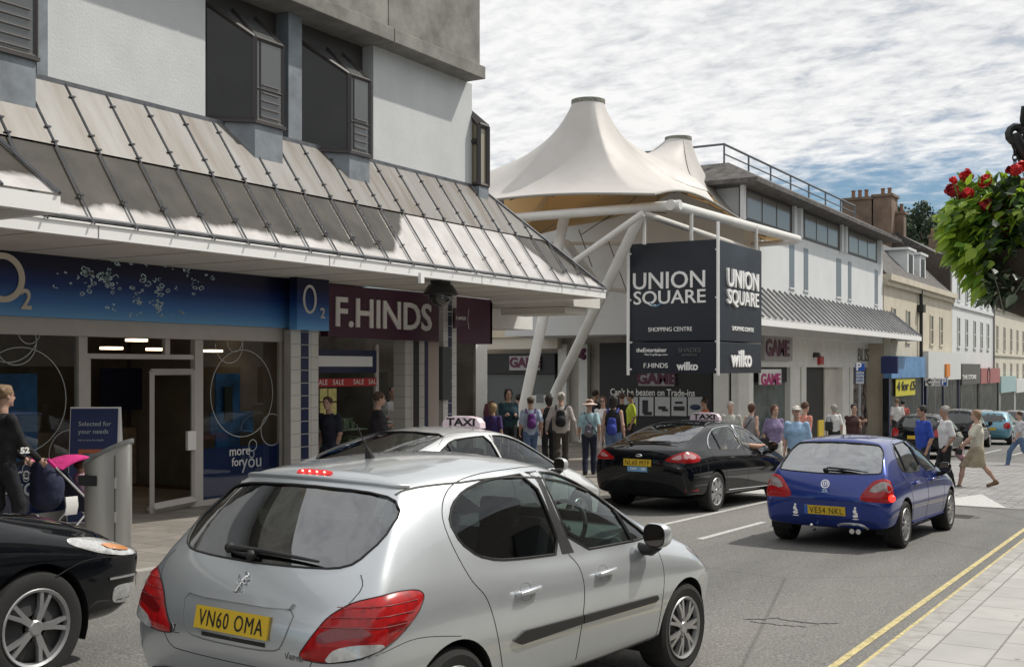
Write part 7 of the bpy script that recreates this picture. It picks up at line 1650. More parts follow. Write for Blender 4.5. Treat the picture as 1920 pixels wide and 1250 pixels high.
    for ank, toe in foot: 
        me = sdf_mesh('shoe', [('c', ank + A(0, -.035, -.045), toe, .046 * s, .038 * s), ('c', ank + A(0, 0, -.0), ank + A(0, -.01, -.04), .042 * s, .046 * s)], res, .03, clips=[(ank + A(0, 0, .03), (0, 0, 1))]); link('shoe', me, root, shoes or cloth('shoe_dark', (.03, .028, .025)), local=True)
    # hair
    if hair:
        t = [('e', hd(0, -.016, .036), A(.083, .100, .090))]
        if hairlen > 0: t += [('c', hd(0, -.05, .02), hd(0, -.06, -.05 - hairlen), .078 * s, .055 * s, ((1, 0, 0), 1.25)), ('e', hd(0, -.02, .0), A(.088, .085, .10))]
        rr = random.Random(int(pos[1] * 97) & 1023)
        for _ in range(9): a = rr.uniform(0, 6.28); e_ = rr.uniform(.1, 1.2); t.append(('e', hd(.07 * math.cos(a) * math.cos(e_), -.02 + .085 * math.sin(a) * math.cos(e_), .04 + .075 * math.sin(e_)), A(.026, .026, .022), .02))
        fw_ = np.array([-st_, ct, 0]); cl = [(hd(0, .072, .045), fw_ + np.array([0, 0, -.85])), (hd(0, .062, 0), fw_)]
        if hairlen <= 0: cl.append((hd(0, -.06, -.062), (0, 0, -1)))
        me = sdf_mesh('hair', t, min(res, .012), .03 * s, clips=cl); link('hair', me, root, HAIRM[hair], local=True)
    # eyes, brows and mouth
    mb = MB()
    for x in (-.030, .030): mb.ell(hd(x, .079, .0), (.011 * s, .008 * s, .007 * s), 8, 6)
    mb.build('eyes', mat('eye_dark', (.03, .025, .02), .3), root, smooth=60, local=True)
    mb = MB()
    for x in (-.030, .030): mb.ell(hd(x, .083, .019), (.018 * s, .006 * s, .0045 * s), 8, 4)
    mb.build('eyebrows', HAIRM[hair or 'brown'], root, smooth=60, local=True)
    mb = MB(); mb.ell(hd(0, .081, -.060), (.022 * s, .007 * s, .006 * s), 10, 6); mb.build('mouth', mat('lips', (.30, .10, .08), .5), root, smooth=60, local=True)
    if hat == 'cap':
        hc = cloth('cap_pale', (.55, .52, .47)); me = sdf_mesh('cap', [('e', hd(0, -.012, .050), A(.088, .105, .080)), ('e', hd(0, .10, .055), A(.07, .075, .010), .012)], .010, .02, clips=[(hd(0, 0, .038), (0, 0, -1))]); link('cap', me, root, hc, local=True)
    if hat == 'sun':
        mb = MB(); c_ = hd(0, -.01, .045); mb.lathe([(0, .085 * s), (.05 * s, .082 * s), (.088 * s, .06 * s), (.098 * s, .0), (.14 * s, -.02 * s), (.19 * s, -.035 * s), (.19 * s, -.045 * s), (.13 * s, -.03 * s), (.09 * s, -.012 * s)], c_, n=32); mb.build('sun_hat', cloth('hat_pink', (.62, .46, .42)), root, smooth=50, local=True)
    sp_ = dict(up=up, hd=hd, A=A, arm=armP, pel=pel, s=s, root=root)
    if extra: extra(sp_)
    return sp_
def backpack(sp_, m, w=.28, h=.42, d=.13, z=.28, label='backpack'):
    up, A = sp_['up'], sp_['A']; c_ = up(0, -.175, z); me = sdf_mesh('backpack', [('c', up(0, -.17, z - h * .28), up(0, -.16, z + h * .25), d * .62, d * .5, ((1, 0, 0), w / d * .62)), ('e', up(0, -.235, z - .07), A(w * .36, .05, h * .22), .02)], .014, .03)
    o = link('backpack', me, None, m); return o
def carried(o, sp_, label, cat, off=(0, 0, 0)):
    o.location = sp_['root'].location; o.rotation_euler = sp_['root'].rotation_euler; tag(o, label, cat); return o
def straps(sp_, m):
    up = sp_['up']; mb = MB()
    for x in (-.10, .10): mb.tube([up(x, -.14, .46), up(x * 1.15, .0, .545), up(x * 1.1, .14, .40), up(x * 1.2, .10, .2)], .02, 6)
    mb.build('strap', m, sp_['root'], smooth=50, local=True)
def crossbody(sp_, m, side=1, hipz=.05):
    up = sp_['up']; mb = MB(); mb.tube([up(-side * .12, .0, .535), up(-side * .03, .165, .36), up(side * .10, .165, .18), up(side * .19, .04, hipz)], .011, 5); mb.tube([up(-side * .12, .0, .535), up(-side * .03, -.15, .36), up(side * .10, -.15, .18), up(side * .19, -.02, hipz)], .011, 5); mb.build('strap', m, sp_['root'], smooth=50, local=True)
def handbag(sp_, p, m, label, w=.28, h=.22, d=.1):
    mb = MB(); mb.obox(tuple(p), w, d, h); o = mb.build('handbag', m, None, bevel=.03); mb = MB(); mb.tube([Vector(p) + Vector((-w * .35, 0, h * .45)), Vector(p) + Vector((-w * .2, 0, h * .95)), Vector(p) + Vector((w * .2, 0, h * .95)), Vector(p) + Vector((w * .35, 0, h * .45))], .010, 6); mb.build('strap', m, o, local=True)
    return carried(o, sp_, label, 'bag')
def pxp(px, d): v = atD(px, 700, d); return (v.x, v.y)
def hgt(py, px, d, ground=None):
    v = atD(px, py, d); return v.z - (ground if ground is not None else rz(v.y) + (.12 if v.x < KX else (.06 if 22 < v.y < 38 else 0)))
# facing: camera looks along +31 deg left of the street
AWAY = YAW; TOW = YAW + math.pi; RIGHT = YAW - math.pi / 2; LEFTW = YAW + math.pi / 2
C = cloth
def P_(label, px, d, head, face, **kw):
    H_ = hgt(head, px, d); kw.setdefault('H', max(1.45, min(1.9, H_))); return person(label, pxp(px, d), face, **kw)
# at the jeweller's window
a = P_('man in navy T-shirt with one hand on his head outside the jeweller window', 622, 19.6, 744, TOW - .5, top=C('navy', (.015, .018, .035)), bottom=C('jean', (.03, .045, .08)), hair='brown', arms={'L': (-.12, .02, .82, (-1, .3, .1)), 'R': (.25, .05, -.05)}, sleeve=.5, headturn=.3, res=.013, lean=.12)
a = P_('man in dark shirt with his hand at his mouth by the jeweller shop', 708, 19.4, 736, RIGHT + .3, top=C('charcoal', (.022, .020, .026)), bottom=C('darktrouser', (.02, .02, .025)), hair='brown', arms={'R': (.06, .17, .60, (.6, -.2, -.7)), 'L': (-.15, .2, .25)}, sleeve=1, width=1.12, res=.013)
P_('shop assistant in white shirt standing inside the jeweller shop', 738, 24.5, 724, TOW, top=C('white', (.62, .62, .62)), bottom=C('black', (.015, .015, .018)), hair='dark', arms={'L': (-.1, .22, .2), 'R': (.1, .22, .2)}, sleeve=1, res=.02)
# crowd in the forecourt
P_('woman in pink brown top just right of the slim tiled pillar', 864, 26, 740, LEFTW, top=C('dustyrose', (.28, .14, .12)), bottom=C('darktrouser', (.02, .02, .025)), hair='brown', female=True, hairlen=.06, res=.02)
P_('person with sandy hair in plum jacket at the left of the crowd', 898, 28, 733, AWAY, top=C('plum', (.10, .03, .05)), bottom=C('jean', (.03, .045, .08)), hair='sandy', female=True, hairlen=.12, sleeve=1, res=.02)
P_('tall person with pale brown hair behind the plum jacket', 909, 31, 727, AWAY + .4, top=C('brown', (.09, .05, .035)), bottom=C('jean', (.03, .045, .08)), hair='grey', sleeve=1, res=.02)
P_('fair haired woman in purple and blue top in the crowd', 924, 25, 745, AWAY - .2, H=1.55, top=C('purpleblue', (.09, .03, .12), col2=(.02, .03, .14)), bottom=C('jean', (.03, .045, .08)), hair='blond', female=True, hairlen=.02, res=.018)
P_('long haired woman in teal jacket reading a paper in the crowd', 953, 27.5, 730, TOW + .2, top=C('teal', (.02, .075, .085), col2=(.012, .02, .04)), bottom=C('black', (.015, .015, .018)), hair='dark', female=True, hairlen=.14, sleeve=1, arms={'L': (-.12, .30, .25), 'R': (.12, .30, .25)}, res=.018)
P_('person in dark green top between the teal jacket and the purple backpack', 972, 30, 740, AWAY, top=C('darkgreen', (.02, .05, .03)), bottom=C('black', (.015, .015, .018)), hair='dark', sleeve=1, res=.02)
a = P_('man in pale blue T-shirt wearing a purple backpack', 995, 26.5, 745, AWAY + .1, pose='walk', stride=.5, top=C('paleblue', (.36, .44, .55)), bottom=C('bluejean', (.10, .16, .28)), hair='brown', res=.015)
carried(backpack(a, C('purple', (.11, .03, .17))), a, 'purple backpack on the man in pale blue T-shirt', 'backpack'); straps(a, C('purple', (.11, .03, .17)))
a = P_('man in white cap and beige sweatshirt with black backpack', 1052, 26.5, 737, AWAY - .1, pose='walk', stride=.55, top=C('beige', (.42, .38, .36)), bottom=C('browntrouser', (.06, .05, .04)), hair='grey', hat='cap', sleeve=1, res=.015, arms={'R': (.33, .02, -.02), 'L': (-.33, .06, -.0)}, width=1.1)
carried(backpack(a, C('blackbag', (.015, .015, .018)), w=.32, h=.46), a, 'black backpack on the man in white cap', 'backpack'); straps(a, C('blackbag', (.015, .015, .018)))
P_('dark haired person in black vest left of the man in white cap', 1029, 28, 741, AWAY + .2, top=C('black', (.015, .015, .018)), bottom=C('black', (.015, .015, .018)), hair='dark', sleeve=0, res=.02, female=True, hairlen=.08)
a = P_('woman in pink sun hat and pale blue shirt with dark shoulder bag', 1105, 25.5, 750, AWAY - .15, pose='walk', stride=.4, top=C('aqua', (.35, .52, .58)), bottom=C('darkjean', (.02, .025, .05)), hair='sandy', hat='sun', female=True, res=.015)
carried(backpack(a, C('floralbag', (.03, .03, .06), col2=(.25, .22, .25), vs=30), w=.26, h=.30, z=.12), a, 'small dark patterned bag on the woman in pink sun hat', 'bag'); crossbody(a, M_rub)
P_('man in black T-shirt standing farther back by the game shop', 1115, 33, 722, RIGHT + .3, top=C('black', (.015, .015, .018)), bottom=C('black', (.015, .015, .018)), hair='dark', skin=1, res=.022)
a = P_('woman in white top and sunglasses facing the street beside the pink hat', 1131, 28, 744, TOW - .3, top=C('white', (.62, .62, .62)), bottom=C('paleskirt', (.45, .40, .38)), hair='auburn', female=True, hairlen=.03, sleeve=1, res=.018)
mb = MB(); 
for x in (-.03, .03): mb.ell(a['hd'](x, .092, .0), (.024, .008, .018), 10, 6)
mb.build('sunglasses', M_black, a['root'], local=True)
a = P_('dark haired woman in black vest top with bright blue backpack', 1150, 25, 742, AWAY - .3, top=C('black', (.015, .015, .018)), bottom=C('bluejean', (.10, .16, .28)), hair='dark', female=True, hairlen=.22, sleeve=0, res=.015, skin=0)
carried(backpack(a, C('royal', (.03, .05, .30)), w=.30, h=.46, z=.18), a, 'bright blue backpack on the dark haired woman', 'backpack'); straps(a, C('royal', (.03, .05, .30)))
P_('person in yellow high visibility vest in front of the black game shop', 1184, 33, 737, LEFTW, top=C('hivis', (.48, .58, .05)), bottom=C('black', (.015, .015, .018)), hair='dark', res=.02, skin=1)
P_('dark clothed person left of the yellow vest', 1166, 34, 738, AWAY, top=C('black', (.015, .015, .018)), bottom=C('black', (.015, .015, .018)), hair='auburn', sleeve=1, res=.022)
P_('person in orange top behind the black taxi', 1322, 31, 747, LEFTW - .4, top=C('orange', (.55, .16, .09)), bottom=C('jean', (.03, .045, .08)), hair='brown', res=.02)
P_('elderly man in glasses and pale checked shirt behind the black taxi', 1370, 26, 754, TOW - .4, top=C('checked', (.50, .49, .44), col2=(.30, .30, .28), vs=26), bottom=C('browntrouser', (.06, .05, .04)), hair='grey', skin=0, res=.016, headturn=.4)
a = P_('woman in grey vest top behind the black taxi front', 1409, 27, 757, RIGHT + .7, top=C('greyvest', (.26, .25, .27)), bottom=C('jean', (.03, .045, .08)), hair='auburn', female=True, hairlen=.02, sleeve=0, res=.017); crossbody(a, M_rub, -1)
a = P_('woman in purple flowered blouse and white trousers with black handbag', 1452, 25.5, 755, TOW + .25, top=C('flowered', (.30, .26, .40), col2=(.10, .06, .16), vs=34), bottom=C('whitetrouser', (.62, .60, .56)), hair='auburn', female=True, hairlen=.01, res=.016)
handbag(a, a['up'](.30, .03, -.02), M_black, 'black handbag held by the woman in white trousers')
a = P_('man in flat cap and pale blue polo shirt between the black taxi and blue car', 1494, 22.0, 762, TOW - .5, top=C('sky', (.30, .46, .66)), bottom=C('browntrouser', (.06, .05, .04)), hair='grey', hat='cap', res=.013, skin=0, headturn=.5, width=1.0)
P_('man in salmon pink shirt behind the man in the flat cap', 1508, 27, 750, RIGHT + .5, top=C('salmon', (.58, .24, .19)), bottom=C('browntrouser', (.06, .05, .04)), hair='auburn', res=.018)
a = P_('woman with white hair and white top carrying a black shoulder bag', 1564, 33, 759, AWAY, top=C('white', (.62, .62, .62)), bottom=C('darktrouser', (.02, .02, .025)), hair='grey', female=True, res=.02, hairlen=.02)
handbag(a, a['up'](-.2, -.12, .16), M_black, 'black shoulder bag on the woman with white hair', .22, .26)
P_('man in dark brown T-shirt with his hand raised by the boutique window', 1601, 30, 754, TOW - .1, top=C('darkbrown', (.05, .02, .018)), bottom=C('khaki', (.25, .2, .12)), hair='dark', arms={'R': (-.20, .2, .40), 'L': (-.12, .22, .36)}, res=.018, width=1.1)
P_('distant pedestrian in white by the blue fascia shop', 1682, 46, 748, AWAY, top=C('white', (.62, .62, .62)), bottom=C('darktrouser', (.02, .02, .025)), hair='sandy', res=.028)
P_('distant pedestrian in red by the blue fascia shop', 1693, 47, 751, AWAY, top=C('brick', (.40, .10, .08)), bottom=C('darktrouser', (.02, .02, .025)), hair='dark', res=.028)
# crossing the road
P_('man in royal blue shirt crossing the road beyond the blue car', 1731, 23.5, 756, LEFTW + .15, pose='walk', stride=.3, top=C('royalshirt', (.018, .055, .34)), bottom=C('navytrouser', (.02, .025, .05)), hair='dark', skin=1, res=.013, headturn=-.1, arms={'L': (-.26, .06, -.06), 'R': (.26, -.02, -.06)}, width=1.06)
P_('grey haired man in white shirt and black trousers crossing behind the blue shirt', 1773, 24.5, 757, LEFTW, pose='walk', stride=.3, top=C('white', (.62, .62, .62)), bottom=C('black', (.015, .015, .018)), hair='grey', skin=1, res=.014, width=1.06)
a = P_('woman in beige top and skirt striding across the paved crossing', 1832, 24.3, 764, LEFTW - .1, pose='walk', stride=1.0, top=C('creamtop', (.55, .53, .44)), bottom=C('khakiskirt', (.36, .31, .22)), hair='sandy', female=True, legs='skirt', res=.013, skin=0, shoes=C('sandal', (.16, .10, .06)), arms={'L': (-.22, .40, .06), 'R': (.22, .24, .02)}, width=1.08, hairlen=.01)
handbag(a, a['arm'][0][2] + np.array([0, .05, -.14]), M_black, 'small black handbag held by the woman in beige', .18, .13)
mb = MB(); p = a['arm'][1][2]; v = []
for i in range(8): v.append((p[0] + .02 * math.sin(i * 1.3), p[1] + .09 * math.sin(i * .8), p[2] - .05 - i * .055))
mb.tube(v, [.02, .07, .08, .07, .075, .06, .05, .02], 8); o = mb.build('pink_cardigan', C('pinkcloth', (.50, .28, .32)), None, smooth=60); carried(o, a, 'pink cardigan hanging from the hand of the woman in beige', 'cardigan')
P_('person in pale shirt and blue jeans walking at the right edge', 1912, 33, 768, LEFTW, pose='walk', stride=1.0, top=C('pale', (.50, .51, .54)), bottom=C('bluejean', (.10, .16, .28)), hair='brown', res=.018)
# parent with the pushchair at the left edge
gx, gy = pxp(4, 12.2); 
a = person('young person in black top pushing a pink pushchair past the phone shop', (gx, gy), -R(8), H=hgt(724, 8, 12.2), top=C('blacktop', (.012, .012, .014)), bottom=C('blacktrouser', (.012, .013, .018)), hair='sandy', sleeve=1, arms={'R': (.16, .33, .03), 'L': (-.16, .33, .03)}, res=.011, pose='walk', stride=.4, headturn=0)
me = text_mesh('52', .085, .002, 1.2, .004); sh, elb, hnd = a['arm'][1]; me.transform(frame(Vector(sh * .0 + elb * 1.0) + Vector((.055, 0, -.06)), (0, 1, 0))); link('number_print', me, a['root'], M_wht_lit, local=True)
PUSH = a
# ---------------------------------------------------------------- props
# litter bin
bx, by = atD(203, 700, 11.3).x, atD(203, 700, 11.3).y
bb = empty('litter_bin', (bx, by, rz(by) + .12), YAW - R(12), 'tall brushed steel litter bin with dark slanted lid by the kerb', 'litter bin')
def ovl(a, b, n=28): return [(a * math.copysign(abs(math.cos(t)) ** .95, math.cos(t)), b * math.copysign(abs(math.sin(t)) ** .95, math.sin(t))) for t in [2 * math.pi * i / n for i in range(n)]]
def lidz(x): return .99 + .50 * (x + .24)
pr = ovl(.235, .17); n = len(pr); mb = MB(); v = [(x, y, 0) for x, y in pr] + [(x * 1.0, y, lidz(x) - .02) for x, y in pr]; mb.add(v, [(i, (i + 1) % n, n + (i + 1) % n, n + i) for i in range(n)] + [tuple(range(n, 2 * n))]); mb.build('shell', M_steel, bb, smooth=40, local=True)
mb = MB(); v = [(x * 1.08, y * 1.1, lidz(x * 1.08) - .02 + .0) for x, y in pr] + [(x * 1.08, y * 1.1, lidz(x * 1.08) + .02) for x, y in pr]; mb.add(v, [(i, (i + 1) % n, n + (i + 1) % n, n + i) for i in range(n)] + [tuple(range(n, 2 * n)), tuple(range(n))[::-1]])
mb.build('lid', mat('bin_lid', (.17, .18, .175), .45, var=.3, vscale=10), bb, smooth=40, local=True)
mb = MB(); mb.box((-.215, -.185, .80), (-.02, -.13, .90)); mb.build('slot', M_black, bb, bevel=.01, local=True)
mb = MB()
for z in (.12, .45, .78): mb.tube([(.165, -.145, z), (.165, -.145, z + .10)], .012, 6)
mb.build('hinge', M_steel, bb, local=True); mb = MB(); mb.box((.157, -.150, .04), (.160, -.138, 1.1)); mb.build('door_gap', M_rub, bb, local=True)
# advertising board by the door
p = atD(172, 760, 14.9); ab = empty('advertising_board', (p.x, p.y, rz(p.y) + .12), YAW + R(6), 'blue poster board on a white stand outside the phone shop door', 'poster board')
Hb = 1.50; mb = MB(); mb.prism([(-.02, 0), (.03, 0), (.20, Hb), (.16, Hb)], 'x', -.31, .31); mb.prism([(.42, 0), (.46, 0), (.21, Hb), (.18, Hb)], 'x', -.31, .31); mb.prism([(-.02, 0), (.46, 0), (.21, Hb), (.16, Hb)], 'x', .30, .325); mb.build('stand', M_wht_lit, ab, local=True)
def bp(u, v_, off=.006): return Vector((u, -.02 + .18 * v_ / Hb - off, v_))
mb = MB(); mb.add([bp(-.30, .02), bp(.30, .02), bp(.30, Hb - .02), bp(-.30, Hb - .02)], [(0, 1, 2, 3)]); po = mb.build('poster', mat('poster_royal', (.010, .022, .11), .35), ab, local=True)
mb = MB(); mb.add([bp(-.19, .52, .010), bp(.19, .52, .010), bp(.19, .95, .010), bp(-.19, .95, .010)], [(0, 1, 2, 3)]); mb.build('orange_panel', mat('poster_orange', (.50, .14, .05), .5), po, local=True)
mb = MB(); mb.add([bp(-.14, .57, .013), bp(.14, .57, .013), bp(.14, .90, .013), bp(-.14, .90, .013)], [(0, 1, 2, 3)]); mb.build('dark_panel', mat('poster_dots', (.03, .02, .05), .5, col2=(.30, .35, .38), vscale=16), po, local=True)
for s_, z_, h_ in (('Selected for', 1.28, .085), ('your needs', 1.18, .085), ('Ask in store for details', 1.07, .035)): me = text_mesh(s_, h_, .001, 1, 0, 'LEFT'); me.transform(frame(bp(-.20, z_, .010), (1, 0, 0), (0, .15, 1))); link('lettering', me, po, M_frost, local=True)
# pushchair
pr_ = PUSH['root']; hR = PUSH['arm'][1][2]; hL = PUSH['arm'][0][2]
pc = empty('pushchair', pr_.location, pr_.rotation_euler[2], 'pink and navy pushchair with small child beside the phone shop window', 'pushchair')
hy = (hR[1] + hL[1]) / 2 + .07; hz = (hR[2] + hL[2]) / 2; M_al = mat('pushchair_tube', (.55, .55, .56), .35, metal=.6); M_pink = C('hotpink', (.62, .03, .22)); M_nvb = C('navybag', (.02, .025, .06))
mb = MB()
for x in (-.20, .20): mb.tube([(x, hy, hz), (x, hy + .12, hz - .12), (x, hy + .85, .10)], .012, 6); mb.tube([(x, hy + .22, .09), (x, hy + .62, .50)], .012, 6)
mb.tube([(-.20, hy + .5, .42), (.20, hy + .5, .42)], .012, 6); mb.tube([(-.2, hy, hz), (.2, hy, hz)], .011, 6); mb.build('frame', M_al, pc, smooth=50, local=True)
mb = MB()
for x in (-.20, .20): mb.tube([(x, hy + .0, hz), (x, hy + .09, hz - .09)], .022, 8)
mb.build('grip', M_pink, pc, smooth=50, local=True)
for x in (-.21, .21):
    for y in (hy + .22, hy + .85): mb = MB(); mb.lathe([(.07, -.02), (.085, -.02), (.085, .02), (.07, .02)], (x, y, .085), 'x', n=20, closed=True); mb.lathe([(0, -.01), (.07, -.01), (.07, .01), (0, .01)], (x, y, .085), 'x', n=16); mb.build('wheel', M_rub, pc, smooth=40, local=True)
rows = []
for i in range(7):
    a0 = R(-15 + 105 * i / 6); rows.append([(x * .24, hy + .50 - .30 * math.cos(a0) * 1.0, hz - .10 + .10 * math.sin(a0) - .05 * x * x) for x in (-1, -.5, 0, .5, 1)])
rows = [[(x * .25, hy + .14 + t * .44, hz - .08 + .10 * math.sin(t * 2.4) - .03 * x * x) for x in (-1, -.5, 0, .5, 1)] for t in [i / 8 for i in range(9)]]
mb = MB(); mb.sheet(rows, (0, 0, -.015)); mb.build('hood', M_pink, pc, smooth=60, local=True)
mb = MB(); mb.sheet([[(x * .19, hy + .22 + t * .30, hz - .15 - t * .45 - .03 * (1 - x * x)) for x in (-1, 0, 1)] for t in [i / 5 for i in range(6)]], (0, .02, 0)); mb.sheet([[(x * .19, hy + .52 + t * .28, hz - .60 + .02 * t) for x in (-1, 0, 1)] for t in (0, .5, 1)], (0, 0, -.03)); mb.build('seat', M_nvb, pc, smooth=60, local=True)
me = sdf_mesh('bag', [('c', (0.0, hy + .05, hz - .12), (.02, hy + .08, hz - .42), .11, .16, ((1, 0, 0), 1.3)), ('e', (.15, hy + .1, hz - .3), (.1, .12, .16))], .02, .05); o = link('shopping_bag', me, None, M_nvb); o.location = pc.location; o.rotation_euler = pc.rotation_euler; tag(o, 'bulging navy bag hanging from the pushchair handle', 'bag')
mb = MB(); mb.sheet([[(.24 + .02 * math.sin(t * 4), hy + .18 + u * .14, hz - .42 - t * .2) for u in (0, .5, 1)] for t in (0, .5, 1)], (.015, 0, 0)); o = mb.build('muslin', M_wht_lit, pc, smooth=60, local=True)
ch = empty('child', pc.location, pc.rotation_euler[2], 'small child in flowered top and pink trousers sitting in the pushchair', 'child')
cz = hz - .52; cy = hy + .60
me = sdf_mesh('body', [('c', (0, cy, cz), (0, cy - .08, cz + .26), .085, .075, ((1, 0, 0), 1.2)), ('e', (0, cy - .06, cz + .42), (.08, .09, .095), .02), ('c', (0, cy - .08, cz + .3), (0, cy - .07, cz + .36), .04, .04), ('c', (.10, cy - .06, cz + .24), (.15, cy + .08, cz + .12), .03, .025), ('c', (-.10, cy - .06, cz + .24), (-.15, cy + .08, cz + .12), .03, .025), ('c', (.06, cy, cz), (.09, cy + .2, cz - .02), .05, .04), ('c', (-.06, cy, cz), (-.09, cy + .2, cz - .02), .05, .04), ('c', (.09, cy + .2, cz - .02), (.10, cy + .25, cz - .2), .036, .03), ('c', (-.09, cy + .2, cz - .02), (-.10, cy + .25, cz - .2), .036, .03)], .012, .03); link('body', me, ch, SKIN[0], local=True)
me = sdf_mesh('top', [('c', (0, cy, cz + .02), (0, cy - .08, cz + .26), .097, .085, ((1, 0, 0), 1.2)), ('c', (.10, cy - .06, cz + .24), (.13, cy + .02, cz + .17), .042, .04), ('c', (-.10, cy - .06, cz + .24), (-.13, cy + .02, cz + .17), .042, .04)], .012, .03, clips=[((0, 0, cz + .32), (0, 0, 1))]); link('top', me, ch, C('childtop', (.45, .50, .60), col2=(.55, .15, .25), vs=25), local=True)
me = sdf_mesh('trousers', [('c', (s_ * .06, cy, cz), (s_ * .09, cy + .2, cz - .02), .062, .05) for s_ in (-1, 1)] + [('c', (s_ * .09, cy + .2, cz - .02), (s_ * .10, cy + .25, cz - .2), .048, .04) for s_ in (-1, 1)], .012, .03); link('trousers', me, ch, M_pink, local=True)
me = sdf_mesh('hair', [('e', (0, cy - .075, cz + .44), (.087, .095, .09))], .012, .02, clips=[((0, cy - .0, cz + .42), (0, 1, -.6))]); link('hair', me, ch, HAIRM['auburn'], local=True)
# street signs
def post(px, w, ztop, label, r=.04): p = atX(px, 700, w); t = empty('sign_post', (-w, p.y, rz(p.y)), label=label, cat='sign'); mb = MB(); mb.tube([(-w, p.y, rz(p.y)), (-w, p.y, ztop)], r, 8); mb.build('pole', mat('pole_grey', (.30, .31, .32), .5, metal=.4), t, smooth=40); return t, p.y
t, y = post(1612, 9.2, atX(1612, 680, 9.2).z, 'blue parking sign with white plate below on a slim pole by the boutique')
def flag(t, w, y, px0, px1, py0, py1, m, nm='panel', dd=0): a, b_ = atY(px0, py1, y - .06 - dd), atY(px1, py0, y - .06 - dd); mb = MB(); mb.box((a.x, y - .06 - dd, a.z), (b_.x, y - .035 - dd, b_.z)); return mb.build(nm, m, t)
M_bsign = mat('sign_blue', (.02, .10, .45), .4)
o = flag(t, 9.2, y, 1604, 1621, 681, 695, M_bsign); me = text_mesh('P', .34, .003, 1, .01); me.transform(frame(atY(1610, 688, y - .065), (1, 0, 0))); link('lettering', me, o, M_wht_lit)
o = flag(t, 9.2, y, 1605, 1619, 697, 719, mat('plate_palegrey', (.5, .53, .56), .5), 'plate')
for i, s_ in enumerate(('Disabled', 'badge', 'holders')): me = text_mesh(s_, .10, .002, 1); me.transform(frame(atY(1612, 701 + i * 6, y - .065), (1, 0, 0))); link('lettering', me, o, M_bsign)
t, y = post(1753, 9.4, atX(1753, 708, 9.4).z, 'white direction sign with black arrow and blue parking square on a white pole'); 
o = flag(t, 9.4, y, 1735, 1777, 709, 723, M_wht_lit); flag(o, 9.4, y, 1764, 1775, 710, 722, M_bsign, 'parking_square', .03)
me = text_mesh('P', .36, .003, 1, .01); me.transform(frame(atY(1769.5, 716, y - .10), (1, 0, 0))); link('lettering', me, o, M_wht_lit)
for s_, py in (('Fleet Walk', 713), ('car park', 719)): me = text_mesh(s_, .17, .002, 1); me.transform(frame(atY(1753, py, y - .065), (1, 0, 0))); link('lettering', me, o, M_black)
mb = MB(); c_ = atY(1740, 716, y - .07); mb.tube([c_ + Vector((.10, 0, .14)), c_ + Vector((-.06, 0, 0)), c_ + Vector((.10, 0, -.14))], .03, 4); mb.build('arrow', M_black, o)
# hanging flower basket close to the camera, on the bracket of a street lamp
fb = atD(1905, 470, 4.6); lampx = atD(1965, 400, 4.75)
lp = empty('street_lamp', (lampx.x, lampx.y, rz(lampx.y) + .11), label='black ornate lamp column bracket at the right edge holding the flower basket', cat='street lamp')
M_iron = mat('black_iron', (.015, .016, .018), .4, var=.2, vscale=8)
mb = MB(); b0 = Vector((lampx.x, lampx.y, rz(lampx.y) + .11)); mb.tube([b0, b0 + Vector((0, 0, .9)), b0 + Vector((0, 0, 4.2))], [.11, .075, .055], 14); mb.build('column', M_iron, lp, smooth=40)
Rt = Vector((CS, SN, 0)); Fw = Vector((-SN, CS, 0))
top_ = atD(1912, 290, 4.6); q = [atD(1960, 345, 4.7), atD(1925, 305, 4.62), atD(1908, 268, 4.6), atD(1903, 250, 4.6)]
mb = MB(); mb.tube(q, [.030, .028, .026, .020], 8); mb.tube([atD(1960, 300, 4.7), atD(1925, 262, 4.62), atD(1917, 225, 4.6), atD(1920, 200, 4.6)], .012, 6)
h0 = atD(1904, 252, 4.6); mb.tube([h0 + Rt * (.045 * math.cos(t * .6)) * .6 + Vector((0, 0, .03 * math.sin(t * .6))) for t in range(11)], .016, 7); mb.build('bracket', M_iron, lp, smooth=50)
mb = MB(); hk = atD(1903, 285, 4.6)
for i in range(4):
    c_ = hk + Vector((0, 0, -.022 * i)); n = 10; mb.tube([c_ + (Rt if i % 2 else Fw) * .009 * math.cos(2 * math.pi * k / n) + Vector((0, 0, .016 * math.sin(2 * math.pi * k / n))) for k in range(n + 1)], .003, 5, cap=False)
mb.build('chain', M_iron, lp)
bk_ = empty('hanging_basket', (fb.x, fb.y, fb.z - .3), label='hanging flower basket with lime leaves and red geraniums at the right edge', cat='flower basket')
mb = MB(); bc = atD(1935, 475, 4.6); mb.lathe([(.02, -.26), (.12, -.22), (.19, -.12), (.22, .0), (.20, .0), (.0, .02)], bc, n=24); mb.build('bowl', mat('basket_dark', (.03, .022, .015), .9, bump=.5, bscale=30), bk_, smooth=50)
mb = MB()
for s_ in (-1, 0, 1): mb.tube([bc + Rt * s_ * .18 + Fw * (.1 if s_ == 0 else 0), hk + Vector((0, 0, -.08))], .003, 5)
mb.build('chain', M_iron, bk_)
rr = random.Random(11)
def leaf_v(c_, d, up_, L_, w):
    d = d.normalized(); s_ = d.cross(up_).normalized(); n_ = s_.cross(d)
    pts = [c_, c_ + d * L_ * .18 + s_ * w * .75, c_ + d * L_ * .45 + s_ * w * .9 - n_ * w * .05, c_ + d * L_ * .75 + s_ * w * .45 - n_ * w * .2, c_ + d * L_ - n_ * w * .45, c_ + d * L_ * .75 - s_ * w * .45 - n_ * w * .2, c_ + d * L_ * .45 - s_ * w * .9 - n_ * w * .05, c_ + d * L_ * .18 - s_ * w * .75, c_ + d * L_ * .5 - n_ * w * .28]
    return pts, [(8, i, i + 1) for i in range(7)] + [(8, 7, 0)]
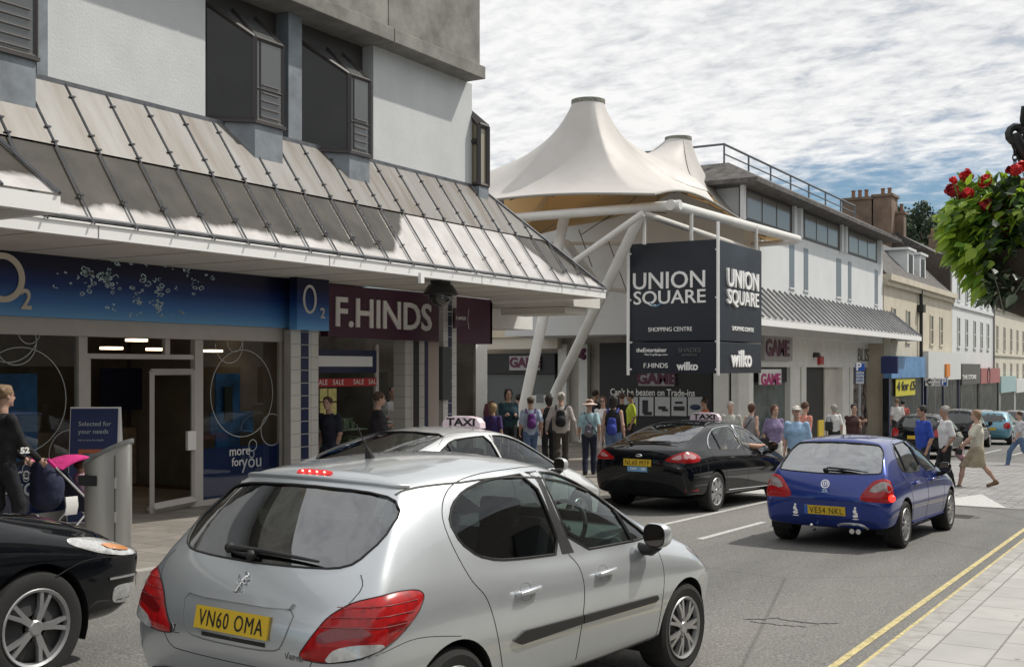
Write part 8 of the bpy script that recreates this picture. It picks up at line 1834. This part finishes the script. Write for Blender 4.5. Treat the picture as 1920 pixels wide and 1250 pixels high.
M_l1 = mat('leaf_lime', (.22, .33, .03), .5, var=.35, vscale=16); M_l2 = mat('leaf_green', (.07, .17, .025), .5, var=.4, vscale=16); M_l3 = mat('leaf_dark', (.025, .05, .02), .5, var=.4, vscale=14); M_l4 = mat('leaf_grey', (.17, .20, .13), .6, var=.4, vscale=20)
for m_ in (M_l1, M_l2):
    nt = m_.node_tree; b = nt.nodes['Principled BSDF']; o_ = nt.nodes['Material Output']; tr = N(nt, 'ShaderNodeBsdfTranslucent', inp={'Color': (.40, .60, .05, 1)}); mx = N(nt, 'ShaderNodeMixShader', inp={0: .35}); nt.links.new(b.outputs[0], mx.inputs[1]); nt.links.new(tr.outputs[0], mx.inputs[2]); nt.links.new(mx.outputs[0], o_.inputs[0])
def foliage(name, m, n, fn, L_, parent=bk_):
    mb = MB()
    for _ in range(n):
        c_, d = fn(); pts, fs = leaf_v(c_, d + Vector((rr.gauss(0, .35), rr.gauss(0, .35), rr.gauss(0, .3))), Vector((rr.gauss(0, .4), rr.gauss(0, .4), 1)), L_ * rr.uniform(.4, 1.65), L_ * rr.uniform(.24, .48)); mb.add(pts, fs)
    return mb.build(name, m, parent, smooth=70, fix=False)
def pos(px, py, sp=.09): return atD(px, py, 4.6 + rr.gauss(0, sp))
def lime():
    t = rr.random(); 
    while True:
        px, py = rr.uniform(1762, 1925), rr.uniform(345, 545)
        top_e = 372 - (px - 1790) * .22 if px > 1790 else 380; left = 1770 + abs(py - 425) * .14 if py < 470 else 1790 + (py - 470) * .62
        low = 560 if 1800 < px < 1850 else 500
        if px > left and py > top_e and py < low and not (px > 1862 and py > 470): break
    c_ = pos(px, py); return c_, (c_ - bc).normalized() * .6 + Vector((0, 0, -.75)) + Rt * -.3
def dark_():
    c_ = pos(rr.uniform(1850, 1960), rr.uniform(345, 560), .12); return c_, (c_ - bc) + Vector((0, 0, -.1))
foliage('lime_leaves', M_l1, 640, lime, .052); foliage('green_leaves', M_l2, 760, lime, .050); foliage('dark_leaves', M_l3, 900, dark_, .05)
def trail():
    px = rr.uniform(1825, 1950); py = rr.uniform(500, 548 + 22 * rr.random()); c_ = pos(px, py, .10); return c_, Vector((rr.gauss(0, 1), rr.gauss(0, 1), -.6))
foliage('trailing_leaves', M_l4, 420, trail, .022)
def ptop(): c_ = pos(rr.uniform(1795, 1930), rr.uniform(340, 372), .08); return c_, Vector((rr.gauss(0, .6), rr.gauss(0, .6), 1))
foliage('upright_leaves', M_l2, 160, ptop, .045)
mb = MB()
for _ in range(16): a_ = pos(rr.uniform(1830, 1940), 500); b_ = a_ + Vector((rr.gauss(0, .06), rr.gauss(0, .06), -rr.uniform(.06, .2))); mb.tube([a_, (a_ + b_) / 2 + Vector((rr.gauss(0, .03), 0, 0)), b_], .0018, 4)
mb.build('trailing_stem', M_l4, bk_)
M_red = mat('geranium_red', (.62, .018, .022), .6, var=.3, vscale=30); M_red2 = mat('geranium_dark', (.33, .01, .02), .6, var=.3, vscale=30)
heads = [(1785, 357, 10), (1787, 338, 6), (1813, 330, 10), (1801, 365, 9), (1815, 362, 8), (1846, 338, 10), (1847, 382, 9), (1880, 377, 10), (1900, 367, 9), (1868, 404, 10), (1905, 318, 9), (1915, 312, 8), (1893, 318, 6), (1907, 415, 12), (1915, 425, 12), (1885, 432, 9), (1845, 405, 8), (1918, 345, 8), (1893, 395, 7), (1912, 390, 8), (1875, 350, 5)]
for i, (px, py, r) in enumerate(heads):
    c_ = atD(px, py, 4.6 + rr.uniform(-.16, -.02)); rad = r * 1.25 / FPX * 4.6; mb = MB()
    for _ in range(38):
        d = Vector((rr.gauss(0, 1), rr.gauss(0, 1), rr.gauss(0, 1))).normalized(); p_ = c_ + d * rad * rr.uniform(.5, 1.05); u_ = d.cross(Vector((rr.gauss(0, 1), rr.gauss(0, 1), rr.gauss(0, 1)))).normalized(); w_ = d.cross(u_); k = rad * rr.uniform(.3, .6)
        ring_ = [p_ + u_ * k * math.cos(2 * math.pi * q / 5) + w_ * k * math.sin(2 * math.pi * q / 5) + d * k * (.2 if q % 2 else -.05) for q in range(5)]; mb.add([p_ - d * k * .2] + ring_, [(0, 1 + q, 1 + (q + 1) % 5) for q in range(5)])
    f_ = mb.build('flower_head', M_red if i % 3 else M_red2, bk_, fix=False)
    mb = MB(); mb.tube([c_, c_ + Vector((.02, .02, -.09)), (c_ + bc) / 2 + Vector((0, 0, -.02))], .0022, 4); mb.build('stem', M_l2, f_)
